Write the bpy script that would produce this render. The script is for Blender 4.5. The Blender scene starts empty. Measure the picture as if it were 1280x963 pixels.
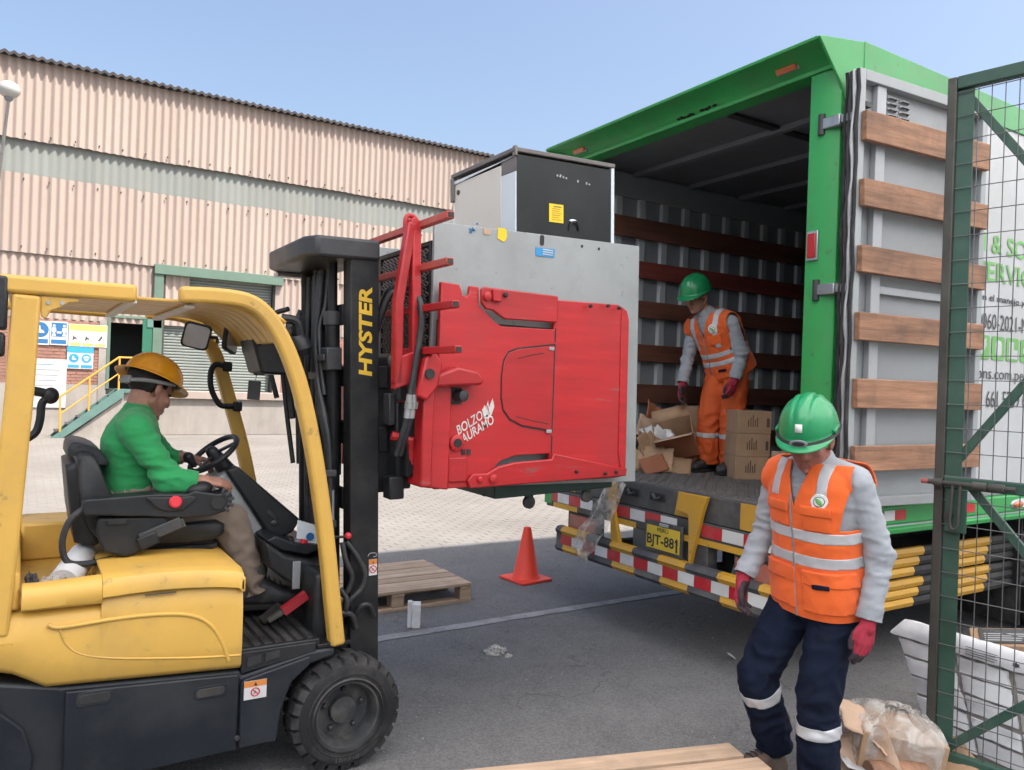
import bpy, bmesh, math, random
from mathutils import Vector, Matrix, noise
from math import radians, sin, cos, pi

SC = bpy.context.scene
COL = SC.collection
random.seed(7)

# ------------------------------------------------------------------ camera
cam_d = bpy.data.cameras.new("camera")
cam_d.sensor_width = 36.0
cam_d.lens = 980.0 / 1280.0 * 36.0
cam_d.clip_start = 0.05
cam_d.clip_end = 3000.0
cam = bpy.data.objects.new("camera", cam_d)
COL.objects.link(cam)
_yaw, _roll = radians(32.0), radians(2.0)
_f = Vector((sin(_yaw), cos(_yaw), 0.0))
_r0 = Vector((cos(_yaw), -sin(_yaw), 0.0))
_u0 = Vector((0, 0, 1))
_r = _r0 * cos(_roll) + _u0 * sin(_roll)
_u = _u0 * cos(_roll) - _r0 * sin(_roll)
cam.matrix_world = Matrix(((_r.x, _u.x, -_f.x, 0.0), (_r.y, _u.y, -_f.y, 0.0), (_r.z, _u.z, -_f.z, 1.62), (0, 0, 0, 1)))
SC.camera = cam
SC.render.resolution_x, SC.render.resolution_y = 1024, 770

# ------------------------------------------------------------------ light
SUN_EL, SUN_AZ = radians(60.0), radians(150.0)      # high, behind the camera's back
world = bpy.data.worlds.new("World")
SC.world = world
world.use_nodes = True
wn = world.node_tree.nodes
wl = world.node_tree.links
sky = wn.new("ShaderNodeTexSky")
sky.sky_type = 'NISHITA'
sky.sun_disc = False
sky.sun_elevation = SUN_EL
sky.sun_rotation = SUN_AZ
sky.air_density = 1.1
sky.dust_density = 5.0
sky.ozone_density = 1.3
bg = wn["Background"]
bg.inputs["Strength"].default_value = 0.10
wl.new(sky.outputs[0], bg.inputs["Color"])
sun_d = bpy.data.lights.new("sun", 'SUN')
sun_d.energy = 3.3
sun_d.angle = radians(0.6)
sun_d.color = (1.0, 0.955, 0.89)
sun = bpy.data.objects.new("sun", sun_d)
COL.objects.link(sun)
# direction from the ground to the sun (sky rotation 0 = +Y, clockwise seen from above)
_sd = Vector((sin(SUN_AZ) * cos(SUN_EL), cos(SUN_AZ) * cos(SUN_EL), sin(SUN_EL)))
sun.rotation_euler = _sd.to_track_quat('Z', 'Y').to_euler()
sun.location = (0, -20, 40)
SC.view_settings.view_transform = 'Standard'
SC.view_settings.look = 'None'
SC.view_settings.exposure = 1.45
SC.view_settings.gamma = 1.0

# ------------------------------------------------------------------ materials
def _lin(c):
    return tuple(c) + (1.0,) if len(c) == 3 else tuple(c)

def mat(name, col, rough=0.55, metal=0.0, var=0.18, vs=3.0, bump=0.15, bs=60.0, dirt=None, spec=0.5, coat=0.0, sheen=0.0, stretch=None, wear=None, wstretch=False, rv=0.10):
    """Principled material: colour mottling, fine bump, optional dirt (colour, amount, scale) and wear (colour, amount, scale)."""
    m = bpy.data.materials.new(name)
    m.use_nodes = True
    nt = m.node_tree; N = nt.nodes; Lk = nt.links
    b = N["Principled BSDF"]
    b.inputs["Roughness"].default_value = rough
    b.inputs["Metallic"].default_value = metal
    b.inputs["Specular IOR Level"].default_value = spec
    if coat: b.inputs["Coat Weight"].default_value = coat; b.inputs["Coat Roughness"].default_value = 0.15
    if sheen: b.inputs["Sheen Weight"].default_value = sheen
    tc = N.new("ShaderNodeTexCoord")
    oi = N.new("ShaderNodeObjectInfo")
    mul = N.new("ShaderNodeVectorMath"); mul.operation = 'SCALE'; mul.inputs[0].default_value = (37.1, 91.7, 53.3)
    Lk.new(oi.outputs["Random"], mul.inputs["Scale"])
    add = N.new("ShaderNodeVectorMath"); add.operation = 'ADD'
    Lk.new(tc.outputs["Object"], add.inputs[0]); Lk.new(mul.outputs[0], add.inputs[1])
    src = add.outputs[0]
    if stretch:
        mp = N.new("ShaderNodeVectorMath"); mp.operation = 'MULTIPLY'; mp.inputs[1].default_value = stretch
        Lk.new(src, mp.inputs[0]); vsrc = mp.outputs[0]
    else:
        vsrc = src
    def nz(scale, detail=5.0, vec=None, rough_=0.6):
        n = N.new("ShaderNodeTexNoise"); n.inputs["Scale"].default_value = scale
        n.inputs["Detail"].default_value = detail; n.inputs["Roughness"].default_value = rough_
        Lk.new(vec or vsrc, n.inputs["Vector"]); return n.outputs["Fac"]
    def rmp(fac, a, c):
        r = N.new("ShaderNodeMapRange"); r.inputs["From Min"].default_value = a; r.inputs["From Max"].default_value = c
        Lk.new(fac, r.inputs["Value"]); return r.outputs[0]
    def mix(fac, A, B, blend='MIX'):
        x = N.new("ShaderNodeMix"); x.data_type = 'RGBA'; x.blend_type = blend
        if isinstance(fac, (int, float)): x.inputs[0].default_value = fac
        else: Lk.new(fac, x.inputs[0])
        for i, q in ((6, A), (7, B)):
            if isinstance(q, tuple): x.inputs[i].default_value = _lin(q)
            else: Lk.new(q, x.inputs[i])
        return x.outputs[2]
    c = tuple(col)
    lo = tuple(max(0, k * (1 - var)) for k in c[:3]); hi = tuple(min(1, k * (1 + var)) for k in c[:3])
    f = rmp(nz(vs), 0.3, 0.7)
    cc = mix(f, lo, hi)
    if dirt:
        dc, da, ds = dirt
        d = rmp(nz(ds, 6.0, src, 0.65), 0.47, 0.75)
        dm = N.new("ShaderNodeMath"); dm.operation = 'MULTIPLY'; dm.inputs[1].default_value = da; Lk.new(d, dm.inputs[0])
        cc = mix(dm.outputs[0], cc, tuple(dc))
    if wear:
        wc, wa, ws = wear
        w = rmp(nz(ws, 8.0, vsrc if wstretch else src, 0.7), 0.62, 0.66)
        wm = N.new("ShaderNodeMath"); wm.operation = 'MULTIPLY'; wm.inputs[1].default_value = wa; Lk.new(w, wm.inputs[0])
        cc = mix(wm.outputs[0], cc, tuple(wc))
    if rv:
        r1 = N.new("ShaderNodeMapRange"); r1.inputs["To Min"].default_value = 1 - rv; r1.inputs["To Max"].default_value = 1 + rv
        rw = N.new("ShaderNodeMath"); rw.operation = 'FRACT'; rk = N.new("ShaderNodeMath"); rk.operation = 'MULTIPLY'; rk.inputs[1].default_value = 17.31
        Lk.new(oi.outputs["Random"], rk.inputs[0]); Lk.new(rk.outputs[0], rw.inputs[0]); Lk.new(rw.outputs[0], r1.inputs["Value"])
        sc_ = N.new("ShaderNodeVectorMath"); sc_.operation = 'SCALE'; Lk.new(cc, sc_.inputs[0]); Lk.new(r1.outputs[0], sc_.inputs["Scale"]); cc = sc_.outputs[0]
    Lk.new(cc, b.inputs["Base Color"])
    rr = N.new("ShaderNodeMapRange"); rr.inputs["To Min"].default_value = max(0.03, rough - 0.12); rr.inputs["To Max"].default_value = min(1, rough + 0.14)
    Lk.new(nz(vs * 2.3), rr.inputs["Value"]); Lk.new(rr.outputs[0], b.inputs["Roughness"])
    if bump:
        bp = N.new("ShaderNodeBump"); bp.inputs["Strength"].default_value = bump; bp.inputs["Distance"].default_value = 0.004
        Lk.new(nz(bs, 4.0), bp.inputs["Height"]); Lk.new(bp.outputs[0], b.inputs["Normal"])
    return m

DUST = (0.30, 0.27, 0.22)
GRIME = (0.045, 0.04, 0.036)
MT = {}
def defm(k, *a, **kw): MT[k] = mat(k, *a, **kw)
defm('yellow_paint', (0.62, 0.37, 0.075), 0.42, var=0.07, vs=2.0, bump=0.06, bs=40, dirt=((0.40, 0.27, 0.10), 0.55, 3.5), wear=((0.16, 0.11, 0.05), 0.4, 14), rv=0.04)
defm('navy_black', (0.011, 0.015, 0.021), 0.45, var=0.15, bump=0.12, bs=90, dirt=((0.07, 0.07, 0.07), 0.35, 2.5), spec=0.35)
defm('black_plastic', (0.012, 0.014, 0.017), 0.45, var=0.2, bump=0.15, bs=150, dirt=((0.06, 0.06, 0.06), 0.4, 5), spec=0.4)
defm('black_metal', (0.010, 0.011, 0.013), 0.45, var=0.2, bump=0.1, bs=60, dirt=((0.05, 0.048, 0.045), 0.45, 6), spec=0.3)
defm('dark_grey_steel', (0.045, 0.047, 0.052), 0.45, 0.2, var=0.25, bump=0.1, dirt=((0.14, 0.13, 0.12), 0.35, 5), spec=0.4)
defm('rubber', (0.022, 0.022, 0.024), 0.85, var=0.25, bump=0.3, bs=80, dirt=((0.10, 0.095, 0.09), 0.6, 6), spec=0.2)
defm('hose_rubber', (0.02, 0.022, 0.026), 0.45, var=0.2, bump=0.05, dirt=((0.10, 0.095, 0.09), 0.4, 12))
defm('rim_grey', (0.035, 0.037, 0.041), 0.55, var=0.25, bump=0.1, dirt=(DUST, 0.35, 8))
defm('chrome', (0.55, 0.56, 0.58), 0.25, 1.0, var=0.1, bump=0.03)
defm('bright_steel', (0.42, 0.43, 0.44), 0.42, 0.8, var=0.15, bump=0.08, dirt=(GRIME, 0.3, 10))
defm('clamp_red', (0.42, 0.016, 0.02), 0.4, var=0.16, vs=2.2, bump=0.07, bs=40, dirt=((0.22, 0.035, 0.035), 0.4, 2.5), wear=((0.23, 0.09, 0.085), 0.75, 2.2), stretch=(1, 1, 9), wstretch=True)
defm('clamp_red_faded', (0.45, 0.07, 0.055), 0.5, var=0.15, bump=0.07, dirt=(DUST, 0.25, 6))
defm('pad_grey', (0.34, 0.365, 0.372), 0.45, 0.1, var=0.08, vs=2.0, bump=0.05, bs=30, dirt=((0.22, 0.23, 0.22), 0.5, 3), wear=((0.10, 0.10, 0.10), 0.4, 14))
defm('truck_green', (0.03, 0.30, 0.075), 0.4, var=0.1, vs=2.0, bump=0.05, dirt=((0.085, 0.21, 0.085), 0.6, 3), wear=((0.06, 0.07, 0.05), 0.5, 13))
defm('white_paint', (0.50, 0.52, 0.535), 0.42, var=0.05, bump=0.04, dirt=((0.36, 0.35, 0.32), 0.3, 2.5))
defm('door_grey', (0.30, 0.325, 0.34), 0.45, var=0.07, vs=1.6, bump=0.05, dirt=((0.22, 0.21, 0.20), 0.45, 2.5))
defm('inner_grey', (0.24, 0.26, 0.28), 0.5, 0.2, var=0.12, bump=0.05, dirt=((0.09, 0.09, 0.09), 0.4, 3))
defm('rib_grey', (0.36, 0.385, 0.41), 0.42, 0.1, var=0.12, bump=0.05, dirt=((0.16, 0.16, 0.16), 0.4, 3))
defm('ceiling_grey', (0.15, 0.155, 0.175), 0.6, var=0.12, bump=0.05)
defm('floor_plate', (0.17, 0.168, 0.165), 0.5, 0.35, var=0.2, vs=6, bump=0.2, bs=90, dirt=((0.11, 0.10, 0.095), 0.5, 4))
defm('dark_wood', (0.13, 0.05, 0.032), 0.6, var=0.35, vs=5, bump=0.3, bs=30, stretch=(0.25, 3, 3), dirt=((0.05, 0.03, 0.025), 0.5, 3))
defm('dark_wood_red', (0.20, 0.045, 0.035), 0.55, var=0.3, vs=5, bump=0.3, bs=30, stretch=(0.25, 3, 3), dirt=((0.06, 0.03, 0.025), 0.4, 3))
defm('door_wood', (0.31, 0.16, 0.092), 0.66, var=0.42, vs=7, bump=0.5, bs=26, stretch=(0.22, 3, 4), dirt=((0.12, 0.07, 0.05), 0.75, 5), rv=0.18)
defm('pallet_wood', (0.38, 0.285, 0.205), 0.75, var=0.28, vs=6, bump=0.4, bs=30, stretch=(0.3, 3.5, 3.5), dirt=((0.20, 0.15, 0.11), 0.5, 6))
defm('pallet_wood_pale', (0.52, 0.37, 0.255), 0.75, var=0.25, vs=6, bump=0.4, bs=30, stretch=(0.3, 3.5, 3.5), dirt=((0.28, 0.2, 0.15), 0.5, 6))
defm('cardboard', (0.40, 0.255, 0.155), 0.8, var=0.12, vs=3, bump=0.2, bs=50, dirt=((0.25, 0.15, 0.09), 0.4, 5))
defm('cardboard_pale', (0.50, 0.345, 0.245), 0.8, var=0.12, vs=3, bump=0.2, bs=50, dirt=((0.33, 0.22, 0.15), 0.4, 5))
defm('cardboard_red', (0.33, 0.125, 0.065), 0.8, var=0.12, vs=3, bump=0.2, bs=50)
defm('tape_brown', (0.40, 0.28, 0.16), 0.3, var=0.08, bump=0.02)
defm('print_brown', (0.09, 0.055, 0.04), 0.7, bump=0, var=0.1)
defm('paper_white', (0.56, 0.56, 0.56), 0.7, var=0.06, bump=0.05)
defm('sign_white', (0.50, 0.50, 0.50), 0.6, var=0.04, bump=0)
defm('foam_white', (0.74, 0.75, 0.76), 0.65, var=0.06, vs=5, bump=0.15, bs=120, dirt=((0.36, 0.35, 0.34), 0.5, 6))
defm('foam_dirt', (0.27, 0.25, 0.235), 0.85, var=0.3, vs=9, bump=0.4, bs=60)
defm('tape_red', (0.45, 0.012, 0.022), 0.35, var=0.1, bump=0.05, dirt=(DUST, 0.2, 8), wear=((0.3, 0.1, 0.08), 0.5, 25))
defm('tape_white', (0.68, 0.68, 0.67), 0.35, var=0.06, bump=0.05, dirt=(DUST, 0.35, 8))
defm('hazard_yellow', (0.56, 0.30, 0.025), 0.45, var=0.1, bump=0.08, dirt=((0.28, 0.2, 0.09), 0.45, 6), wear=(GRIME, 0.6, 22))
defm('hazard_black', (0.055, 0.055, 0.058), 0.5, var=0.2, bump=0.08, dirt=(DUST, 0.25, 6))
defm('chassis_black', (0.018, 0.018, 0.019), 0.7, var=0.3, bump=0.2, dirt=(DUST, 0.12, 5))
defm('lens_red', (0.40, 0.012, 0.015), 0.2, var=0.1, bump=0.1, bs=200, coat=0.6)
defm('lens_dull', (0.36, 0.10, 0.07), 0.35, var=0.2, bump=0.2, bs=120, dirt=(DUST, 0.4, 10))
defm('lens_amber', (0.55, 0.13, 0.025), 0.22, var=0.1, bump=0.1, bs=200, coat=0.6)
defm('plate_yellow', (0.62, 0.45, 0.03), 0.45, var=0.08, bump=0.05, dirt=((0.25, 0.2, 0.08), 0.3, 14))
defm('ink_black', (0.02, 0.02, 0.022), 0.6, var=0.1, bump=0)
defm('ink_yellow', (0.66, 0.42, 0.03), 0.5, var=0.08, bump=0)
defm('ink_white', (0.62, 0.58, 0.56), 0.55, var=0.08, bump=0)
defm('ink_green', (0.16, 0.42, 0.12), 0.55, var=0.08, bump=0)
defm('ink_grey', (0.06, 0.062, 0.066), 0.6, var=0.1, bump=0)
defm('sign_blue', (0.02, 0.13, 0.31), 0.45, var=0.05, bump=0)
defm('sign_cyan', (0.03, 0.27, 0.55), 0.45, var=0.05, bump=0)
defm('sign_yellow', (0.66, 0.46, 0.12), 0.5, var=0.06, bump=0)
defm('sticker_yellow', (0.75, 0.56, 0.02), 0.5, var=0.06, bump=0)
defm('sticker_orange', (0.62, 0.22, 0.05), 0.5, var=0.06, bump=0)
defm('warehouse_sheet', (0.355, 0.285, 0.245), 0.75, var=0.05, vs=0.7, bump=0.1, bs=25, dirt=((0.30, 0.245, 0.21), 0.35, 0.9), stretch=(1.6, 1, 0.35), rv=0.05)
defm('band_sheet', (0.185, 0.198, 0.183), 0.7, var=0.08, vs=0.9, bump=0.06, bs=20, dirt=((0.205, 0.196, 0.172), 0.5, 0.7), stretch=(1.8, 1, 0.3))
defm('roof_edge', (0.05, 0.042, 0.041), 0.8, var=0.3, vs=2, bump=0.3, bs=30)
defm('brick_clay', (0.30, 0.15, 0.112), 0.8, var=0.2, vs=2.5, bump=0.3, bs=40)
defm('mortar', (0.30, 0.255, 0.225), 0.9, var=0.12, bump=0.3)
defm('plaster', (0.285, 0.26, 0.235), 0.85, var=0.14, vs=1.3, bump=0.25, bs=22, dirt=((0.19, 0.168, 0.148), 0.65, 1.6), stretch=(2.2, 1, 0.4))
defm('plaster_pink', (0.305, 0.25, 0.218), 0.85, var=0.1, vs=1.3, bump=0.25, bs=22, dirt=((0.23, 0.195, 0.168), 0.5, 1.6))
defm('shutter_grey', (0.19, 0.215, 0.20), 0.5, 0.15, var=0.1, vs=1.2, bump=0.05, dirt=((0.175, 0.168, 0.153), 0.5, 1.3))
defm('frame_green', (0.105, 0.17, 0.13), 0.55, var=0.1, bump=0.05)
defm('door_green', (0.02, 0.13, 0.075), 0.5, var=0.1, bump=0.05)
defm('stair_green', (0.09, 0.17, 0.15), 0.5, var=0.15, bump=0.05)
defm('rail_orange', (0.62, 0.30, 0.04), 0.5, var=0.08, bump=0.03)
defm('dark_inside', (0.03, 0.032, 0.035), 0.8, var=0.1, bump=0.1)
defm('gate_green', (0.035, 0.095, 0.068), 0.5, var=0.2, vs=4, bump=0.12, bs=50, dirt=((0.10, 0.105, 0.09), 0.4, 4))
defm('gate_rust', (0.055, 0.055, 0.047), 0.65, var=0.3, vs=6, bump=0.25, bs=60)
defm('wire_steel', (0.14, 0.145, 0.145), 0.5, 0.5, var=0.2, bump=0.05)
defm('cone_red', (0.84, 0.06, 0.03), 0.5, var=0.06, vs=3, bump=0.06, dirt=((0.55, 0.10, 0.06), 0.35, 8))
defm('fridge_black', (0.009, 0.013, 0.014), 0.4, var=0.2, vs=2.5, bump=0.03, dirt=((0.028, 0.033, 0.033), 0.5, 3), spec=0.35)
defm('fridge_beige', (0.66, 0.62, 0.56), 0.5, var=0.04, bump=0.03, dirt=((0.52, 0.48, 0.44), 0.4, 3))
defm('fridge_white', (0.66, 0.72, 0.77), 0.45, var=0.04, bump=0.03)
defm('fridge_frame', (0.16, 0.145, 0.14), 0.5, var=0.2, bump=0.1)
defm('fridge_green', (0.02, 0.055, 0.045), 0.5, var=0.2, bump=0.1)
defm('orange_vest', (0.80, 0.125, 0.016), 0.75, var=0.08, vs=7, bump=0.25, bs=220, sheen=0.15)
defm('orange_dirty', (0.66, 0.105, 0.018), 0.78, var=0.15, vs=7, bump=0.25, bs=220, dirt=((0.30, 0.06, 0.02), 0.45, 7))
defm('reflective', (0.50, 0.51, 0.53), 0.4, 0.15, var=0.06, bump=0.1, bs=200)
defm('shirt_grey', (0.34, 0.365, 0.40), 0.85, var=0.08, vs=9, bump=0.3, bs=260, sheen=0.15)
defm('shirt_green', (0.018, 0.28, 0.085), 0.85, var=0.08, vs=7, bump=0.3, bs=260, sheen=0.15)
defm('trousers_navy', (0.007, 0.011, 0.026), 0.9, var=0.2, vs=7, bump=0.3, bs=220, dirt=((0.016, 0.019, 0.032), 0.5, 8), spec=0.15)
defm('trousers_khaki', (0.225, 0.18, 0.145), 0.85, var=0.1, vs=7, bump=0.3, bs=220)
defm('helmet_green', (0.012, 0.24, 0.085), 0.32, var=0.05, bump=0.02, coat=0.25, dirt=((0.04, 0.22, 0.1), 0.3, 9))
defm('helmet_yellow', (0.78, 0.34, 0.015), 0.35, var=0.05, bump=0.02, coat=0.2)
defm('skin_brown', (0.36, 0.185, 0.13), 0.5, var=0.14, vs=18, bump=0.2, bs=240, dirt=((0.27, 0.11, 0.08), 0.5, 22))
defm('skin_red', (0.36, 0.14, 0.10), 0.48, var=0.16, vs=18, bump=0.22, bs=240, dirt=((0.27, 0.085, 0.06), 0.5, 22))
defm('hair_black', (0.008, 0.007, 0.007), 0.6, var=0.2, bump=0.5, bs=140)
defm('eye_dark', (0.02, 0.014, 0.012), 0.2, bump=0)
defm('lip', (0.27, 0.095, 0.075), 0.5, bump=0.05)
defm('glove_red', (0.34, 0.022, 0.045), 0.85, var=0.12, vs=20, bump=0.5, bs=300)
defm('glove_dark', (0.045, 0.028, 0.036), 0.8, var=0.3, vs=14, bump=0.3, bs=200)
defm('boot_black', (0.03, 0.033, 0.037), 0.5, var=0.2, bump=0.2, dirt=(DUST, 0.3, 14))
defm('boot_brown', (0.13, 0.09, 0.07), 0.75, var=0.25, vs=9, bump=0.3, dirt=(DUST, 0.4, 12))
defm('strap_grey', (0.22, 0.23, 0.25), 0.6, bump=0.2)
defm('button_red', (0.60, 0.03, 0.05), 0.35, var=0.05, bump=0)
defm('handle_red', (0.32, 0.015, 0.025), 0.45, var=0.1, bump=0.05)
defm('mirror_glass', (0.62, 0.63, 0.65), 0.22, 0.45, var=0.02, bump=0)
defm('line_paint', (0.33, 0.33, 0.325), 0.8, var=0.15, vs=5, bump=0.3, bs=120, dirt=((0.13, 0.13, 0.13), 0.8, 7), wear=((0.12, 0.12, 0.125), 0.8, 30))
def canopy_mat():
    # sheet of the added canopy, made strongly translucent so daylight fills its shade
    m = bpy.data.materials.new('canopy_diffuser'); m.use_nodes = True
    N = m.node_tree.nodes; L = m.node_tree.links
    d = N.new("ShaderNodeBsdfDiffuse"); d.inputs[0].default_value = (0.7, 0.7, 0.68, 1)
    t = N.new("ShaderNodeBsdfTranslucent"); t.inputs[0].default_value = (0.94, 0.94, 0.93, 1)
    x = N.new("ShaderNodeMixShader"); x.inputs[0].default_value = 0.94
    L.new(d.outputs[0], x.inputs[1]); L.new(t.outputs[0], x.inputs[2]); L.new(x.outputs[0], N["Material Output"].inputs["Surface"])
    return m
MT['canopy_diffuser'] = canopy_mat()
defm('lamp_white', (0.42, 0.42, 0.41), 0.35, var=0.05, bump=0)
defm('logo_white', (0.75, 0.75, 0.74), 0.6, var=0.04, bump=0.1)

def film_mat():
    m = bpy.data.materials.new('plastic_film'); m.use_nodes = True
    N = m.node_tree.nodes; L = m.node_tree.links
    out = N["Material Output"]; b = N["Principled BSDF"]
    b.inputs["Base Color"].default_value = (0.70, 0.68, 0.64, 1); b.inputs["Roughness"].default_value = 0.3
    b.inputs["Specular IOR Level"].default_value = 0.8
    t = N.new("ShaderNodeBsdfTransparent"); t.inputs[0].default_value = (0.95, 0.95, 0.95, 1)
    mx = N.new("ShaderNodeMixShader")
    tc = N.new("ShaderNodeTexCoord"); n = N.new("ShaderNodeTexNoise"); n.inputs["Scale"].default_value = 11; n.inputs["Detail"].default_value = 5
    n.inputs["Distortion"].default_value = 1.2
    L.new(tc.outputs["Object"], n.inputs["Vector"])
    mr = N.new("ShaderNodeMapRange"); mr.inputs[1].default_value = 0.35; mr.inputs[2].default_value = 0.7; mr.inputs[3].default_value = 0.16; mr.inputs[4].default_value = 0.60
    L.new(n.outputs["Fac"], mr.inputs[0]); L.new(mr.outputs[0], mx.inputs[0])
    bp = N.new("ShaderNodeBump"); bp.inputs["Strength"].default_value = 0.3; bp.inputs["Distance"].default_value = 0.008
    L.new(n.outputs["Fac"], bp.inputs["Height"]); L.new(bp.outputs[0], b.inputs["Normal"])
    L.new(t.outputs[0], mx.inputs[1]); L.new(b.outputs[0], mx.inputs[2]); L.new(mx.outputs[0], out.inputs["Surface"])
    return m
MT['plastic_film'] = film_mat()

def asphalt_mat():
    m = bpy.data.materials.new('asphalt'); m.use_nodes = True
    N = m.node_tree.nodes; L = m.node_tree.links; b = N["Principled BSDF"]
    b.inputs["Roughness"].default_value = 0.85; b.inputs["Specular IOR Level"].default_value = 0.3
    tc = N.new("ShaderNodeTexCoord"); V = tc.outputs["Object"]
    def nz(s, d=5, r=0.6, dist=0.0):
        n = N.new("ShaderNodeTexNoise"); n.inputs["Scale"].default_value = s; n.inputs["Detail"].default_value = d; n.inputs["Roughness"].default_value = r
        n.inputs["Distortion"].default_value = dist; L.new(V, n.inputs["Vector"]); return n.outputs["Fac"]
    def rmp(f, a, c, lo=0.0, hi=1.0):
        r = N.new("ShaderNodeMapRange"); r.inputs[1].default_value = a; r.inputs[2].default_value = c; r.inputs[3].default_value = lo; r.inputs[4].default_value = hi
        L.new(f, r.inputs[0]); return r.outputs[0]
    def mix(f, A, B, bl='MIX'):
        x = N.new("ShaderNodeMix"); x.data_type = 'RGBA'; x.blend_type = bl
        if isinstance(f, float): x.inputs[0].default_value = f
        else: L.new(f, x.inputs[0])
        for i, q in ((6, A), (7, B)):
            if isinstance(q, tuple): x.inputs[i].default_value = q + (1,)
            else: L.new(q, x.inputs[i])
        return x.outputs[2]
    c = mix(rmp(nz(0.55, 4), 0.35, 0.68), (0.19, 0.188, 0.187), (0.25, 0.247, 0.244))
    c = mix(rmp(nz(3.2, 6, 0.7), 0.45, 0.75), c, (0.15, 0.149, 0.15))
    c = mix(rmp(nz(95, 2), 0.36, 0.64), c, (0.185, 0.185, 0.185), 'MIX') if False else c
    g = N.new("ShaderNodeTexVoronoi"); g.inputs["Scale"].default_value = 120; L.new(V, g.inputs["Vector"])
    gs = N.new("ShaderNodeSeparateColor"); L.new(g.outputs["Color"], gs.inputs[0])
    c = mix(rmp(gs.outputs[0], 0.0, 1.0, 0.0, 0.55), mix(0.6, c, (0.055, 0.056, 0.06)), mix(0.35, c, (0.27, 0.27, 0.265)))
    # scattered pale grit
    v2 = N.new("ShaderNodeTexVoronoi"); v2.inputs["Scale"].default_value = 26; L.new(V, v2.inputs["Vector"])
    grit = rmp(v2.outputs["Distance"], 0.07, 0.11, 1.0, 0.0)
    gm = N.new("ShaderNodeMath"); gm.operation = 'MULTIPLY'; L.new(grit, gm.inputs[0]); L.new(rmp(nz(1.7, 3), 0.5, 0.62), gm.inputs[1])
    c = mix(gm.outputs[0], c, (0.48, 0.47, 0.46))
    # hair cracks
    vc = N.new("ShaderNodeTexVoronoi"); vc.feature = 'DISTANCE_TO_EDGE'; vc.inputs["Scale"].default_value = 1.5
    wob = N.new("ShaderNodeTexNoise"); wob.inputs["Scale"].default_value = 3.0; wob.inputs["Detail"].default_value = 6; L.new(V, wob.inputs["Vector"])
    wa = N.new("ShaderNodeVectorMath"); wa.operation = 'MULTIPLY_ADD'; wa.inputs[1].default_value = (0.7, 0.7, 0); L.new(wob.outputs["Color"], wa.inputs[0]); L.new(V, wa.inputs[2]); L.new(wa.outputs[0], vc.inputs["Vector"])
    cr = N.new("ShaderNodeMath"); cr.operation = 'MULTIPLY'; L.new(rmp(vc.outputs["Distance"], 0.002, 0.007, 0.38, 0.0), cr.inputs[0]); L.new(rmp(nz(0.6, 3), 0.47, 0.56), cr.inputs[1])
    c = mix(cr.outputs[0], c, (0.03, 0.03, 0.032))
    L.new(c, b.inputs["Base Color"])
    bp = N.new("ShaderNodeBump"); bp.inputs["Strength"].default_value = 0.55; bp.inputs["Distance"].default_value = 0.006
    L.new(g.outputs["Distance"], bp.inputs["Height"]); L.new(bp.outputs[0], b.inputs["Normal"])
    return m
MT['asphalt'] = asphalt_mat()
defm('paver', (0.168, 0.155, 0.141), 0.85, var=0.10, vs=0.8, bump=0.3, bs=60, dirt=((0.215, 0.202, 0.185), 0.8, 0.7))
defm('sand_joint', (0.165, 0.153, 0.14), 0.9, var=0.15, vs=2, bump=0.3, bs=90)
defm('soil', (0.22, 0.20, 0.175), 0.9, var=0.15, vs=0.4, bump=0.2)

# ------------------------------------------------------------------ mesh helpers
ORG = {}
def V3(p): return Vector((float(p[0]), float(p[1]), float(p[2])))

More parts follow.
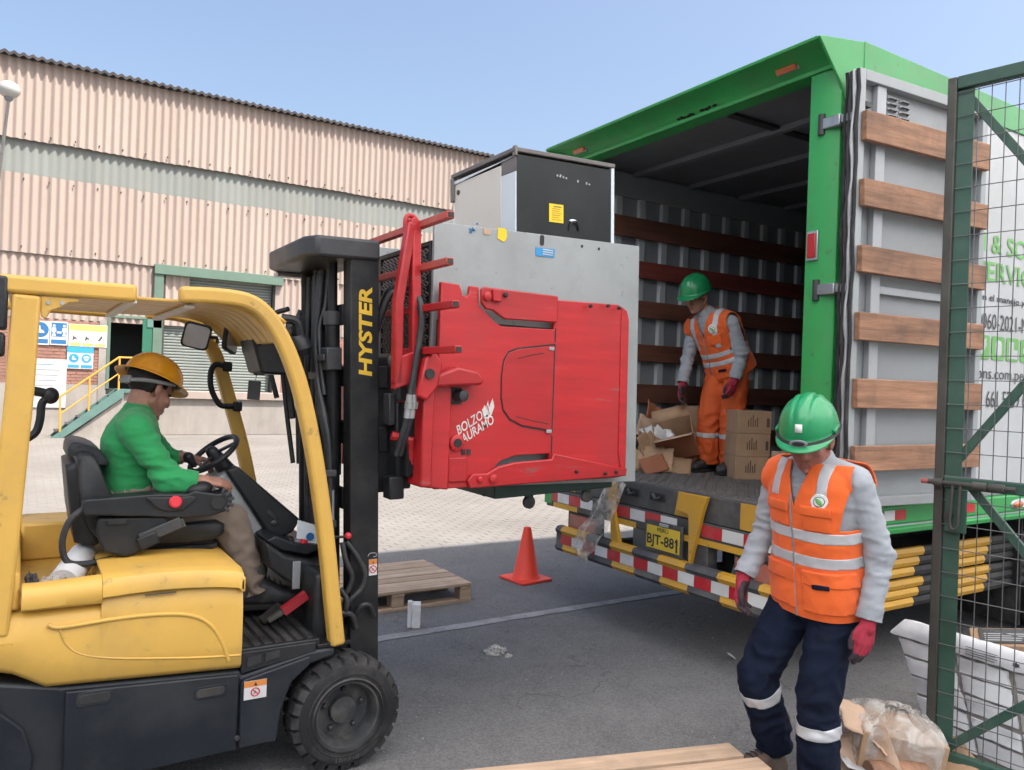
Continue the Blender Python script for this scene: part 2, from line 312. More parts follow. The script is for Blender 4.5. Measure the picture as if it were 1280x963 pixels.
class MB:
    def __init__(s, xf=None):
        s.v = []; s.f = []; s.m = []; s.xf = xf; s.cur = 0
    def add(s, vs, fs):
        o = len(s.v); s.v += [Vector(p) for p in vs]
        for f in fs: s.f.append([i + o for i in f]); s.m.append(s.cur)
        return s
    def box(s, x0, x1, y0, y1, z0, z1):
        return s.add([(x0, y0, z0), (x1, y0, z0), (x1, y1, z0), (x0, y1, z0), (x0, y0, z1), (x1, y0, z1), (x1, y1, z1), (x0, y1, z1)],
                     [(3, 2, 1, 0), (4, 5, 6, 7), (0, 1, 5, 4), (1, 2, 6, 5), (2, 3, 7, 6), (3, 0, 4, 7)])
    def obox(s, c, size, R=None):
        R = R or Matrix.Identity(3); c = V3(c); h = [k / 2 for k in size]
        p = [c + R @ Vector((a * h[0], b * h[1], d * h[2])) for d in (-1, 1) for a, b in ((-1, -1), (1, -1), (1, 1), (-1, 1))]
        return s.add(p, [(3, 2, 1, 0), (4, 5, 6, 7), (0, 1, 5, 4), (1, 2, 6, 5), (2, 3, 7, 6), (3, 0, 4, 7)])
    def loft(s, rings, cap=True, closed=True):
        n = len(rings[0]); o = len(s.v)
        for r in rings: s.v += [Vector(p) for p in r]
        for i in range(len(rings) - 1):
            for j in range(n if closed else n - 1):
                k = (j + 1) % n
                s.f.append([o + i * n + j, o + i * n + k, o + (i + 1) * n + k, o + (i + 1) * n + j]); s.m.append(s.cur)
        if cap and closed:
            s.f.append([o + j for j in reversed(range(n))]); s.m.append(s.cur)
            s.f.append([o + (len(rings) - 1) * n + j for j in range(n)]); s.m.append(s.cur)
        return s
    @staticmethod
    def frames(pts, up=None, closed=False):
        pts = [V3(p) for p in pts]; n = len(pts); out = []
        for i in range(n):
            a = pts[(i - 1) % n] if (closed or i > 0) else pts[i]; b = pts[(i + 1) % n] if (closed or i < n - 1) else pts[i]
            t = (b - a); t = t.normalized() if t.length > 1e-9 else Vector((0, 0, 1))
            if up is not None: u = V3(up)
            elif i == 0: u = Vector((0, 0, 1)) if abs(t.z) < 0.9 else Vector((1, 0, 0))
            else: u = out[-1][2]
            sd = t.cross(u)
            if sd.length < 1e-6: sd = t.cross(Vector((0, 1, 0.01)))
            sd.normalize(); u = sd.cross(t).normalized()
            out.append((pts[i], sd, u))
        return out
    def tube(s, pts, r, n=8, cap=True, closed=False):
        rr = r if isinstance(r, (list, tuple)) else [r] * len(pts)
        rings = []
        for (p, a, b), q in zip(s.frames(pts, closed=closed), rr):
            rings.append([p + a * (q * cos(2 * pi * k / n)) + b * (q * sin(2 * pi * k / n)) for k in range(n)])
        if closed: rings.append(rings[0])
        return s.loft(rings, cap and not closed)
    def rtube(s, pts, w, h, up=(0, 0, 1), closed=False):
        """rectangular bar along pts: w across (side), h along up"""
        rings = []
        for p, a, b in s.frames(pts, up, closed):
            rings.append([p + a * (w / 2 * i) + b * (h / 2 * j) for i, j in ((-1, -1), (1, -1), (1, 1), (-1, 1))])
        if closed: rings.append(rings[0])
        return s.loft(rings, not closed)
    def prism(s, poly, axis, a, b):
        def P(q, t):
            return {'X': (t, q[0], q[1]), 'Y': (q[0], t, q[1]), 'Z': (q[0], q[1], t)}[axis]
        n = len(poly)
        fs = [list(range(n))[::-1], list(range(n, 2 * n))] + [[i, (i + 1) % n, n + (i + 1) % n, n + i] for i in range(n)]
        return s.add([P(q, a) for q in poly] + [P(q, b) for q in poly], fs)
    def lathe(s, prof, c, ax=(0, 0, 1), n=24, cap=True):
        ax = V3(ax).normalized(); c = V3(c)
        q = Vector((1, 0, 0)) if abs(ax.x) < 0.9 else Vector((0, 1, 0))
        a = ax.cross(q).normalized(); b = ax.cross(a).normalized()
        return s.loft([[c + ax * h + (a * cos(2 * pi * k / n) + b * sin(2 * pi * k / n)) * r for k in range(n)] for r, h in prof], cap)
    def ell(s, c, rad, R=None, n=16, m=10):
        R = R or Matrix.Identity(3); c = V3(c); rings = []
        for i in range(m + 1):
            t = pi * i / m; st = max(sin(t), 0.02)
            rings.append([c + R @ Vector((rad[0] * st * cos(2 * pi * k / n), rad[1] * st * sin(2 * pi * k / n), -rad[2] * cos(t))) for k in range(n)])
        return s.loft(rings)
    def cap(s, a, b, r0, r1, n=12, k=4):
        """capsule from a to b with end radii"""
        a = V3(a); b = V3(b); d = (b - a); d = d.normalized() if d.length > 1e-7 else Vector((0, 0, 1))
        pts = []; rr = []
        for i in range(k + 1):
            t = pi / 2 * i / k; pts.append(a - d * (r0 * cos(t))); rr.append(max(r0 * sin(t), 0.0008))
        for i in range(k + 1):
            t = pi / 2 * i / k; pts.append(b + d * (r1 * sin(t))); rr.append(max(r1 * cos(t), 0.0008))
        q = Vector((0, 0, 1)) if abs(d.z) < 0.9 else Vector((1, 0, 0))
        sa = d.cross(q).normalized(); sb = sa.cross(d)
        return s.loft([[p + (sa * cos(2 * pi * j / n) + sb * sin(2 * pi * j / n)) * r for j in range(n)] for p, r in zip(pts, rr)])
    def grid(s, fn, nu, nv):
        o = len(s.v)
        for i in range(nu + 1):
            for j in range(nv + 1): s.v.append(Vector(fn(i / nu, j / nv)))
        for i in range(nu):
            for j in range(nv):
                a = o + i * (nv + 1) + j
                s.f.append([a, a + nv + 1, a + nv + 2, a + 1]); s.m.append(s.cur)
        return s
    def mesh(s, name, mats, off=Vector((0, 0, 0)), smooth=35):
        me = bpy.data.meshes.new(name)
        vs = [(s.xf @ p) if s.xf else p for p in s.v]
        me.from_pydata([tuple(p - off) for p in vs], [], s.f)
        for k in (mats if isinstance(mats, (list, tuple)) else [mats]): me.materials.append(MT[k] if isinstance(k, str) else k)
        if max(s.m, default=0): me.polygons.foreach_set('material_index', s.m)
        if smooth:
            me.polygons.foreach_set('use_smooth', [True] * len(me.polygons)); me.set_sharp_from_angle(angle=radians(smooth))
        me.update()
        return me
    def build(s, name, mats, parent=None, bevel=0.0, smooth=35, solid=0.0, seg=2, sub=0, fix=True):
        vs = [(s.xf @ p) if s.xf else p for p in s.v]
        lo = Vector([min(p[i] for p in vs) for i in range(3)]); hi = Vector([max(p[i] for p in vs) for i in range(3)])
        c = (lo + hi) / 2
        if parent is None: c.z = lo.z
        me = s.mesh(name, mats, c, smooth)
        if fix:
            bm = bmesh.new(); bm.from_mesh(me); bmesh.ops.recalc_face_normals(bm, faces=bm.faces); bm.to_mesh(me); bm.free()
        o = bpy.data.objects.new(name, me); COL.objects.link(o)
        ORG[o.name] = c
        if parent is not None:
            o.parent = parent; o.location = c - ORG[parent.name]
        else: o.location = c
        if solid:
            md = o.modifiers.new('solid', 'SOLIDIFY'); md.thickness = solid; md.offset = 0
        if sub:
            md = o.modifiers.new('sub', 'SUBSURF'); md.levels = sub; md.render_levels = sub
        if bevel:
            md = o.modifiers.new('bevel', 'BEVEL'); md.width = bevel; md.segments = seg; md.limit_method = 'ANGLE'; md.angle_limit = radians(40)
        return o

def tag(o, label=None, cat=None, group=None, kind=None):
    if label: o['label'] = label
    if cat: o['category'] = cat
    if group: o['group'] = group
    if kind: o['kind'] = kind
    return o
def thing(name, loc, label, cat, group=None, rot=None):
    o = bpy.data.objects.new(name, None); COL.objects.link(o); o.empty_display_size = 0.1
    o.location = loc; ORG[o.name] = V3(loc)
    if rot is not None: o.rotation_euler = rot; ORG[o.name] = Vector((0, 0, 0))
    return tag(o, label, cat, group)
def add_copy(src, parent, delta):
    """copy of a part (mesh shared), shifted"""
    c = src.copy(); COL.objects.link(c); c.parent = parent; c.location = src.location + Vector(delta); ORG[c.name] = ORG[src.name] + Vector(delta)
    return c
def copy_thing(root, loc, rot=None, label=None):
    r = root.copy(); COL.objects.link(r); r.location = loc
    if rot is not None: r.rotation_euler = rot
    if label: r['label'] = label
    for ch in list(root.children):
        c = ch.copy(); COL.objects.link(c); c.parent = r
        for g in list(ch.children):
            d = g.copy(); COL.objects.link(d); d.parent = c
    return r

def text(name, body, w, h, o, ux, uy, m, parent, depth=0.0012, shear=0.0, bold=0.0, split=False):
    """flat raised lettering, fitted to w x h with its lower left corner at o"""
    cu = bpy.data.curves.new(name, 'FONT'); cu.body = body; cu.extrude = 0.0; cu.shear = shear; cu.offset = bold; cu.resolution_u = 3
    t = bpy.data.objects.new(name, cu); COL.objects.link(t)
    dg = bpy.context.evaluated_depsgraph_get(); dg.update()
    me = bpy.data.meshes.new_from_object(t.evaluated_get(dg)); bpy.data.objects.remove(t); bpy.data.curves.remove(cu)
    xs = [v.co.x for v in me.vertices]; ys = [v.co.y for v in me.vertices]
    x0, x1, y0, y1 = min(xs), max(xs), min(ys), max(ys)
    ux = V3(ux).normalized(); uy = V3(uy).normalized(); n = ux.cross(uy); o = V3(o); c = o + ux * (w / 2) + uy * (h / 2)
    if split:
        # one object per letter: faces whose x ranges overlap belong together
        iv = []
        for f in me.polygons:
            fx = [me.vertices[i].co.x - shear * me.vertices[i].co.y for i in f.vertices]; iv.append([min(fx), max(fx), [f.index]])
        iv.sort(); groups = []
        for a, b_, fi in iv:
            if groups and a < groups[-1][1] - 1e-4: groups[-1][1] = max(groups[-1][1], b_); groups[-1][2] += fi
            else: groups.append([a, b_, fi])
        for a, b_, fi in groups:
            vs = {}; fs = []
            for k in fi:
                fs.append([vs.setdefault(i, len(vs)) for i in me.polygons[k].vertices])
            mb = MB(); mb.add([o + ux * ((me.vertices[i].co.x - x0) / (x1 - x0) * w) + uy * ((me.vertices[i].co.y - y0) / (y1 - y0) * h) + n * depth for i in vs], fs)
            mb.build('letter', m, parent, smooth=0, fix=False)
        bpy.data.meshes.remove(me); return None
    for v in me.vertices:
        v.co = o + ux * ((v.co.x - x0) / (x1 - x0) * w) + uy * ((v.co.y - y0) / (y1 - y0) * h) + n * depth - c
    me.materials.clear(); me.materials.append(MT[m]); me.name = name
    ob = bpy.data.objects.new(name, me); COL.objects.link(ob); ORG[ob.name] = c; ob['kind'] = 'stuff'
    if parent is not None: ob.parent = parent; ob.location = c - ORG[parent.name]
    else: ob.location = c
    return ob

def RZ(a): return Matrix.Rotation(a, 3, 'Z')
def RX(a): return Matrix.Rotation(a, 3, 'X')
def RY(a): return Matrix.Rotation(a, 3, 'Y')
def spl(pts, k=6):
    """Catmull-Rom through pts"""
    P = [V3(p) for p in pts]; P = [P[0] * 2 - P[1]] + P + [P[-1] * 2 - P[-2]]; out = []
    for i in range(1, len(P) - 2):
        for j in range(k):
            t = j / k; a, b, c, d = P[i - 1:i + 3]
            out.append(0.5 * ((2 * b) + (c - a) * t + (2 * a - 5 * b + 4 * c - d) * t * t + (3 * b - a - 3 * c + d) * t ** 3))
    return out + [P[-2]]
def rrect(x0, x1, y0, y1, r, k=4):
    o = []
    for cx, cy, a0 in ((x1 - r, y0 + r, -90), (x1 - r, y1 - r, 0), (x0 + r, y1 - r, 90), (x0 + r, y0 + r, 180)):
        for i in range(k + 1):
            a = radians(a0 + 90 * i / k); o.append((cx + r * cos(a), cy + r * sin(a)))
    return o
def quick(m, name, mats, parent, bevel=0.0, **k): return m.build(name, mats, parent, bevel, **k)
# ================================================================== SETTING
g = MB().box(-900, 900, -900, 900, -0.5, -0.02).build('ground', 'soil', fix=False); tag(g, kind='structure')
a = MB().box(-40, 60, -9.0, 6.92, -0.3, 0.0).build('asphalt_apron', 'asphalt', fix=False); tag(a, kind='structure')
yb = MB().box(-40, 60, -40, -9.0, -0.3, -0.004).build('bounce_yard', 'paver', fix=False); tag(yb, kind='structure')  # unseen pale paving, added behind the camera to bounce sunlight forward
y = MB().box(-40, 60, 6.92, 22.6, -0.3, -0.0025).build('yard', 'sand_joint', fix=False); tag(y, kind='structure')
# worn painted line across the apron, broken where the paint has gone
ln = MB()
x = -1.0
while x < 9:
    L_ = random.uniform(1.6, 3.2); n_ = 24
    top = []; bot = []
    for i in range(n_ + 1):
        xx = x + L_ * i / n_; yc = 4.575 + 0.052 * (xx - 2) / 2.7
        top.append((xx, yc + 0.046 + 0.010 * noise.noise((xx * 6, 1, 0)) + random.uniform(-0.004, 0.004), 0.004))
        bot.append((xx, yc - 0.046 + 0.010 * noise.noise((xx * 6, 9, 0)) + random.uniform(-0.004, 0.004), 0.004))
    ln.add(bot + top, [(i, i + 1, n_ + 2 + i, n_ + 1 + i) for i in range(n_)])
    x += L_ + random.uniform(-0.0005, 0.0)
o = ln.build('painted_line', 'line_paint', smooth=0); tag(o, kind='structure')
# paving blocks of the sunlit yard: too small in the picture to pick apart, real blocks in one mesh
pv = MB(); rnd = random.Random(3)
def pave(x0, x1, y0, y1):
    vs = []; fs = []
    ny = int((y1 - y0) / 0.102)
    for j in range(ny):
        yy = y0 + j * 0.102
        xx = x0 + (0.1 if j % 2 else 0.0)
        while xx < x1:
            h = 0.0005 + rnd.uniform(-0.001, 0.001); tx = rnd.uniform(-0.0008, 0.0008); c = 0.004; k = len(vs)
            X0, X1, Y0, Y1 = xx, xx + 0.198, yy, yy + 0.0995
            vs += [(X0, Y0, -0.012), (X1, Y0, -0.012), (X1, Y1, -0.012), (X0, Y1, -0.012), (X0 + c, Y0 + c, h + tx), (X1 - c, Y0 + c, h - tx), (X1 - c, Y1 - c, h - tx), (X0 + c, Y1 - c, h + tx)]
            fs += [(k + 4, k + 5, k + 6, k + 7), (k, k + 1, k + 5, k + 4), (k + 1, k + 2, k + 6, k + 5), (k + 2, k + 3, k + 7, k + 6), (k + 3, k, k + 4, k + 7)]
            xx += 0.2
    me = bpy.data.meshes.new('paving_blocks'); me.from_pydata(vs, [], fs); me.materials.append(MT['paver'])
    return me
o = bpy.data.objects.new('paving_blocks', pave(-2.2, 8.6, 6.95, 21.9)); COL.objects.link(o); tag(o, kind='stuff'); o.parent = y; o.location = (-y.location.x, -y.location.y, -y.location.z)

# ------------------------------------------------------------------ warehouse
WH = thing('warehouse', (6.0, 22.3, 0.0), 'long pink corrugated warehouse with a grey-green band and a closed roller door across the yard', 'warehouse')
WX0, WX1 = -9.12, 23.94
def corr(z0, z1, yb, x0, x1, name, m, pitch=0.19, amp=0.028, seg=8, th=0.008, nw=5):
    """a tier of cladding: sheets side by side, each its own piece, overlapping by half a wave"""
    W = pitch * nw; n = seg * nw + seg // 2; me = MB()
    pr = [(W * i / (seg * nw), amp * cos(2 * pi * i / seg)) for i in range(n + 1)]
    vs = [(px_, py_, zz) for zz in (z0, z1) for px_, py_ in pr]; k = n + 1
    vs += [(px_, py_ + th, zz) for zz in (z0, z1) for px_, py_ in pr]
    fs = [(i, i + 1, k + i + 1, k + i) for i in range(n)] + [(i, 2 * k + i, 2 * k + i + 1, i + 1) for i in range(n)] + [(k + i, k + i + 1, 3 * k + i + 1, 3 * k + i) for i in range(n)]
    me.add([(x0 + p[0], yb + p[1], p[2]) for p in vs], fs)
    first = me.build(name, m, WH, smooth=60, fix=False); r = random.Random(int(z0 * 100)); q = 1
    while x0 + W * q < x1 - 0.02:
        c = add_copy(first, WH, (W * q, -0.0035 * (q % 2) + r.uniform(-0.002, 0.002), r.uniform(-0.014, 0.012)))
        c.rotation_euler = (0, r.uniform(-0.002, 0.002), 0); q += 1
corr(7.10, 9.00, 22.20, WX0, WX1, 'cladding_sheet', 'warehouse_sheet')
corr(6.22, 7.20, 22.30, WX0, WX1, 'band_sheet', 'band_sheet', amp=0.006)
corr(4.40, 6.29, 22.27, WX0, WX1, 'cladding_sheet', 'warehouse_sheet')
corr(2.86, 4.46, 22.325, WX0 + 0.19 * 2, 2.7, 'cladding_sheet', 'warehouse_sheet')
corr(2.86, 4.46, 22.325, 6.18, WX1, 'cladding_sheet', 'warehouse_sheet')
# roof sheet with a dark wavy edge, sloping up behind
n = int((WX1 - WX0) / 0.19 * 8); rf = MB(); e = []
for i in range(n + 1):
    xx = WX0 + (WX1 - WX0) * i / n; zz = 0.028 * cos(2 * pi * i / 8)
    e.append([(xx, 22.02, 8.99 + zz), (xx, 22.02, 9.065 + zz), (xx, 34.0, 10.6 + zz)])
rf.add([p for q in e for p in q], [(3 * i, 3 * i + 3, 3 * i + 4, 3 * i + 1) for i in range(n)] + [(3 * i + 1, 3 * i + 4, 3 * i + 5, 3 * i + 2) for i in range(n)])
rf.build('roof', 'roof_edge', WH, smooth=60)
# fixing screws, one row near each sheet end
sc = MB()
for zz, yy in ((7.22, 22.17), (6.16, 22.24), (4.55, 22.24)):
    xx = WX0 + 0.0875
    while xx < 14:
        zj = zz + random.uniform(-0.015, 0.015); sc.box(xx - 0.014, xx + 0.014, yy - 0.012, yy + 0.02, zj - 0.02, zj + 0.02); xx += 0.525
o = sc.build('fixing_screws', 'roof_edge', WH); tag(o, kind='stuff')
# masonry below: left of the doorway, pier, right of the roller door
MB().box(WX0, 1.80, 22.34, 22.6, 0.0, 2.95).build('left_wall', 'mortar', WH)
MB().box(WX0, 1.62, 22.318, 22.34, 0.0, 1.26).build('wall_base', 'plaster', WH)
MB().box(1.62, 1.80, 22.30, 22.34, 0.0, 2.9).build('wall_pier', 'plaster', WH)
MB().box(2.84, 3.07, 22.26, 22.6, 0.0, 4.43).build('wall_pier', 'plaster_pink', WH, 0.01)
MB().box(5.97, 6.2, 22.30, 22.6, 0.0, 4.43).build('wall_pier', 'plaster_pink', WH, 0.01)
MB().box(6.2, WX1, 22.34, 22.6, 0.0, 2.95).build('right_wall', 'mortar', WH)
MB().box(6.2, WX1, 22.318, 22.34, 0.0, 0.98).build('wall_base', 'plaster', WH)
MB().box(1.8, 2.84, 22.46, 22.6, 3.02, 4.5).build('door_header', 'plaster_pink', WH)
MB().box(3.07, 5.97, 22.40, 22.6, 4.17, 4.5).build('shutter_header', 'plaster_pink', WH)
MB().box(WX0, WX1, 22.40, 22.62, 4.42, 9.0).build('wall_core', 'plaster_pink', WH)
def bricks(x0, x1, z0, z1):
    b = MB(); z = z0; j = 0; r = random.Random(11)
    while z + 0.065 < z1:
        x = x0 - (0.125 if j % 2 else 0)
        while x < x1:
            a0, a1 = max(x, x0), min(x + 0.238, x1)
            if a1 - a0 > 0.03:
                d = r.uniform(0, 0.006); b.box(a0, a1, 22.325 - d, 22.345, z, z + 0.066)
            x += 0.252
        z += 0.079; j += 1
    o = b.build('brickwork', 'brick_clay', WH, fix=False); tag(o, kind='stuff')
bricks(-2.0, 1.62, 1.27, 2.86); bricks(6.2, 9.5, 0.99, 2.86)
# roller door
sl = MB()
zz = 1.17
while zz < 4.17:
    sl.add([(3.07, 22.455, zz), (5.97, 22.455, zz), (3.07, 22.43, zz + 0.025), (5.97, 22.43, zz + 0.025), (3.07, 22.43, zz + 0.055), (5.97, 22.43, zz + 0.055), (3.07, 22.455, zz + 0.078), (5.97, 22.455, zz + 0.078)],
           [(0, 1, 3, 2), (2, 3, 5, 4), (4, 5, 7, 6)]); zz += 0.078
o = sl.build('shutter_slats', 'shutter_grey', WH, smooth=0, fix=False); tag(o, kind='stuff')
MB().box(2.83, 6.16, 22.16, 22.40, 4.185, 4.44).build('lintel', 'frame_green', WH, 0.008)
MB().box(2.84, 3.06, 22.20, 22.255, 1.17, 4.18).build('door_jamb', 'frame_green', WH, 0.005)
MB().box(5.90, 5.97, 22.28, 22.42, 1.17, 4.18).build('shutter_edge', 'black_metal', WH)  # black strip: the right jamb's shadow on the shutter put into colour
MB().box(3.07, 3.12, 22.28, 22.42, 1.17, 4.18).build('shutter_edge', 'roof_edge', WH)
MB().box(2.95, 6.3, 22.02, 22.40, 0.95, 1.165).build('dock_sill', 'plaster_pink', WH, 0.02)
MB().box(2.85, 9.0, 22.12, 22.33, 0.0, 0.95).build('dock_wall', 'plaster', WH, 0.01)
# doorway with a dark inside and an open green leaf
MB().box(1.80, 1.87, 22.28, 22.44, 1.17, 3.05).build('door_frame', 'frame_green', WH)
MB().box(1.87, 2.84, 22.28, 22.44, 2.99, 3.05).build('door_frame', 'frame_green', WH)
MB().box(1.87, 2.84, 23.6, 23.7, 1.0, 3.3).build('inner_wall', 'dark_inside', WH)
MB().box(1.75, 1.80, 22.60, 23.6, 1.0, 3.3).build('inner_wall', 'dark_inside', WH)
MB().box(2.84, 2.9, 22.60, 23.6, 1.0, 3.3).build('inner_wall', 'dark_inside', WH)
MB().box(1.8, 2.84, 22.5, 23.6, 3.25, 3.3).build('inner_ceiling', 'dark_inside', WH)
MB().box(1.8, 2.84, 22.3, 23.6, 1.05, 1.165).build('inner_floor', 'dark_inside', WH)
lf = MB().box(2.60, 2.83, 22.22, 22.255, 1.18, 2.97).build('open_door', 'door_green', WH, 0.004)
h = MB().tube([(2.63, 22.215, 2.06), (2.72, 22.19, 2.10), (2.72, 22.19, 2.02), (2.80, 22.215, 2.06)], 0.012, 6).build('door_handle', 'ink_white', lf)
MB().box(2.845, 2.99, 22.235, 22.262, 2.35, 2.66).build('wall_notice', 'frame_green', WH)
MB().box(2.70, 3.05, 22.20, 22.255, 2.78, 3.0).build('meter_box', 'stair_green', WH, 0.004)

# steps up to the doorway
ST = thing('staircase', (1.3, 21.7, 0.0), 'dark green metal steps with an orange handrail leading up to the warehouse doorway', 'stairs')
MB().prism([(0.60, 0.0), (0.85, 0.0), (2.12, 1.0), (2.12, 1.18), (2.0, 1.18)], 'Y', 21.25, 21.30).build('stringer', 'stair_green', ST)
MB().prism([(0.60, 0.0), (0.85, 0.0), (2.12, 1.0), (2.12, 1.18), (2.0, 1.18)], 'Y', 22.12, 22.17).build('stringer', 'stair_green', ST)
MB().prism([(0.95, 0.0), (2.12, 0.0), (2.12, 0.99)], 'Y', 21.33, 22.10).build('base_wall', 'plaster', ST)
tr = None
for k in range(6):
    xx = 0.68 + 0.232 * k; zz = 0.165 + 0.17 * k
    if tr is None: tr = MB().box(xx, xx + 0.26, 21.301, 22.119, zz - 0.03, zz).build('tread', 'dark_grey_steel', ST, 0.004); t0 = (xx, zz)
    else: add_copy(tr, ST, (xx - t0[0], 0, zz - t0[1]))
MB().box(2.0, 2.86, 21.30, 22.30, 1.10, 1.172).build('landing', 'stair_green', ST)
MB().box(2.12, 2.86, 21.40, 22.10, 0, 1.098).build('landing_base', 'plaster', ST)
MB().tube([(0.79, 21.27, 0.15), (0.77, 21.27, 0.97), (1.99, 21.27, 1.96), (2.84, 21.27, 1.96)], 0.024, 8).build('handrail', 'rail_orange', ST)
MB().tube([(0.78, 21.27, 0.56), (1.99, 21.27, 1.56), (2.84, 21.27, 1.56)], 0.018, 6).build('middle_rail', 'rail_orange', ST)
for xx, z0, z1 in ((1.37, 0.65, 1.45), (2.0, 1.16, 1.95), (2.82, 1.16, 1.95)):
    MB().tube([(xx, 21.27, z0), (xx, 21.27, z1)], 0.022, 8).build('rail_post', 'rail_orange', ST)

# ------------------------------------------------------------------ safety signs on the wall
def board(name, x0, x1, z0, z1, m, label, yy=22.318):
    b = thing(name, ((x0 + x1) / 2, yy, (z0 + z1) / 2), label, 'sign')
    MB().box(x0, x1, yy - 0.03, yy - 0.005, z0, z1).build('board', m, b, 0.003)
    return b
def disc(parent, cx, cz, r, m, yy, name='disc'):
    return MB().lathe([(r, 0.0), (r, 0.004)], (cx, yy, cz), (0, -1, 0), 28).build(name, m, parent)
def boot(parent, cx, cz, s, m, yy):
    P = [(-0.35, 0.6), (0.05, 0.6), (0.08, 0.05), (0.5, -0.15), (0.62, -0.5), (-0.42, -0.5), (-0.42, -0.2)]
    MB().prism([(cx + a * s, cz + b * s) for a, b in P], 'Y', yy - 0.004, yy).build('boot_symbol', m, parent)
YS = 22.318 - 0.03
b = board('boot_sign', 0.13, 0.535, 2.20, 2.78, 'sign_white', 'white and blue safety sign with a round boot symbol, leftmost on the brick wall')
disc(b, 0.335, 2.57, 0.185, 'sign_blue', YS); boot(b, 0.335, 2.57, 0.16, 'sign_white', YS - 0.0045)
MB().box(0.16, 0.51, YS - 0.004, YS, 2.24, 2.345).build('caption_panel', 'sign_blue', b)
b = board('distance_sign', 0.545, 0.93, 2.21, 2.79, 'sign_white', 'white and blue safety sign showing two people keeping apart, above the brick wall')
MB().box(0.575, 0.90, YS - 0.004, YS, 2.42, 2.76).build('symbol_panel', 'sign_blue', b)
for cx in (0.63, 0.85):
    MB().prism([(cx - 0.045, 2.43), (cx - 0.02, 2.52), (cx - 0.05, 2.55), (cx - 0.04, 2.64), (cx + 0.04, 2.64), (cx + 0.05, 2.55), (cx + 0.02, 2.52), (cx + 0.045, 2.43)], 'Y', YS - 0.008, YS - 0.004).build('person_symbol', 'sign_white', b)
    MB().lathe([(0.032, 0), (0.032, 0.004)], (cx, YS - 0.004, 2.685), (0, -1, 0), 14).build('person_symbol', 'sign_white', b)
MB().box(0.69, 0.79, YS - 0.008, YS - 0.004, 2.50, 2.545).build('arrow_symbol', 'sign_white', b)
MB().box(0.575, 0.90, YS - 0.004, YS, 2.245, 2.345).build('caption_panel', 'sign_blue', b)
b = board('warning_sign', 0.945, 1.80, 2.20, 2.76, 'sign_white', 'wide yellow and white warning sign beside the dark warehouse doorway')
MB().box(0.96, 1.785, YS - 0.004, YS, 2.60, 2.75).build('heading_panel', 'sign_yellow', b)
for k in range(3):
    xx = 0.98 + 0.275 * k
    MB().box(xx, xx + 0.23, YS - 0.004, YS, 2.22, 2.29).build('caption_panel', 'sign_yellow', b)
    c = xx + 0.1
    MB().prism([(c - 0.05, 2.36), (c - 0.02, 2.36), (c, 2.40), (c + 0.05, 2.37), (c + 0.03, 2.42), (c - 0.02, 2.45), (c - 0.03, 2.50)] if k != 2 else [(c - 0.05, 2.36), (c, 2.36), (c + 0.06, 2.44), (c + 0.04, 2.50), (c, 2.43)], 'Y', YS - 0.004, YS).build('hazard_symbol', 'ink_grey', b)
b = board('protective_gear_sign', 0.925, 1.505, 1.645, 2.19, 'sign_white', 'blue and white safety sign with a boot and a helmeted head, under the yellow sign')
MB().box(0.925, 1.505, YS - 0.004, YS, 2.05, 2.19).build('heading_panel', 'sign_cyan', b)
disc(b, 1.075, 1.91, 0.108, 'sign_cyan', YS); boot(b, 1.075, 1.91, 0.09, 'sign_white', YS - 0.0045)
disc(b, 1.35, 1.91, 0.108, 'sign_cyan', YS)
MB().prism([(1.35 + 0.075 * cos(pi * k / 8), 1.915 + 0.055 * sin(pi * k / 8)) for k in range(9)], 'Y', YS - 0.008, YS - 0.0045).build('head_symbol', 'sign_white', b)
MB().prism([(1.35 + 0.05 * cos(pi * k / 8), 1.90 - 0.06 * sin(pi * k / 8)) for k in range(9)][::-1], 'Y', YS - 0.008, YS - 0.0045).build('head_symbol', 'sign_white', b)
for xx in (0.95, 1.235):
    MB().box(xx, xx + 0.24, YS - 0.004, YS, 1.675, 1.745).build('caption_panel', 'sign_cyan', b)
b = board('notice_board', 0.13, 0.93, 0.67, 1.86, 'sign_white', 'large blank white notice board with faint print, below the blue signs')
for k in range(7):
    MB().box(0.20, 0.20 + random.uniform(0.35, 0.62), YS - 0.003, YS, 1.72 - 0.13 * k, 1.735 - 0.13 * k).build('print_line', 'strap_grey' if k else 'sign_cyan', b)

# wall lamp at the top left
LP = thing('wall_lamp', (-0.47, 22.0, 6.5), 'white globe lamp on a thin grey arm in front of the pink cladding, top left', 'lamp')
MB().tube([(-0.62, 22.25, 5.7), (-0.60, 21.9, 6.0), (-0.50, 21.3, 7.0), (-0.44, 21.05, 7.65)], 0.035, 8).build('arm', 'bright_steel', LP)
MB().lathe([(0.05, 0), (0.09, 0.05), (0.09, 0.12)], (-0.44, 21.05, 7.6), (0, 0, 1), 16).build('lamp_holder', 'strap_grey', LP)
MB().ell((-0.44, 21.05, 7.86), (0.23, 0.23, 0.19)).build('globe', 'lamp_white', LP)

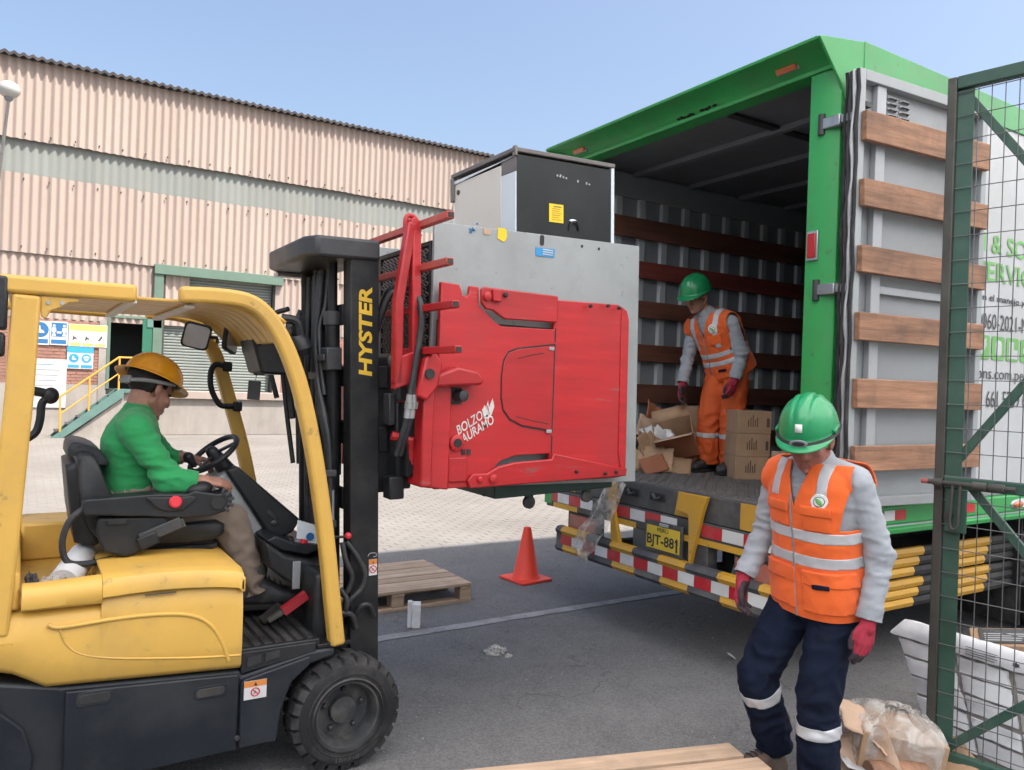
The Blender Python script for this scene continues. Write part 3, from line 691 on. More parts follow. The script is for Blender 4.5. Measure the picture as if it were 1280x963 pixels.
# unseen canopy added to cast the apron's shade; open and translucent to fill it
CN = thing('shade_canopy', (4.0, -3.0, 0.0), 'unseen open-sided canopy of translucent sheet, added to shade and softly light the apron', 'canopy')
CY = 3.07; CZ = 7.6
cs = MB(); nn = 36 * 4
cs.add([(-14 + 36 * i / nn, yy, CZ + (0.03 if i % 2 else 0.0)) for i in range(nn + 1) for yy in (-9.0, CY)], [(2 * i, 2 * i + 2, 2 * i + 3, 2 * i + 1) for i in range(nn)])
cs.build('roof_sheet', 'canopy_diffuser', CN, smooth=0)
for xx in (-14, -5, 4, 13, 22):
    MB().box(xx - 0.06, xx + 0.06, -9.0, CY - 0.05, CZ - 0.3, CZ - 0.012).build('roof_beam', 'bright_steel', CN)
    MB().box(xx - 0.1, xx + 0.1, -8.8, -8.6, 0, CZ - 0.302).build('column', 'bright_steel', CN)
# ================================================================== TRUCK
TK = thing('box_truck', (6.5, 3.83, 0.0), 'green box truck with its rear open, wood-slatted grey door swung back and striped bumper', 'truck')
YR, YL = 2.60, 5.06; XE = 3.58; XF = 10.4
FZ, CLZ = 1.0, 3.375
# cargo floor with a steel threshold
MB().box(XE - 0.03, XF, YR + 0.08, YL - 0.06, 0.90, FZ).build('cargo_floor', 'floor_plate', TK, 0.004)
# raised bars of the threshold's tread plate
tp = MB(); r_ = random.Random(5)
xx = XE
while xx < 4.9:
    yy = YR + 0.2
    while yy < YL - 0.1:
        a = 0.6 if int((xx + yy) / 0.045) % 2 else -0.6
        tp.obox((xx, yy, FZ + 0.001), (0.03, 0.007, 0.005), RZ(a)); yy += 0.045
    xx += 0.05
o = tp.build('tread_bars', 'floor_plate', TK, fix=False); tag(o, kind='stuff')
# left inner wall: skin, hat-section ribs, rub planks
MB().box(XE + 0.1, XF, YL - 0.06, YL, 0.95, 3.42).build('left_wall', 'inner_grey', TK)
rb = None
for k in range(25):
    xx = 3.83 + 0.25 * k
    if xx > XF - 0.1: break
    if rb is None:
        rb = MB().prism([(xx - 0.042, YL - 0.06), (xx - 0.03, YL - 0.088), (xx + 0.03, YL - 0.088), (xx + 0.042, YL - 0.06)], 'Z', FZ, 3.19).build('wall_rib', 'rib_grey', TK)
    else: add_copy(rb, TK, (xx - 3.83, 0, 0))
MB().box(XE + 0.1, XF, YL - 0.095, YL - 0.061, 3.19, CLZ).build('wall_top_rail', 'inner_grey', TK, 0.004)
for z0, z1, m in ((2.865, 3.03, 'dark_wood'), (2.54, 2.68, 'dark_wood_red'), (2.215, 2.355, 'dark_wood'), (1.855, 1.995, 'dark_wood'), (1.51, 1.665, 'dark_wood'), (1.14, 1.28, 'dark_wood')):
    MB().box(3.78, XF - 0.05, YL - 0.118, YL - 0.0885, z0, z1).build('wall_plank', m, TK, 0.004)
MB().box(XE + 0.12, XF, YR, YR + 0.06, 0.95, 3.42).build('right_wall', 'white_paint', TK)
MB().box(XE + 0.2, XF - 0.05, YR + 0.061, YR + 0.066, 0.99, 3.34).build('right_lining', 'inner_grey', TK)
MB().box(XF, XF + 0.06, YR, YL, 0.95, 3.42).build('front_wall', 'inner_grey', TK)
MB().box(XE + 0.15, XF, YR, YL, 3.42, 3.47).build('roof', 'white_paint', TK)
MB().box(XE + 0.15, XF, YR + 0.06, YL - 0.06, CLZ + 0.025, CLZ + 0.044).build('ceiling', 'ceiling_grey', TK)
bm_ = None
for k in range(9):
    xx = 4.24 + 0.62 * k
    if xx > XF - 0.1: break
    if bm_ is None: bm_ = MB().box(xx - 0.03, xx + 0.03, YR + 0.066, YL - 0.095, CLZ - 0.012, CLZ + 0.0245).build('ceiling_beam', 'ceiling_grey', TK, 0.004); x0 = xx
    else: add_copy(bm_, TK, (xx - x0, 0, 0))
MB().box(XE + 0.2, XF - 0.1, 3.50, 3.56, CLZ + 0.005, CLZ + 0.0245).build('ceiling_gap', 'chassis_black', TK)  # dark gap along the ceiling, its darkness drawn as a black bar
# rear frame: header hood that overhangs, posts, gussets
hp = [(3.60, 3.345), (3.56, 3.345), (3.555, 3.366), (3.585, 3.372), (3.578, 3.388), (3.555, 3.405), (3.515, 3.424), (3.46, 3.442), (3.405, 3.45), (3.40, 3.466), (3.44, 3.476), (3.80, 3.53), (3.80, 3.50), (3.68, 3.41), (3.68, 3.345)]
MB().prism(hp, 'Y', YR + 0.01, YL).build('header', 'truck_green', TK, 0.004, smooth=50)
MB().prism([(3.40, 3.460), (3.44, 3.470), (3.82, 3.53), (3.82, 3.32), (3.62, 3.18), (3.585, 3.26)], 'Y', YR - 0.006, YR + 0.009).build('gusset', 'truck_green', TK, 0.003)
MB().prism([(3.40, 3.460), (3.44, 3.470), (3.82, 3.53), (3.82, 3.32), (3.62, 3.18), (3.585, 3.26)], 'Y', YL + 0.001, YL + 0.015).build('gusset', 'truck_green', TK, 0.003)
MB().prism([(3.57, YR + 0.17), (3.57, YR + 0.07), (3.60, YR + 0.0), (3.76, YR - 0.004), (3.76, YR + 0.17)], 'Z', 0.9, 3.344).build('rear_post', 'truck_green', TK, 0.004)
MB().prism([(3.57, YL - 0.13), (3.57, YL - 0.05), (3.60, YL + 0.0), (3.76, YL + 0.004), (3.76, YL - 0.13)], 'Z', 0.9, 3.344).build('rear_post', 'truck_green', TK, 0.004)
def marker(c, s, m, R, name='marker_lamp'):
    k = MB().obox(c, (0.012, s[0], s[1]), R).build(name, 'bright_steel', TK, 0.005)
    n = R @ Vector((-0.012, 0, 0)); MB().obox(V3(c) + n, (0.02, s[0] - 0.02, s[1] - 0.016), R).build('lens', m, k, 0.006, seg=3)
marker((3.533, 2.90, 3.420), (0.15, 0.05), 'lens_amber', RY(radians(-38)))
marker((3.533, 4.80, 3.420), (0.15, 0.05), 'lens_amber', RY(radians(-38)))
k = MB().box(3.557, 3.569, 2.685, 2.755, 2.34, 2.50).build('reflector', 'bright_steel', TK, 0.004)
MB().box(3.549, 3.557, 2.695, 2.745, 2.355, 2.485).build('lens', 'lens_red', k, 0.003)
# chipped patches on the header rim
ch = MB(); r_ = random.Random(2)
for yc in (3.72, 3.52):
    for k in range(9):
        p = (3.575 - 0.002, yc + r_.uniform(-0.07, 0.07), 3.386 + r_.uniform(-0.006, 0.006))
        ch.obox(p, (0.012, r_.uniform(0.01, 0.035), r_.uniform(0.006, 0.014)), RX(r_.uniform(-0.5, 0.5)) @ RY(-0.9))
o = ch.build('paint_chips', 'chassis_black', TK); tag(o, kind='stuff')
# hinges
for zz in (3.06, 2.18, 1.3):
    h = MB().box(3.555, 3.63, 2.575, 2.68, zz - 0.03, zz + 0.03).box(3.56, 3.66, 2.50, 2.574, zz - 0.022, zz + 0.022)
    hb = h.build('hinge', 'bright_steel', TK, 0.006)
    MB().lathe([(0.02, -0.055), (0.02, 0.055)], (3.568, 2.69, zz), (0, 0, 1), 12).build('hinge_pin', 'dark_grey_steel', hb)
# ---------------- the open door, hung along the right side
DA = radians(-4)
DX = Matrix.Translation((3.62, 2.52, 0)) @ Matrix.Rotation(DA, 4, 'Z')   # local x along the door, y through it
DR = MB(DX).box(0.0, 1.0, 0.0, 0.02, 1.05, 3.30).build('rear_door', 'door_grey', TK)
def dpart(fn, name, m, bevel=0.003): k = MB(DX); fn(k); return k.build(name, m, DR, bevel)
dpart(lambda k: k.box(-0.045, 0.0, -0.05, 0.03, 1.05, 3.30), 'door_stile', 'door_grey')
dpart(lambda k: k.box(1.0, 1.045, -0.05, 0.03, 1.05, 3.30), 'door_stile', 'door_grey')
dpart(lambda k: k.box(0.0, 1.0, -0.05, -0.001, 3.245, 3.30), 'door_rail', 'door_grey')
dpart(lambda k: k.box(0.0, 1.0, -0.05, -0.001, 1.05, 1.10), 'door_rail', 'door_grey')
dpart(lambda k: k.box(0.11, 0.18, -0.036, -0.001, 1.10, 3.245), 'door_stiffener', 'rib_grey')
dpart(lambda k: k.box(0.80, 0.86, -0.036, -0.001, 1.10, 3.245), 'door_stiffener', 'rib_grey')
dpart(lambda k: k.box(0.181, 0.799, -0.034, -0.001, 2.165, 2.205), 'door_stiffener', 'rib_grey')
for z0, z1 in ((2.93, 3.08), (2.595, 2.735), (2.255, 2.392), (1.912, 2.055), (1.567, 1.717), (1.244, 1.374)):
    a = random.uniform(-0.004, 0.004)
    dpart(lambda k: k.prism([(-0.03, z0 + a), (1.02, z0 - a), (1.02, z1 - a), (-0.03, z1 + a)], 'Y', -0.085, -0.052), 'door_plank', 'door_wood', 0.004)
for yy, ww, mm_ in ((-0.046, 0.009, 'chassis_black'), (-0.024, 0.011, 'bright_steel'), (-0.001, 0.010, 'chassis_black'), (0.022, 0.009, 'rubber')):
    gk = MB(DX).tube([(-0.056 + 0.006 * sin(i * 1.9 + yy * 90), yy + 0.004 * sin(i * 1.3), 1.06 + 2.23 * i / 24) for i in range(25)], ww, 8)
    gk.build('door_gasket', mm_, DR)
v = dpart(lambda k: k.box(0.19, 0.40, -0.012, -0.001, 3.085, 3.225), 'vent', 'door_grey')
lo = MB(DX)
for cx in (0.245, 0.345):
    for j in range(4):
        zc = 3.108 + 0.03 * j
        lo.add([(cx - 0.038, -0.012, zc), (cx + 0.038, -0.012, zc), (cx + 0.03, -0.032, zc + 0.004), (cx - 0.03, -0.032, zc + 0.004), (cx - 0.038, -0.012, zc + 0.018), (cx + 0.038, -0.012, zc + 0.018)],
               [(3, 2, 5, 4), (0, 3, 4), (1, 5, 2)])
lo.build('vent_louvre', 'rib_grey', v, solid=0.003)
dpart(lambda k: k.box(0.885, 0.905, -0.05, -0.03, 1.12, 3.24), 'lock_rod', 'bright_steel')
dpart(lambda k: k.box(0.03, 0.07, -0.03, -0.001, 3.12, 3.15), 'latch_keeper', 'dark_grey_steel')
# ---------------- right side: top rail, skirt rail, lettering, guards, wheels
MB().box(3.77, XF, YR - 0.010, YR - 0.001, 3.36, 3.525).build('top_rail', 'truck_green', TK, 0.006)
MB().box(3.75, XF, YL + 0.001, YL + 0.03, 3.33, 3.50).build('top_rail', 'truck_green', TK, 0.006)
sk = MB().prism([(YR - 0.001, 1.03), (YR - 0.05, 1.02), (YR - 0.05, 0.925), (YR - 0.028, 0.91), (YR - 0.05, 0.892), (YR - 0.042, 0.865), (YR - 0.001, 0.86)], 'X', 3.77, XF).build('skirt_rail', 'truck_green', TK, 0.004)
MB().box(3.78, XF - 0.01, YR - 0.034, YR - 0.03, 0.903, 0.919).build('pale_line', 'white_paint', sk)
MB().box(3.75, XF, YL + 0.001, YL + 0.05, 0.86, 1.03).build('skirt_rail', 'truck_green', TK, 0.004)
MB().box(3.78, XF, YR - 0.024, YR - 0.002, 1.031, 1.06).build('side_sill', 'strap_grey', TK)
xx = 4.02
for k in range(9):
    MB().box(xx, xx + 0.10, YR - 0.055, YR - 0.051, 0.945, 1.0).build('side_reflector', 'tape_white' if k % 2 == 0 else 'tape_red', TK)
    xx += 0.105 if k % 2 == 0 else 0.62
k = MB().ell((5.46, YR - 0.052, 0.965), (0.08, 0.012, 0.032)).build('marker_lamp', 'bright_steel', TK)
MB().ell((5.46, YR - 0.062, 0.965), (0.062, 0.014, 0.022)).build('lens', 'lens_amber', k)
SY = YR - 0.0035
def stx(body, x0, x1, z0, z1, m, bold=0.0): text('lettering', body, x1 - x0, z1 - z0, (x0 + 0.13, SY, z0), (1, 0, 0), (0, 0, 1), m, TK, 0.001, 0.0, bold, split=(z1 - z0) > 0.09)
stx('N & SOLUTIONS', 4.80, 6.30, 2.555, 2.675, 'ink_green', 0.012)
stx('SERVICES', 4.86, 5.74, 2.375, 2.50, 'ink_green', 0.012)
stx('en el manejo y destruccion', 4.88, 5.92, 2.24, 2.295, 'ink_black', 0.008)
stx('0060-2021-MINAM', 4.87, 5.78, 2.075, 2.175, 'ink_grey')
stx('ions.com.pe / ven', 4.86, 5.74, 1.74, 1.835, 'ink_grey')
stx('01 661 5759 Cel :', 4.86, 5.66, 1.585, 1.69, 'ink_grey')
def poly(parent, P, y0, y1, name, m): return MB().prism(P, 'Y', y0, y1).build(name, m, parent)
for k in range(5):
    x0 = 5.0 + 0.18 * k
    p = poly(TK, rrect(x0, x0 + 0.155, 1.885, 2.035, 0.02), SY, SY - 0.001, 'icon', 'ink_green')
    c = x0 + 0.078
    if k == 0: Q = [(c - 0.03, 1.91), (c + 0.0, 1.93), (c + 0.035, 1.97), (c + 0.03, 2.02), (c - 0.02, 1.99), (c - 0.035, 1.95)]
    elif k == 1: Q = rrect(c - 0.035, c + 0.04, 1.905, 2.01, 0.03)
    elif k == 2: Q = [(c - 0.05, 1.90), (c + 0.06, 1.90), (c + 0.06, 1.96), (c + 0.01, 1.96), (c + 0.01, 2.01), (c - 0.05, 2.01)]
    elif k == 3: Q = [(c + 0.05 * cos(2 * pi * i / 9), 1.96 + 0.05 * sin(2 * pi * i / 9) * (1 if i % 2 else .6)) for i in range(9)]
    else: Q = [(c, 2.01), (c - 0.045, 1.95), (c - 0.02, 1.91), (c + 0.02, 1.91), (c + 0.045, 1.95)]
    poly(p, Q, SY - 0.0015, SY - 0.0025, 'icon_mark', 'white_paint')
# striped side guards
def striped_bar(pts, r, nm, parent, cuts):
    a, b = V3(pts[0]), V3(pts[1])
    for i in range(len(cuts) - 1):
        t0, t1, m = cuts[i][0], cuts[i + 1][0], cuts[i][1]
        k = MB().tube([a.lerp(b, t0), a.lerp(b, t1)], r, 10); k.build(nm, m, parent)
for zc in (0.655, 0.47):
    g = MB().box(4.12, 7.2, YR + 0.125, YR + 0.135, zc - 0.08, zc + 0.065).build('side_guard', 'chassis_black', TK)
    for j, dz in enumerate((0.045, -0.012, -0.07)):
        sh = -0.035 * j
        xs_ = [4.10, 4.685 + sh * 1.4, 5.06 + sh, 5.46 + sh, 7.2, 7.2, 7.2]
        for i in range(4):
            xa, xb = xs_[i], xs_[i + 1]
            m = 'hazard_yellow' if i % 2 == 0 else 'chassis_black'
            MB().prism([(YR + 0.124, zc + dz - 0.0275), (YR + 0.104, zc + dz - 0.025), (YR + 0.094, zc + dz), (YR + 0.104, zc + dz + 0.025), (YR + 0.124, zc + dz + 0.0275)], 'X', xa + 0.0, xb - 0.001).build('guard_rail', m, g)
MB().box(5.03, 5.07, YR + 0.14, YR + 0.17, 0.36, 0.88).build('guard_bracket', 'hazard_yellow', TK)
MB().box(4.25, 4.29, YR + 0.14, YR + 0.17, 0.36, 0.88).build('guard_bracket', 'chassis_black', TK)
# chassis
for yy in (3.35, 4.25):
    MB().box(3.75, XF, yy - 0.04, yy + 0.04, 0.62, 0.86).build('chassis_rail', 'chassis_black', TK, 0.006)
for xx in (4.3, 4.9, 5.5, 6.6, 7.2, 7.8, 8.4, 9.0):
    MB().box(xx - 0.04, xx + 0.04, YR + 0.1, YL - 0.08, 0.862, 0.90).build('cross_member', 'chassis_black', TK)
MB().box(3.8, XF, YR + 0.25, YL - 0.25, 0.87, 0.895).build('underfloor', 'chassis_black', TK) if False else None
def truck_wheel(xx, y0, y1, r=0.44):
    c = (xx, (y0 + y1) / 2, r); w = (y1 - y0) / 2
    t = MB().lathe([(0.25, -w), (r - 0.04, -w), (r, -w + 0.04), (r, w - 0.04), (r - 0.04, w), (0.25, w)], c, (0, 1, 0), 36, False).build('wheel', 'rubber', TK)
    MB().lathe([(0.26, -w - 0.004), (0.24, -w + 0.01), (0.23, -w + 0.09), (0.12, -w + 0.10), (0.11, -w + 0.04), (0.001, -w + 0.03)], c, (0, 1, 0), 28, False).build('rim', 'bright_steel', t)
for xx in (6.35,):
    truck_wheel(xx, YR + 0.06, YR + 0.31); truck_wheel(xx, YR + 0.35, YR + 0.60); truck_wheel(xx, YL - 0.31, YL - 0.06); truck_wheel(xx, YL - 0.60, YL - 0.35)
MB().lathe([(0.09, -1.0), (0.16, -0.25), (0.22, 0), (0.16, 0.25), (0.09, 1.0)], (6.35, 3.83, 0.44), (0, 1, 0), 14).build('axle', 'chassis_black', TK)
truck_wheel(9.7, YR + 0.06, YR + 0.31); truck_wheel(9.7, YL - 0.31, YL - 0.06)
MB().box(5.75, 5.77, YR + 0.05, YR + 0.62, 0.12, 0.86).build('mud_flap', 'rubber', TK)
MB().box(5.75, 5.77, YL - 0.62, YL - 0.05, 0.12, 0.86).build('mud_flap', 'rubber', TK)
# spare wheel cradle and tank under the rear
MB().lathe([(0.18, -0.1), (0.42, -0.09), (0.44, 0.0), (0.42, 0.09), (0.18, 0.1)], (4.55, 3.8, 0.62), (0, 0, 1), 28, False).build('spare_wheel', 'rubber', TK)
# ---------------- rear: sill beam, lamps, plate, supports, lower beam
SB = MB().prism([(3.50, 0.995), (3.555, 0.995), (3.60, 0.90), (3.60, 0.72), (3.50, 0.84)], 'Y', YR + 0.04, YL - 0.02).build('rear_sill', 'hazard_black', TK, 0.005)
def sill_patch(ya, yb, sh=0.05):
    k = MB().add([(3.4965, ya, 0.842), (3.4965, yb, 0.842), (3.4965, yb + sh, 0.993), (3.4965, ya + sh, 0.993), (3.4995, ya, 0.842), (3.4995, yb, 0.842), (3.4995, yb + sh, 0.993), (3.4995, ya + sh, 0.993)],
                 [(0, 1, 2, 3), (4, 7, 6, 5), (0, 4, 5, 1), (1, 5, 6, 2), (2, 6, 7, 3), (3, 7, 4, 0)])
    k.build('painted_stripe', 'hazard_yellow', SB)
sill_patch(3.40, 3.62, -0.03); sill_patch(2.85, 3.09, 0.0); sill_patch(4.15, 4.20, 0.04); sill_patch(4.66, 4.86, 0.03)
for yc in (4.03, 3.78):
    s_ = MB().box(3.4945, 3.4995, yc - 0.07, yc + 0.07, 0.905, 0.955).build('tie_slot', 'chassis_black', SB, 0.01)
    MB().tube([(3.49, yc + 0.045, 0.93), (3.475, yc + 0.02, 0.945), (3.47, yc - 0.01, 0.918), (3.48, yc - 0.045, 0.93)], 0.012, 8).build('hook', 'dark_grey_steel', s_)
TB = MB().box(3.475, 3.50, YR + 0.06, YL - 0.06, 0.70, 0.835).build('tape_beam', 'hazard_black', TK, 0.008)
def tape_row(parent, segs, x, z0, z1, nm='reflective_tape'):
    for ya, yb, m in segs: MB().box(x - 0.0025, x - 0.0005, yb + 0.001, ya - 0.001, z0, z1).build(nm, m, parent)
def alt(ya, yb, n, first): 
    d = (yb - ya) / n; ms = ['tape_red', 'tape_white']
    return [(ya + d * i, ya + d * (i + 1), ms[(i + first) % 2]) for i in range(n)]
tape_row(TB, alt(4.99, 4.42, 4, 0), 3.475, 0.745, 0.815)
tape_row(TB, alt(4.16, 3.57, 4, 0), 3.475, 0.755, 0.825)
tape_row(TB, alt(3.36, 2.72, 4, 0), 3.475, 0.755, 0.825)
for ya, yb in ((4.9, 4.6), (3.55, 3.0), (4.25, 3.95)):
    MB().box(3.473, 3.4748, yb, ya, 0.702, 0.74).build('painted_stripe', 'hazard_yellow', TB)
TL = MB().box(3.50, 3.56, 4.38, 4.73, 0.555, 0.695).build('tail_lamp', 'hazard_black', TK, 0.008)
MB().box(3.488, 3.50, 4.40, 4.71, 0.57, 0.68).build('lens', 'lens_dull', TL, 0.006)
MB().box(3.52, 3.55, 4.735, 4.765, 0.42, 0.70).build('lamp_bracket', 'chassis_black', TK)
TL = MB().box(3.50, 3.56, 2.78, 3.13, 0.555, 0.695).build('tail_lamp', 'hazard_black', TK, 0.008)
MB().box(3.488, 3.50, 2.80, 3.11, 0.57, 0.68).build('lens', 'lens_dull', TL, 0.006)
MB().box(3.47, 3.56, 4.92, 5.02, 0.72, 0.86).build('corner_step', 'truck_green', TK, 0.004)
def support(P, m, name='bumper_support'):
    MB().prism(P, 'X', 3.445, 3.474).build(name, m, TK, 0.003)
support([(3.525, 0.998), (3.30, 0.998), (3.335, 0.90), (3.40, 0.66), (3.425, 0.56), (3.437, 0.56), (3.443, 0.80), (3.45, 0.872), (3.555, 0.888)], 'hazard_yellow')
support([(4.26, 0.99), (4.16, 0.99), (4.155, 0.80), (4.075, 0.56), (4.17, 0.56), (4.19, 0.80)], 'hazard_yellow')
MB().box(3.476, 3.56, 3.31, 3.41, 0.42, 0.70).build('bumper_support', 'hazard_black', TK, 0.004)
PL = MB().box(3.455, 3.468, 3.50, 3.84, 0.585, 0.785).build('licence_plate', 'hazard_black', TK, 0.004)
MB().box(3.4515, 3.4545, 3.52, 3.82, 0.61, 0.755).build('plate_face', 'plate_yellow', PL, 0.002)
text('lettering', 'BJT-88', 0.245, 0.085, (3.4512, 3.812, 0.617), (0, -1, 0), (0, 0, 1), 'ink_black', PL, 0.0008, 0.0, 0.02, split=True)
MB().prism([(3.552, 0.617), (3.537, 0.617), (3.537, 0.702), (3.549, 0.702), (3.560, 0.688), (3.560, 0.674), (3.552, 0.681)], 'X', 3.4503, 3.4511).build('letter', 'ink_black', PL)
text('lettering', 'PERU', 0.10, 0.024, (3.4512, 3.72, 0.722), (0, -1, 0), (0, 0, 1), 'ink_black', PL, 0.0008, 0.0, 0.01)
MB().box(3.445, 3.4545, 3.62, 3.70, 0.758, 0.78).build('plate_lamp', 'bright_steel', PL, 0.004)
# lower beam: bowed profile, painted in slanted yellow and black, tape along its middle
pr = [(3.47, 0.395), (3.43, 0.40), (3.41, 0.425), (3.425, 0.455), (3.425, 0.53), (3.41, 0.555), (3.43, 0.58), (3.47, 0.585)]
LBm = None
ys_ = [4.78, 4.70, 4.40, 4.13, 3.90, 3.66, 3.42, 3.16, 2.98, 2.86, 2.64]
for i in range(len(ys_) - 1):
    m = 'hazard_black' if i % 2 == 0 else 'hazard_yellow'
    rings = []
    for yy in (ys_[i] - 0.0005, ys_[i + 1] + 0.0005):
        ends = i == 0 and yy == ys_[0] - 0.0005
        rings.append([(p[0], yy + (0 if ends else 0.22 * (p[1] - 0.49)), p[1]) for p in pr])
    k = MB().loft(rings)
    if LBm is None: LBm = k.build('lower_bumper', m, TK)
    else: k.build('bumper_section', m, LBm)
tape_row(LBm, alt(4.72, 2.68, 15, 0), 3.4245, 0.458, 0.527)
for yy in (4.3, 3.45, 2.9):
    MB().box(3.4705, 3.8, yy - 0.03, yy + 0.03, 0.45, 0.55).build('bumper_arm', 'chassis_black', TK)
# pale panels behind the rear sill and the plate
MB().box(3.60, 3.605, 3.50, 4.12, 0.36, 0.715).build('pale_panel', 'pad_grey', TK)
MB().box(3.62, 3.70, 3.02, 3.30, 0.45, 0.80).build('step_plate', 'strap_grey', TK, 0.02) if False else None
MB().prism([(2.82, 0.50), (3.30, 0.50), (3.24, 0.68), (2.86, 0.68)], 'X', 3.66, 3.68).build('pale_panel', 'pad_grey', TK)
MB().box(3.72, 3.74, 3.02, 3.42, 0.3, 0.86).build('rear_plate', 'chassis_black', TK)
# ================================================================== FORKLIFT
FK = thing('forklift', (0.55, 3.65, 0.0), 'yellow and black forklift lifting an appliance with its red clamp', 'forklift')
NY, FY = 3.10, 4.20            # near and far side of the body
TILT = radians(2.0)
TX = Matrix.Translation((1.25, 0, 0.25)) @ Matrix.Rotation(-TILT, 4, 'Y') @ Matrix.Translation((-1.25, 0, -0.25))   # mast tipped back
# ---------------- lower body
CH = MB().prism([(-0.95, 0.14), (0.90, 0.165), (0.915, 0.30), (0.96, 0.40), (1.03, 0.455), (1.13, 0.475), (1.13, 0.512), (1.03, 0.512), (0.76, 0.455), (0.75, 0.478), (0.15, 0.518), (-0.2, 0.60), (-0.95, 0.60)], 'Y', NY + 0.015, FY - 0.015).build('chassis', 'navy_black', FK, 0.012)
MB().prism([(0.158, 0.165), (0.74, 0.18), (0.742, 0.462), (0.735, 0.47), (0.16, 0.505)], 'Y', NY - 0.006, NY + 0.014).build('side_panel', 'navy_black', FK, 0.005)
MB().prism([(0.75, 0.18), (0.895, 0.18), (0.91, 0.31), (0.95, 0.405), (1.02, 0.462), (1.02, 0.497), (0.765, 0.445), (0.75, 0.43)], 'Y', NY - 0.004, NY + 0.014).build('front_panel', 'navy_black', FK, 0.006)
MB().prism([(-0.95, 0.17), (0.06, 0.17), (0.07, 0.30), (0.04, 0.40), (-0.03, 0.47), (-0.06, 0.57), (-0.95, 0.58)], 'Y', NY - 0.002, NY + 0.014).build('rear_panel', 'navy_black', FK, 0.008)
for x0, x1, z0, z1 in ((0.20, 0.30, 0.452, 0.487), (0.588, 0.69, 0.405, 0.438)):
    k = MB().prism(rrect(x0, x1, z0, z1, 0.013), 'Y', NY - 0.0105, NY - 0.0062).build('handle_slot', 'chassis_black', FK, 0.002)
    MB().prism(rrect(x0 - 0.008, x1 + 0.008, z0 - 0.008, z1 + 0.008, 0.018), 'Y', NY - 0.009, NY - 0.0061).build('slot_rim', 'navy_black', k, 0.0015)
MB().lathe([(0.011, 0), (0.008, 0.008)], (0.742, NY - 0.006, 0.225), (0, -1, 0), 10).build('panel_bolt', 'dark_grey_steel', FK)
# yellow battery hood: near face with a rounded shoulder, moulded creases
def hood_ring(x):
    zb = 0.490 + max(0.0, 0.745 - x) * 0.060
    if x < 0.10: zb = min(0.612, zb + (0.10 - x) * 0.55)
    zt = (0.842 + 0.006 * cos((x - 0.4) * 4) - (0.02 if x > 0.73 else 0)) if x > 0.262 else 0.80
    return [(x, NY + 0.012, zb), (x, NY - 0.004, zb + 0.02), (x, NY - 0.010, zb + 0.10), (x, NY - 0.006, zt - 0.10), (x, NY + 0.006, zt - 0.035), (x, NY + 0.03, zt - 0.01), (x, NY + 0.08, zt), (x, 3.65, zt + 0.004), (x, FY - 0.05, zt), (x, FY, zt - 0.06), (x, FY, zb)]
xs_ = [-0.95, -0.90, -0.5, -0.2, -0.08, 0.0, 0.05, 0.10, 0.15, 0.21, 0.26, 0.2625, 0.33, 0.4, 0.55, 0.66, 0.715, 0.738, 0.748]
HD = MB().loft([hood_ring(x) for x in xs_]).build('battery_hood', 'yellow_paint', FK, smooth=60)
def surf(x, t):  # point on the hood's near face, t from 0 (bottom) to 1 (top)
    R_ = hood_ring(x); zz = R_[1][2] + (R_[4][2] - R_[1][2]) * t
    ys = NY - 0.010 + (0.0 if zz < R_[3][2] else (zz - R_[3][2]) / 0.065 * 0.012)
    return (x, ys, zz)
def bead(pts, r, name='hood_crease'):
    MB().tube(spl(pts, 8), r, 10).build(name, 'yellow_paint', HD, smooth=80)
bead([(0.10, NY - 0.004, 0.745), (0.14, NY - 0.0055, 0.732), (0.30, NY - 0.0055, 0.74), (0.45, NY - 0.0055, 0.738), (0.56, NY - 0.006, 0.72), (0.63, NY - 0.006, 0.675), (0.675, NY - 0.006, 0.60), (0.70, NY - 0.006, 0.53)], 0.0078)
bead([(0.135, NY - 0.0055, 0.728), (0.155, NY - 0.006, 0.675), (0.20, NY - 0.0065, 0.632), (0.30, NY - 0.007, 0.602), (0.45, NY - 0.007, 0.578), (0.60, NY - 0.007, 0.558), (0.743, NY - 0.007, 0.545)], 0.0045)
def lid_ring(x, zt): return [(x, NY - 0.016, zt - 0.055), (x, NY - 0.016, zt - 0.02), (x, NY - 0.002, zt + 0.006), (x, NY + 0.04, zt + 0.02), (x, FY - 0.04, zt + 0.02), (x, FY + 0.01, zt - 0.03), (x, FY + 0.005, zt - 0.03), (x, FY - 0.05, zt + 0.008), (x, NY + 0.05, zt + 0.008), (x, NY + 0.004, zt - 0.005), (x, NY - 0.008, zt - 0.055)]
LD = MB().loft([lid_ring(x, zt) for x, zt in ((0.262, 0.876), (0.35, 0.881), (0.45, 0.884), (0.55, 0.881), (0.65, 0.873), (0.72, 0.863), (0.748, 0.852))]).build('hood_lid', 'yellow_paint', HD, 0.002, smooth=60)
MB().loft([[(x, NY - 0.016, zt - 0.06), (x, NY - 0.016, zt - 0.02), (x, NY - 0.002, zt + 0.006), (x, NY + 0.03, zt + 0.02), (x, NY + 0.05, zt + 0.016), (x, NY + 0.05, 0.80), (x, NY - 0.006, 0.80)] for x, zt in ((0.02, 0.868), (0.06, 0.866), (0.15, 0.870), (0.2615, 0.876))]).build('tray_wall', 'yellow_paint', HD, 0.002, smooth=60)
MB().box(0.735, 0.753, NY - 0.016, NY + 0.03, 0.79, 0.846).build('lid_lip', 'yellow_paint', HD, 0.005)
MB().box(0.40, 0.505, NY - 0.009, NY - 0.0065, 0.812, 0.8165).build('hood_marking', 'ink_grey', HD)
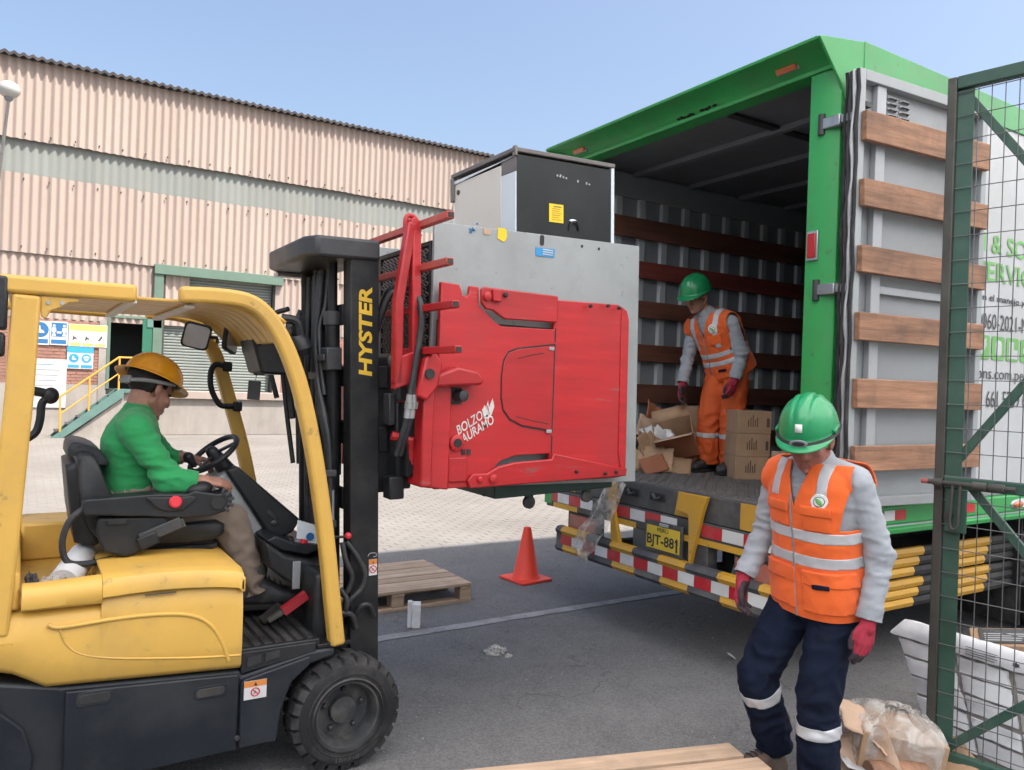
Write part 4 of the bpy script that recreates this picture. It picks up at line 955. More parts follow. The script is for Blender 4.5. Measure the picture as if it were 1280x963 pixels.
# storage tray at the back of the seat
TRY = MB()
TRY.box(-0.06, 0.015, NY + 0.012, FY - 0.02, 0.80, 0.93).box(0.0155, 0.26, FY - 0.30, FY - 0.02, 0.80, 0.96)
TRY.build('storage_tray', 'yellow_paint', FK, 0.012)
# step, floor, riser
FL = MB().box(0.752, 1.07, NY + 0.03, FY - 0.03, 0.500, 0.553).build('floor_plate', 'black_plastic', FK, 0.006)
fm = MB()
for k in range(7): fm.box(0.765 + 0.043 * k, 0.79 + 0.043 * k, NY + 0.05, FY - 0.05, 0.553, 0.5565)
o = fm.build('floor_mat', 'rubber', FL); tag(o, kind='stuff')
MB().prism([(0.752, 0.46), (1.05, 0.505), (1.05, 0.545), (0.752, 0.545)], 'Y', NY + 0.016, NY + 0.029).build('step_riser', 'black_plastic', FK, 0.004)
for x0 in (0.775, 0.845): MB().prism([(x0, 0.487 + (x0 - 0.775) * 0.15), (x0 + 0.055, 0.495 + (x0 - 0.775) * 0.15), (x0 + 0.055, 0.528 + (x0 - 0.775) * 0.1), (x0, 0.522 + (x0 - 0.775) * 0.1)], 'Y', NY + 0.012, NY + 0.0158).build('step_slot', 'chassis_black', FK)
MB().box(1.065, 1.13, NY + 0.10, FY - 0.1, 0.50, 0.80).build('front_bulkhead', 'black_plastic', FK, 0.02)
MB().box(1.055, 1.20, NY + 0.02, NY + 0.14, 0.512, 0.53).build('post_foot', 'black_metal', FK, 0.004)
PDL = MB().rtube([(0.90, 3.30, 0.60), (0.965, 3.30, 0.632)], 0.03, 0.018).build('brake_lever', 'gate_rust', FK, 0.003)
MB().rtube([(0.962, 3.30, 0.631), (1.06, 3.30, 0.692)], 0.035, 0.034).build('lever_grip', 'handle_red', PDL)
MB().obox((0.94, 3.40, 0.60), (0.10, 0.08, 0.014), RY(radians(-35))).build('pedal', 'rubber', FK, 0.004)
# warning label near the wheel
def label(parent, x0, x1, z0, z1, y, xf=None):
    k = MB(xf).box(x0, x1, y - 0.002, y, z0, z1).build('warning_label', 'paper_white', parent)
    h = (z1 - z0)
    MB(xf).box(x0, x1, y - 0.003, y - 0.0022, z1 - h * 0.32, z1).build('label_heading', 'sticker_orange', k)
    MB(xf).prism([(x0 + (x1 - x0) * .42, z1 - h * .27), (x0 + (x1 - x0) * .58, z1 - h * .27), (x0 + (x1 - x0) * .5, z1 - h * .06)], 'Y', y - 0.004, y - 0.0032).build('label_symbol', 'ink_black', k)
    cx, cz, rr = x0 + (x1 - x0) * .5, z0 + h * .38, h * .22
    MB(xf).tube([(cx + rr * cos(2 * pi * i / 16), y - 0.0025, cz + rr * sin(2 * pi * i / 16)) for i in range(16)], h * .035, 6, closed=True).build('label_symbol', 'tape_red', k)
    MB(xf).rtube([(cx - rr * .7, y - 0.0025, cz + rr * .7), (cx + rr * .7, y - 0.0025, cz - rr * .7)], 0.002, h * .05).build('label_symbol', 'tape_red', k)
    MB(xf).prism([(cx - rr * .5, cz - rr * .6), (cx - rr * .1, cz), (cx - rr * .4, cz + rr * .5), (cx + rr * .1, cz + rr * .2), (cx + rr * .5, cz - rr * .3), (cx + rr * .1, cz - rr * .2)], 'Y', y - 0.003, y - 0.002).build('label_symbol', 'ink_grey', k)
label(FK, 0.762, 0.848, 0.366, 0.437, NY - 0.0055)
# ---------------- wheels
def fork_wheel(xx, yn, w, r, facing):
    c = (xx, yn, r); s = facing
    t = MB().lathe([(0.135, 0.0), (0.150, -0.004), (r * 0.80, -0.006), (r * 0.86, 0.0), (r * 0.90, 0.014), (r * 0.925, 0.03), (r * 0.925, w - 0.03), (r * 0.9, w - 0.012), (r * 0.8, w), (0.135, w)], c, (0, s, 0), 48, False).build('wheel', 'rubber', FK)
    lg = MB()
    for k in range(24):
        a = 2 * pi * k / 24
        for half in (0, 1):
            aa = a + (0 if half == 0 else pi / 24); ca, sa = cos(aa), sin(aa)
            h0, h1 = (0.002, w * 0.56) if half == 0 else (w * 0.44, w - 0.002)
            def P(da, rr, h): return (xx + rr * cos(aa + da), yn + s * h, r + rr * sin(aa + da))
            d = 0.108; tw = 0.04 if half == 0 else -0.04
            edge, mid = (h0, h1) if half == 0 else (h1, h0)
            lg.add([P(-d, r * 0.86, edge), P(d, r * 0.86, edge), P(d + tw, r * 0.90, mid), P(-d + tw, r * 0.90, mid),
                    P(-d * .82, r * 0.985, edge + (0.012 if half == 0 else -0.012)), P(d * .82, r * 0.985, edge + (0.012 if half == 0 else -0.012)), P(d * .9 + tw, r, mid), P(-d * .9 + tw, r, mid)],
                   [(3, 2, 1, 0), (4, 5, 6, 7), (0, 1, 5, 4), (1, 2, 6, 5), (2, 3, 7, 6), (3, 0, 4, 7)])
    o = lg.build('tyre_lugs', 'rubber', t, smooth=30); tag(o, kind='stuff')
    MB().lathe([(0.148, -0.012), (0.153, -0.004), (0.142, 0.0), (0.128, 0.004), (0.118, 0.03), (0.112, 0.075), (0.06, 0.08), (0.055, 0.055), (0.001, 0.05)], c, (0, s, 0), 40, False).build('rim', 'rim_grey', t)
    for k in range(5):
        a = 2 * pi * k / 5 + 0.3
        MB().lathe([(0.011, 0.0), (0.011, -0.018), (0.006, -0.022)], (xx + 0.085 * cos(a), yn + s * 0.078, r + 0.085 * sin(a)), (0, s, 0), 6).build('wheel_nut', 'dark_grey_steel', t)
    text('tyre_lettering', '18x7-8', 0.10, 0.022, (xx - 0.05, yn - s * 0.0065, r - 0.185), (1, 0, 0), (0, 0, 1), 'rim_grey', t, 0.001) if s > 0 else None
    MB().tube([(xx + 0.168 * cos(2 * pi * i / 40), yn - s * 0.006, r + 0.168 * sin(2 * pi * i / 40)) for i in range(40)], 0.0028, 6, closed=True).build('sidewall_ring', 'rubber', t)
fork_wheel(1.182, 3.075, 0.155, 0.236, 1)
fork_wheel(1.182, 4.225, 0.155, 0.236, -1)
fork_wheel(-0.62, 3.50, 0.14, 0.20, 1)
MB().lathe([(0.09, 0), (0.09, 0.85)], (1.182, 3.23, 0.236), (0, 1, 0), 16).build('drive_axle', 'chassis_black', FK)
# ---------------- overhead guard
GD = MB().rtube(spl([(0.49, 3.165, 1.915), (0.62, 3.163, 1.92), (0.73, 3.16, 1.912), (0.80, 3.158, 1.875), (0.86, 3.155, 1.80), (0.915, 3.152, 1.69), (0.97, 3.15, 1.53), (1.03, 3.148, 1.27), (1.085, 3.145, 0.95), (1.118, 3.142, 0.70), (1.143, 3.14, 0.515)], 5), 0.072, 0.062, up=(0.3, 0, 1)).build('overhead_guard', 'yellow_paint', FK, 0.015, seg=3)
MB().rtube(spl([(0.49, 4.10, 1.905), (0.62, 4.10, 1.905), (0.70, 4.10, 1.88), (0.76, 4.10, 1.81), (0.82, 4.10, 1.70), (0.88, 4.10, 1.52), (0.96, 4.10, 1.25), (1.03, 4.10, 0.95), (1.09, 4.10, 0.70), (1.14, 4.10, 0.515)], 5), 0.07, 0.062, up=(0.3, 0, 1)).build('guard_post', 'yellow_paint', GD, 0.015, seg=3)
MB().rtube([(-0.08, 3.14, 1.90), (0.343, 3.14, 1.902)], 0.07, 0.062).build('guard_rail', 'yellow_paint', GD, 0.014, seg=3)
MB().rtube([(-0.08, 4.10, 1.90), (0.343, 4.10, 1.895)], 0.06, 0.05).build('guard_rail', 'yellow_paint', GD, 0.014, seg=3)
MB().rtube([(-0.055, 3.13, 0.72), (-0.03, 3.14, 1.10), (-0.005, 3.145, 1.55), (0.005, 3.145, 1.868)], 0.075, 0.085, up=(1, 0, 0)).build('guard_post', 'yellow_paint', GD, 0.012, seg=3)
MB().rtube([(-0.055, 4.10, 0.72), (-0.03, 4.10, 1.10), (-0.005, 4.10, 1.55), (0.005, 4.10, 1.87)], 0.065, 0.075, up=(1, 0, 0)).build('guard_post', 'yellow_paint', GD, 0.012, seg=3)
MB().prism([(0.047, 1.868), (0.047, 1.80), (0.062, 1.79), (0.078, 1.82), (0.11, 1.835), (0.13, 1.852), (0.16, 1.856), (0.16, 1.868)], 'Y', 3.12, 3.135).build('gusset', 'yellow_paint', GD, 0.003)
for xx, zz in ((0.068, 1.846), (0.11, 1.848)): MB().lathe([(0.007, 0), (0.007, 0.004)], (xx, 3.1195, zz), (0, -1, 0), 10).build('gusset_hole', 'bright_steel', GD)
for xx in (0.315, 0.515):
    MB().box(xx, xx + 0.035, 3.176, 4.07, 1.868, 1.882).build('cross_bar', 'fridge_beige', GD, 0.004)
MB().box(-0.05, -0.01, 3.18, 4.07, 1.872, 1.91).build('cross_bar', 'yellow_paint', GD, 0.006)
yy = 3.185
while yy + 0.075 < 4.08:
    MB().rtube(spl([(-0.02, yy + 0.04, 1.889), (0.30, yy + 0.04, 1.891), (0.50, yy + 0.04, 1.893), (0.62, yy + 0.04, 1.895), (0.70, yy + 0.04, 1.887), (0.765, yy + 0.04, 1.86), (0.83, yy + 0.04, 1.80), (0.86, yy + 0.04, 1.76)], 3), 0.082, 0.012, up=(0.3, 0, 1)).build('roof_slat', 'yellow_paint', GD, 0.003)
    yy += 0.0975
MB().loft([[(x, 3.125, z), (x, 3.125, z + 0.012), (x + 0.02, 3.06 + t, z + 0.008), (x + 0.02, 3.06 + t, z - 0.004)] for x, z, t in ((0.70, 1.935, 0.03), (0.80, 1.925, 0.0), (0.88, 1.905, 0.0), (0.95, 1.875, 0.02), (0.985, 1.855, 0.045))]).build('guard_cowl', 'yellow_paint', GD, 0.003) if False else None
MB().rtube([(0.865, 3.18, 1.775), (0.865, 4.07, 1.775)], 0.045, 0.02, up=(0.5, 0, 1)).build('cross_bar', 'yellow_paint', GD, 0.004)
# front visor lip standing out past the corner
MB().grid(lambda u, v: (0.70 + 0.20 * u, 3.19 + 0.55 * v, 1.925 - 0.085 * u ** 1.8), 8, 6).build('visor_lip', 'yellow_paint', GD, solid=0.014, smooth=60)
# rear lamp housing
MB().box(-0.115, -0.048, 3.10, 3.19, 1.745, 1.925).build('rear_lamp', 'black_plastic', FK, 0.01)
MB().box(-0.11, -0.052, 3.11, 3.18, 1.655, 1.735).build('rear_lamp', 'black_plastic', FK, 0.01)
# rear assist handle
MB().tube(spl([(-0.02, 3.9, 1.535), (0.04, 3.9, 1.525), (0.085, 3.9, 1.515), (0.115, 3.9, 1.50)], 4), [0.02] * 12 + [0.028], 10).build('rear_grip', 'black_plastic', FK)
MB().tube(spl([(0.10, 3.9, 1.50), (0.075, 3.9, 1.47), (0.07, 3.9, 1.40), (0.05, 3.9, 1.34), (-0.02, 3.9, 1.30)], 4), 0.017, 10).build('rear_grip', 'black_plastic', FK)
MB().ell((0.107, 3.9, 1.505), (0.032, 0.028, 0.036)).build('grip_button', 'black_plastic', FK)
# grab handle on the far front post
MB().tube(spl([(0.865, 4.07, 1.66), (0.81, 4.06, 1.67), (0.785, 4.05, 1.63), (0.79, 4.05, 1.55), (0.83, 4.05, 1.475), (0.88, 4.06, 1.465), (0.925, 4.07, 1.465)], 5), 0.014, 10).build('grab_handle', 'black_plastic', FK)
for p in ((0.865, 4.065, 1.662), (0.92, 4.065, 1.465)): MB().obox(p, (0.045, 0.03, 0.05)).build('handle_foot', 'black_plastic', FK, 0.008)
# mirrors and the work lamp
def mirror(c, w, h, R, glass='mirror_glass'):
    m = MB(); m.xf = Matrix.Translation(c) @ R.to_4x4()
    m.prism(rrect(-w / 2, w / 2, -h / 2, h / 2, 0.022), 'Y', 0.0, 0.022)
    k = m.build('mirror', 'black_plastic', FK, 0.005, seg=3)
    g = MB(); g.xf = m.xf; g.prism(rrect(-w / 2 + 0.009, w / 2 - 0.009, -h / 2 + 0.009, h / 2 - 0.009, 0.018), 'Y', -0.0015, 0.0015).build('mirror_glass', glass, k)
    return k
mirror((0.70, 3.98, 1.80), 0.125, 0.125, RZ(radians(-10)) @ RX(radians(14)) @ RY(radians(12)))
MB().tube([(0.76, 3.99, 1.80), (0.80, 4.02, 1.80), (0.82, 4.08, 1.78)], 0.008, 8).build('mirror_arm', 'dark_grey_steel', FK)
mirror((0.83, 3.80, 1.80), 0.12, 0.15, RZ(radians(52)) @ RY(radians(14)))
MB().tube([(0.85, 3.79, 1.80), (0.93, 3.72, 1.82), (0.95, 3.65, 1.84), (0.86, 3.60, 1.775)], 0.007, 8).build('mirror_arm', 'black_metal', FK)
MB().tube(spl([(0.87, 3.74, 1.79), (0.90, 3.72, 1.86), (0.885, 3.66, 1.87), (0.86, 3.62, 1.79)], 5), 0.006, 8).build('mirror_arm', 'dark_grey_steel', FK)
WLP = MB().prism([(0.855, 1.83), (0.838, 1.77), (0.88, 1.632), (0.99, 1.628), (1.03, 1.69), (1.01, 1.81), (0.95, 1.845)], 'Y', 3.46, 3.70).build('work_lamp', 'black_plastic', FK, 0.012)
MB().tube(spl([(0.87, 3.70, 1.80), (0.855, 3.705, 1.74), (0.875, 3.70, 1.70)], 4), 0.006, 6).build('lamp_cable', 'hose_rubber', WLP)
MB().obox((0.905, 3.60, 1.65), (0.05, 0.03, 0.05)).build('lamp_bracket', 'black_plastic', WLP, 0.006)
MB().tube([(0.90, 3.62, 1.635), (0.893, 3.62, 1.60)], 0.003, 6).build('tag_wire', 'chrome', WLP)
MB().obox((0.89, 3.62, 1.555), (0.055, 0.012, 0.085), RY(0.05)).build('metal_tag', 'dark_grey_steel', WLP, 0.002)
# dark horn lamp hanging under the near corner
MB().lathe([(0.03, 0), (0.045, 0.02), (0.05, 0.06), (0.03, 0.09)], (1.0, 3.36, 1.80), (0.35, 0, -1), 16).build('front_lamp', 'black_plastic', FK)
MB().tube(spl([(0.93, 3.36, 1.87), (0.99, 3.35, 1.86), (1.01, 3.35, 1.80)], 4), 0.02, 8).build('lamp_bracket', 'black_plastic', FK)
# ---------------- seat
def spl2(P, k=6): return [(p.x, p.y) for p in spl([(q[0], q[1], 0) for q in P], k)]
def cushion(name, prof, y0, y1, m, parent, r=0.03):
    """padded slab: XZ outline extruded in Y with domed sides"""
    n = len(prof); cx = sum(p[0] for p in prof) / n; cz = sum(p[1] for p in prof) / n; rings = []
    for t, s_ in ((0, 0.86), (0.25, 0.95), (0.6, 0.99), (1, 1.0)):
        rings.append([(cx + (p[0] - cx) * s_, y0 + r * t, cz + (p[1] - cz) * s_) for p in prof])
    for t, s_ in ((1, 1.0), (0.6, 0.99), (0.25, 0.95), (0, 0.86)):
        rings.append([(cx + (p[0] - cx) * s_, y1 - r * t, cz + (p[1] - cz) * s_) for p in prof])
    return MB().loft(rings).build(name, m, parent, smooth=60)
SE = cushion('seat', [(0.30, 0.945), (0.36, 0.93), (0.60, 0.925), (0.71, 0.93), (0.745, 0.955), (0.745, 0.99), (0.71, 1.01), (0.55, 1.0), (0.40, 1.005), (0.30, 1.03)], 3.42, 3.90, 'black_plastic', FK)
cushion('seat_back', spl2([(0.36, 1.0), (0.325, 1.10), (0.285, 1.20), (0.255, 1.28), (0.225, 1.305), (0.19, 1.30), (0.185, 1.25), (0.20, 1.12), (0.235, 1.0), (0.28, 0.96)], 3), 3.40, 3.92, 'black_plastic', SE, 0.05)
cushion('back_shell', [(0.150, 1.25), (0.19, 1.27), (0.30, 0.96), (0.26, 0.93), (0.19, 0.95), (0.17, 1.06)], 3.44, 3.88, 'black_plastic', SE, 0.03)
cushion('headrest', spl2([(0.155, 1.285), (0.16, 1.325), (0.19, 1.34), (0.26, 1.315), (0.305, 1.255), (0.28, 1.245), (0.22, 1.29)], 3), 3.46, 3.86, 'black_plastic', SE, 0.04)
for k in range(4):
    z0 = 0.845 + 0.021 * k; d = 0.012 if k % 2 else 0.0
    MB().prism(rrect(0.335 - d, 0.715 + d, 3.46 - d, 3.86 + d, 0.04), 'Z', z0 + 0.02 + (0 if k else 0.014), z0 + 0.041).build('seat_bellows', 'rubber', SE, 0.008)
MB().box(0.30, 0.73, 3.44, 3.88, 0.862, 0.878).build('seat_base', 'black_metal', SE, 0.004)
# armrest console on the near side
AR = MB().prism([(0.215, 1.135), (0.205, 1.125), (0.205, 1.085), (0.215, 1.075), (0.40, 1.06), (0.55, 1.045), (0.66, 1.045), (0.72, 1.062), (0.745, 1.09), (0.75, 1.125), (0.735, 1.145), (0.69, 1.135), (0.60, 1.152), (0.575, 1.14), (0.45, 1.145)], 'Y', 3.33, 3.44).build('armrest', 'black_plastic', FK, 0.014, seg=3)
MB().lathe([(0.014, 0), (0.024, 0.008), (0.024, 0.02), (0.018, 0.026)], (0.527, 3.329, 1.112), (0, -1, 0.1), 18).build('stop_button', 'button_red', AR)
MB().prism([(0.42, 1.135), (0.46, 1.09), (0.50, 1.075), (0.56, 1.078), (0.585, 1.10), (0.61, 1.125), (0.585, 1.135), (0.55, 1.13)], 'Y', 3.318, 3.329).build('console_pod', 'black_plastic', AR, 0.005)
MB().ell((0.625, 3.38, 1.152), (0.055, 0.045, 0.032), RY(-0.2)).build('palm_rest', 'black_plastic', AR)
for k in range(5):
    a = radians(70 - 30 * k); c = (0.695 + 0.048 * cos(a), 3.335, 1.105 + 0.045 * sin(a))
    MB().obox(c, (0.026, 0.014, 0.012), RY(-a)).build('control_key', 'dark_grey_steel', AR, 0.003)
MB().lathe([(0.03, 0), (0.027, 0.008)], (0.69, 3.33, 1.10), (0, -1, 0), 14).build('control_dial', 'chassis_black', AR)
BK = MB().prism([(0.26, 1.06), (0.50, 1.055), (0.52, 1.0), (0.44, 0.93), (0.36, 0.90), (0.28, 0.93), (0.255, 1.0)], 'Y', 3.345, 3.42).build('armrest_bracket', 'black_plastic', FK, 0.01)
MB().obox((0.48, 3.335, 1.0), (0.16, 0.02, 0.045), RY(radians(-22))).build('bracket_lever', 'rail_orange' if False else 'dark_grey_steel', BK, 0.004)
MB().obox((0.435, 3.33, 0.965), (0.075, 0.024, 0.05), RY(radians(-22))).build('bracket_lever', 'black_plastic', BK, 0.006)
MB().obox((0.535, 3.338, 1.015), (0.07, 0.018, 0.036), RY(radians(-22))).build('bracket_lever', 'hazard_yellow' if False else 'gate_rust', BK, 0.004)
MB().box(0.29, 0.36, 3.338, 3.346, 1.03, 1.055).build('bracket_cover', 'black_plastic', BK, 0.004)
MB().tube(spl([(0.215, 3.36, 1.10), (0.165, 3.36, 1.05), (0.145, 3.36, 0.97), (0.165, 3.36, 0.90), (0.23, 3.37, 0.885), (0.32, 3.40, 0.89)], 6), 0.012, 10).build('armrest_cable', 'hose_rubber', FK)
# ---------------- steering column, wheel, dash
CO = MB().prism([(0.78, 1.195), (0.83, 1.215), (1.125, 0.955), (1.09, 0.90), (1.04, 0.875), (1.0, 0.86), (0.985, 0.885)], 'Y', 3.62, 3.80).build('steering_column', 'black_plastic', FK, 0.012)
MB().prism([(0.72, 1.14), (0.79, 1.19), (0.985, 0.885), (1.0, 0.86), (0.965, 0.80), (0.92, 0.84)], 'Y', 3.65, 3.86).build('column_cover', 'pad_grey', FK, 0.01)
MB().obox((0.99, 3.619, 0.985), (0.06, 0.006, 0.02), RY(radians(41))).build('column_latch', 'chassis_black', CO, 0.003)
MB().ell((1.0, 3.617, 0.95), (0.018, 0.006, 0.013)).build('column_knob', 'dark_grey_steel', CO)
SW = Vector((0.745, 3.72, 1.262)); nrm = Vector((-0.62, -0.10, 0.78)).normalized(); ta = nrm.cross(Vector((0, 1, 0))).normalized(); tb = nrm.cross(ta)
WHL = MB().tube([SW + ta * (0.118 * cos(2 * pi * i / 36)) + tb * (0.135 * sin(2 * pi * i / 36)) for i in range(36)], 0.0125, 10, closed=True).build('steering_wheel', 'black_plastic', FK, smooth=80)
MB().cap(SW - nrm * 0.03, SW + nrm * 0.01, 0.035, 0.028).build('wheel_hub', 'black_plastic', WHL)
for k in range(3):
    a = 2 * pi * k / 3 + 0.5
    MB().rtube([SW, SW + ta * (0.112 * cos(a)) + tb * (0.128 * sin(a))], 0.024, 0.01, up=nrm).build('wheel_spoke', 'black_plastic', WHL, 0.003)
kp = SW + ta * (0.09) + tb * (-0.04)
MB().cap(kp, kp + nrm * 0.045, 0.012, 0.024).build('spinner_knob', 'black_plastic', WHL)
MB().cap(SW - nrm * 0.03, SW - nrm * 0.16, 0.035, 0.045).build('column_shaft', 'black_plastic', FK)
DS = MB().prism([(0.90, 0.915), (0.985, 0.85), (1.13, 0.80), (1.215, 0.845), (1.2, 0.66), (1.09, 0.63), (1.07, 0.70), (0.99, 0.74), (0.92, 0.80)], 'Y', 3.38, 3.95).build('dashboard', 'black_plastic', FK, 0.015, seg=3)
MB().prism([(0.92, 0.905), (0.985, 0.858), (1.10, 0.828), (1.17, 0.85), (1.17, 0.865), (1.05, 0.885), (0.96, 0.925)], 'Y', 3.44, 3.88).build('dash_tray', 'black_plastic', DS, 0.008)
MB().obox((1.0, 3.56, 0.892), (0.06, 0.07, 0.006), RY(radians(22))).build('display', 'mirror_glass', DS, 0.002)
for k, (xx, yy, m) in enumerate(((1.05, 3.52, 'chassis_black'), (1.075, 3.49, 'strap_grey'), (1.095, 3.47, 'button_red'), (1.06, 3.58, 'chassis_black'), (1.10, 3.54, 'strap_grey'))):
    MB().obox((xx, yy, 0.883), (0.026, 0.03, 0.022), RY(radians(15)) @ RZ(0.3)).build('switch', m, DS, 0.004)
MB().box(1.02, 1.055, 3.372, 3.380, 0.70, 0.82).build('dash_label', 'strap_grey', DS, 0.003)
# ---------------- mast (all tipped back by TILT)
MN, MF = 3.215, 3.915
MS = MB(TX)
MS.prism([(1.24, MN), (1.37, MN), (1.37, MN + 0.09), (1.352, MN + 0.09), (1.352, MN + 0.022), (1.258, MN + 0.022), (1.258, MN + 0.09), (1.24, MN + 0.09)], 'Z', 0.13, 2.15)
MST = MS.build('mast', 'black_metal', FK, 0.004)
def mp(fn, name, m='black_metal', bevel=0.003, parent=None, **k_):
    k = MB(TX); fn(k); return k.build(name, m, parent or MST, bevel, **k_)
mp(lambda k: k.prism([(1.24, MF), (1.37, MF), (1.37, MF - 0.09), (1.352, MF - 0.09), (1.352, MF - 0.022), (1.258, MF - 0.022), (1.258, MF - 0.09), (1.24, MF - 0.09)], 'Z', 0.13, 2.15), 'outer_channel')
for a, b in ((MN + 0.03, MN + 0.10), (MF - 0.10, MF - 0.03)):
    mp(lambda k: k.box(1.28, 1.345, a, b, 0.15, 2.10), 'inner_channel')
mp(lambda k: k.prism([(1.09, MN - 0.015), (1.372, MN - 0.015), (1.372, MF + 0.015), (1.13, MF + 0.015), (1.05, MF - 0.12), (1.05, MN + 0.06)], 'Z', 2.135, 2.225), 'mast_cap', 'dark_grey_steel', 0.014)
mp(lambda k: k.box(1.10, 1.24, MN + 0.62, MF - 0.01, 2.115, 2.134), 'cap_plate', 'bright_steel')
for zz in (0.32, 1.05, 1.86): mp(lambda k: k.box(1.236, 1.262, MN + 0.09, MF - 0.09, zz, zz + 0.09), 'mast_cross_member')
# lift cylinders
for yy in (MN + 0.155, MF - 0.155):
    mp(lambda k: k.lathe([(0.032, 0), (0.032, 1.62)], (1.215, yy, 0.30), (0, 0, 1), 18), 'lift_cylinder', 'black_metal', 0)
    mp(lambda k: k.lathe([(0.04, 0), (0.04, 0.06)], (1.215, yy, 1.86), (0, 0, 1), 18), 'cylinder_gland', 'dark_grey_steel', 0)
    mp(lambda k: k.lathe([(0.021, 0), (0.021, 0.25)], (1.215, yy, 1.91), (0, 0, 1), 14), 'lift_rod', 'black_metal', 0)
mp(lambda k: k.box(1.17, 1.24, MN + 0.10, MN + 0.20, 1.66, 1.76).box(1.155, 1.17, MN + 0.11, MN + 0.19, 1.70, 1.73), 'cylinder_clamp', 'dark_grey_steel', 0.006)
mp(lambda k: k.box(1.16, 1.24, MF - 0.20, MF - 0.10, 1.80, 1.92), 'cylinder_clamp', 'dark_grey_steel', 0.01)
mp(lambda k: k.lathe([(0.05, 0), (0.055, 0.05)], (1.18, MF - 0.16, 1.86), (-1, 0, 0), 20), 'chain_sheave', 'dark_grey_steel', 0.004)
# lift chains: link plates
chn = MB(TX)
for yy in (3.50, 3.63):
    for k in range(86):
        zz = 0.32 + 0.0205 * k
        chn.box(1.205, 1.222, yy - 0.013, yy - 0.009, zz, zz + 0.018).box(1.205, 1.222, yy + 0.009, yy + 0.013, zz, zz + 0.018).box(1.208, 1.219, yy - 0.009, yy + 0.009, zz + 0.005, zz + 0.013)
o = chn.build('lift_chain', 'dark_grey_steel', MST, fix=False, smooth=0); tag(o, kind='stuff')
# hoses down the back of the mast
def hose(pts, r, m='hose_rubber', parent=None, xf=TX):
    k = MB(xf); k.tube(spl(pts, 6), r, 8); return k.build('hose', m, parent or MST, smooth=80)
hose([(1.20, 3.56, 2.12), (1.19, 3.56, 1.7), (1.19, 3.57, 1.2), (1.20, 3.56, 0.7), (1.2, 3.55, 0.45)], 0.009, 'dark_grey_steel')
hose([(1.20, 3.485, 2.11), (1.18, 3.48, 1.95), (1.17, 3.475, 1.80), (1.165, 3.43, 1.60), (1.17, 3.36, 1.42), (1.18, 3.33, 1.28), (1.18, 3.33, 0.9), (1.19, 3.35, 0.62)], 0.015)
hose([(1.20, 3.455, 2.11), (1.18, 3.45, 1.95), (1.165, 3.45, 1.80), (1.16, 3.40, 1.60), (1.165, 3.325, 1.45), (1.175, 3.295, 1.28), (1.18, 3.295, 0.9), (1.19, 3.31, 0.62)], 0.015)
hose([(1.21, 3.535, 2.10), (1.20, 3.53, 1.7), (1.20, 3.525, 1.5), (1.195, 3.50, 1.3), (1.19, 3.46, 1.12), (1.18, 3.42, 0.98)], 0.014)
hose([(1.21, 3.60, 2.10), (1.20, 3.61, 1.5), (1.20, 3.62, 1.0), (1.2, 3.62, 0.6)], 0.012)
hose([(1.20, 3.78, 1.95), (1.17, 3.80, 1.85), (1.16, 3.86, 1.7), (1.17, 3.87, 1.55), (1.18, 3.85, 1.42)], 0.016)
hose([(1.16, 3.86, 1.96), (1.10, 3.93, 1.93), (1.07, 3.96, 1.84), (1.09, 3.95, 1.68), (1.12, 3.92, 1.52)], 0.013)
hose([(1.05, 3.80, 1.88), (1.09, 3.87, 1.885), (1.12, 3.91, 1.86), (1.14, 3.91, 1.7), (1.16, 3.89, 1.45), (1.18, 3.85, 1.2)], 0.012)
hose([(1.215, 3.42, 2.11), (1.20, 3.42, 1.95), (1.175, 3.425, 1.85), (1.17, 3.40, 1.70), (1.175, 3.36, 1.55)], 0.010)
hose([(1.21, 3.68, 2.10), (1.20, 3.69, 1.7), (1.20, 3.69, 1.2), (1.20, 3.68, 0.6)], 0.014)
hose([(1.12, 3.70, 1.87), (1.15, 3.76, 1.86), (1.17, 3.80, 1.80), (1.19, 3.82, 1.6), (1.2, 3.82, 1.2)], 0.012)
hose([(1.18, 3.32, 0.95), (1.165, 3.30, 0.80), (1.17, 3.31, 0.66), (1.19, 3.34, 0.58)], 0.014)
hose([(1.185, 3.28, 0.93), (1.15, 3.22, 0.86), (1.165, 3.20, 0.72), (1.19, 3.26, 0.62), (1.2, 3.3, 0.55)], 0.013)
hose([(1.17, 3.20, 0.62), (1.19, 3.19, 0.63), (1.24, 3.195, 0.61), (1.26, 3.20, 0.55)], 0.014)
for zz in (1.62, 0.98, 1.20): mp(lambda k: k.box(1.145, 1.20, 3.40 if zz > 1.5 else 3.27, 3.50 if zz > 1.5 else 3.37, zz, zz + 0.03), 'hose_clip', 'dark_grey_steel', 0.003)
for zz in (1.36, 1.06): mp(lambda k: k.lathe([(0.019, 0), (0.019, 0.05)], (1.195, 3.545, zz), (0, 0, 1), 10), 'hose_fitting', 'bright_steel', 0)
for j in range(2): mp(lambda k: k.lathe([(0.0165, 0), (0.0165, 0.19)], (1.18, 3.33 - 0.035 * j, 0.95), (0, 0, 1), 10), 'hose_label', 'strap_grey', 0)
mp(lambda k: k.box(1.185, 1.19, 3.80, 3.86, 1.50, 1.58), 'mast_tag', 'strap_grey', 0)
MB().tube([(1.133, 3.240, 0.942), (1.186, 3.190, 0.951)], 0.006, 6).build('tilt_lever', 'dark_grey_steel', MST)
MB().ell((1.195, 3.185, 0.955), (0.015, 0.015, 0.015)).build('lever_knob', 'button_red', MST)
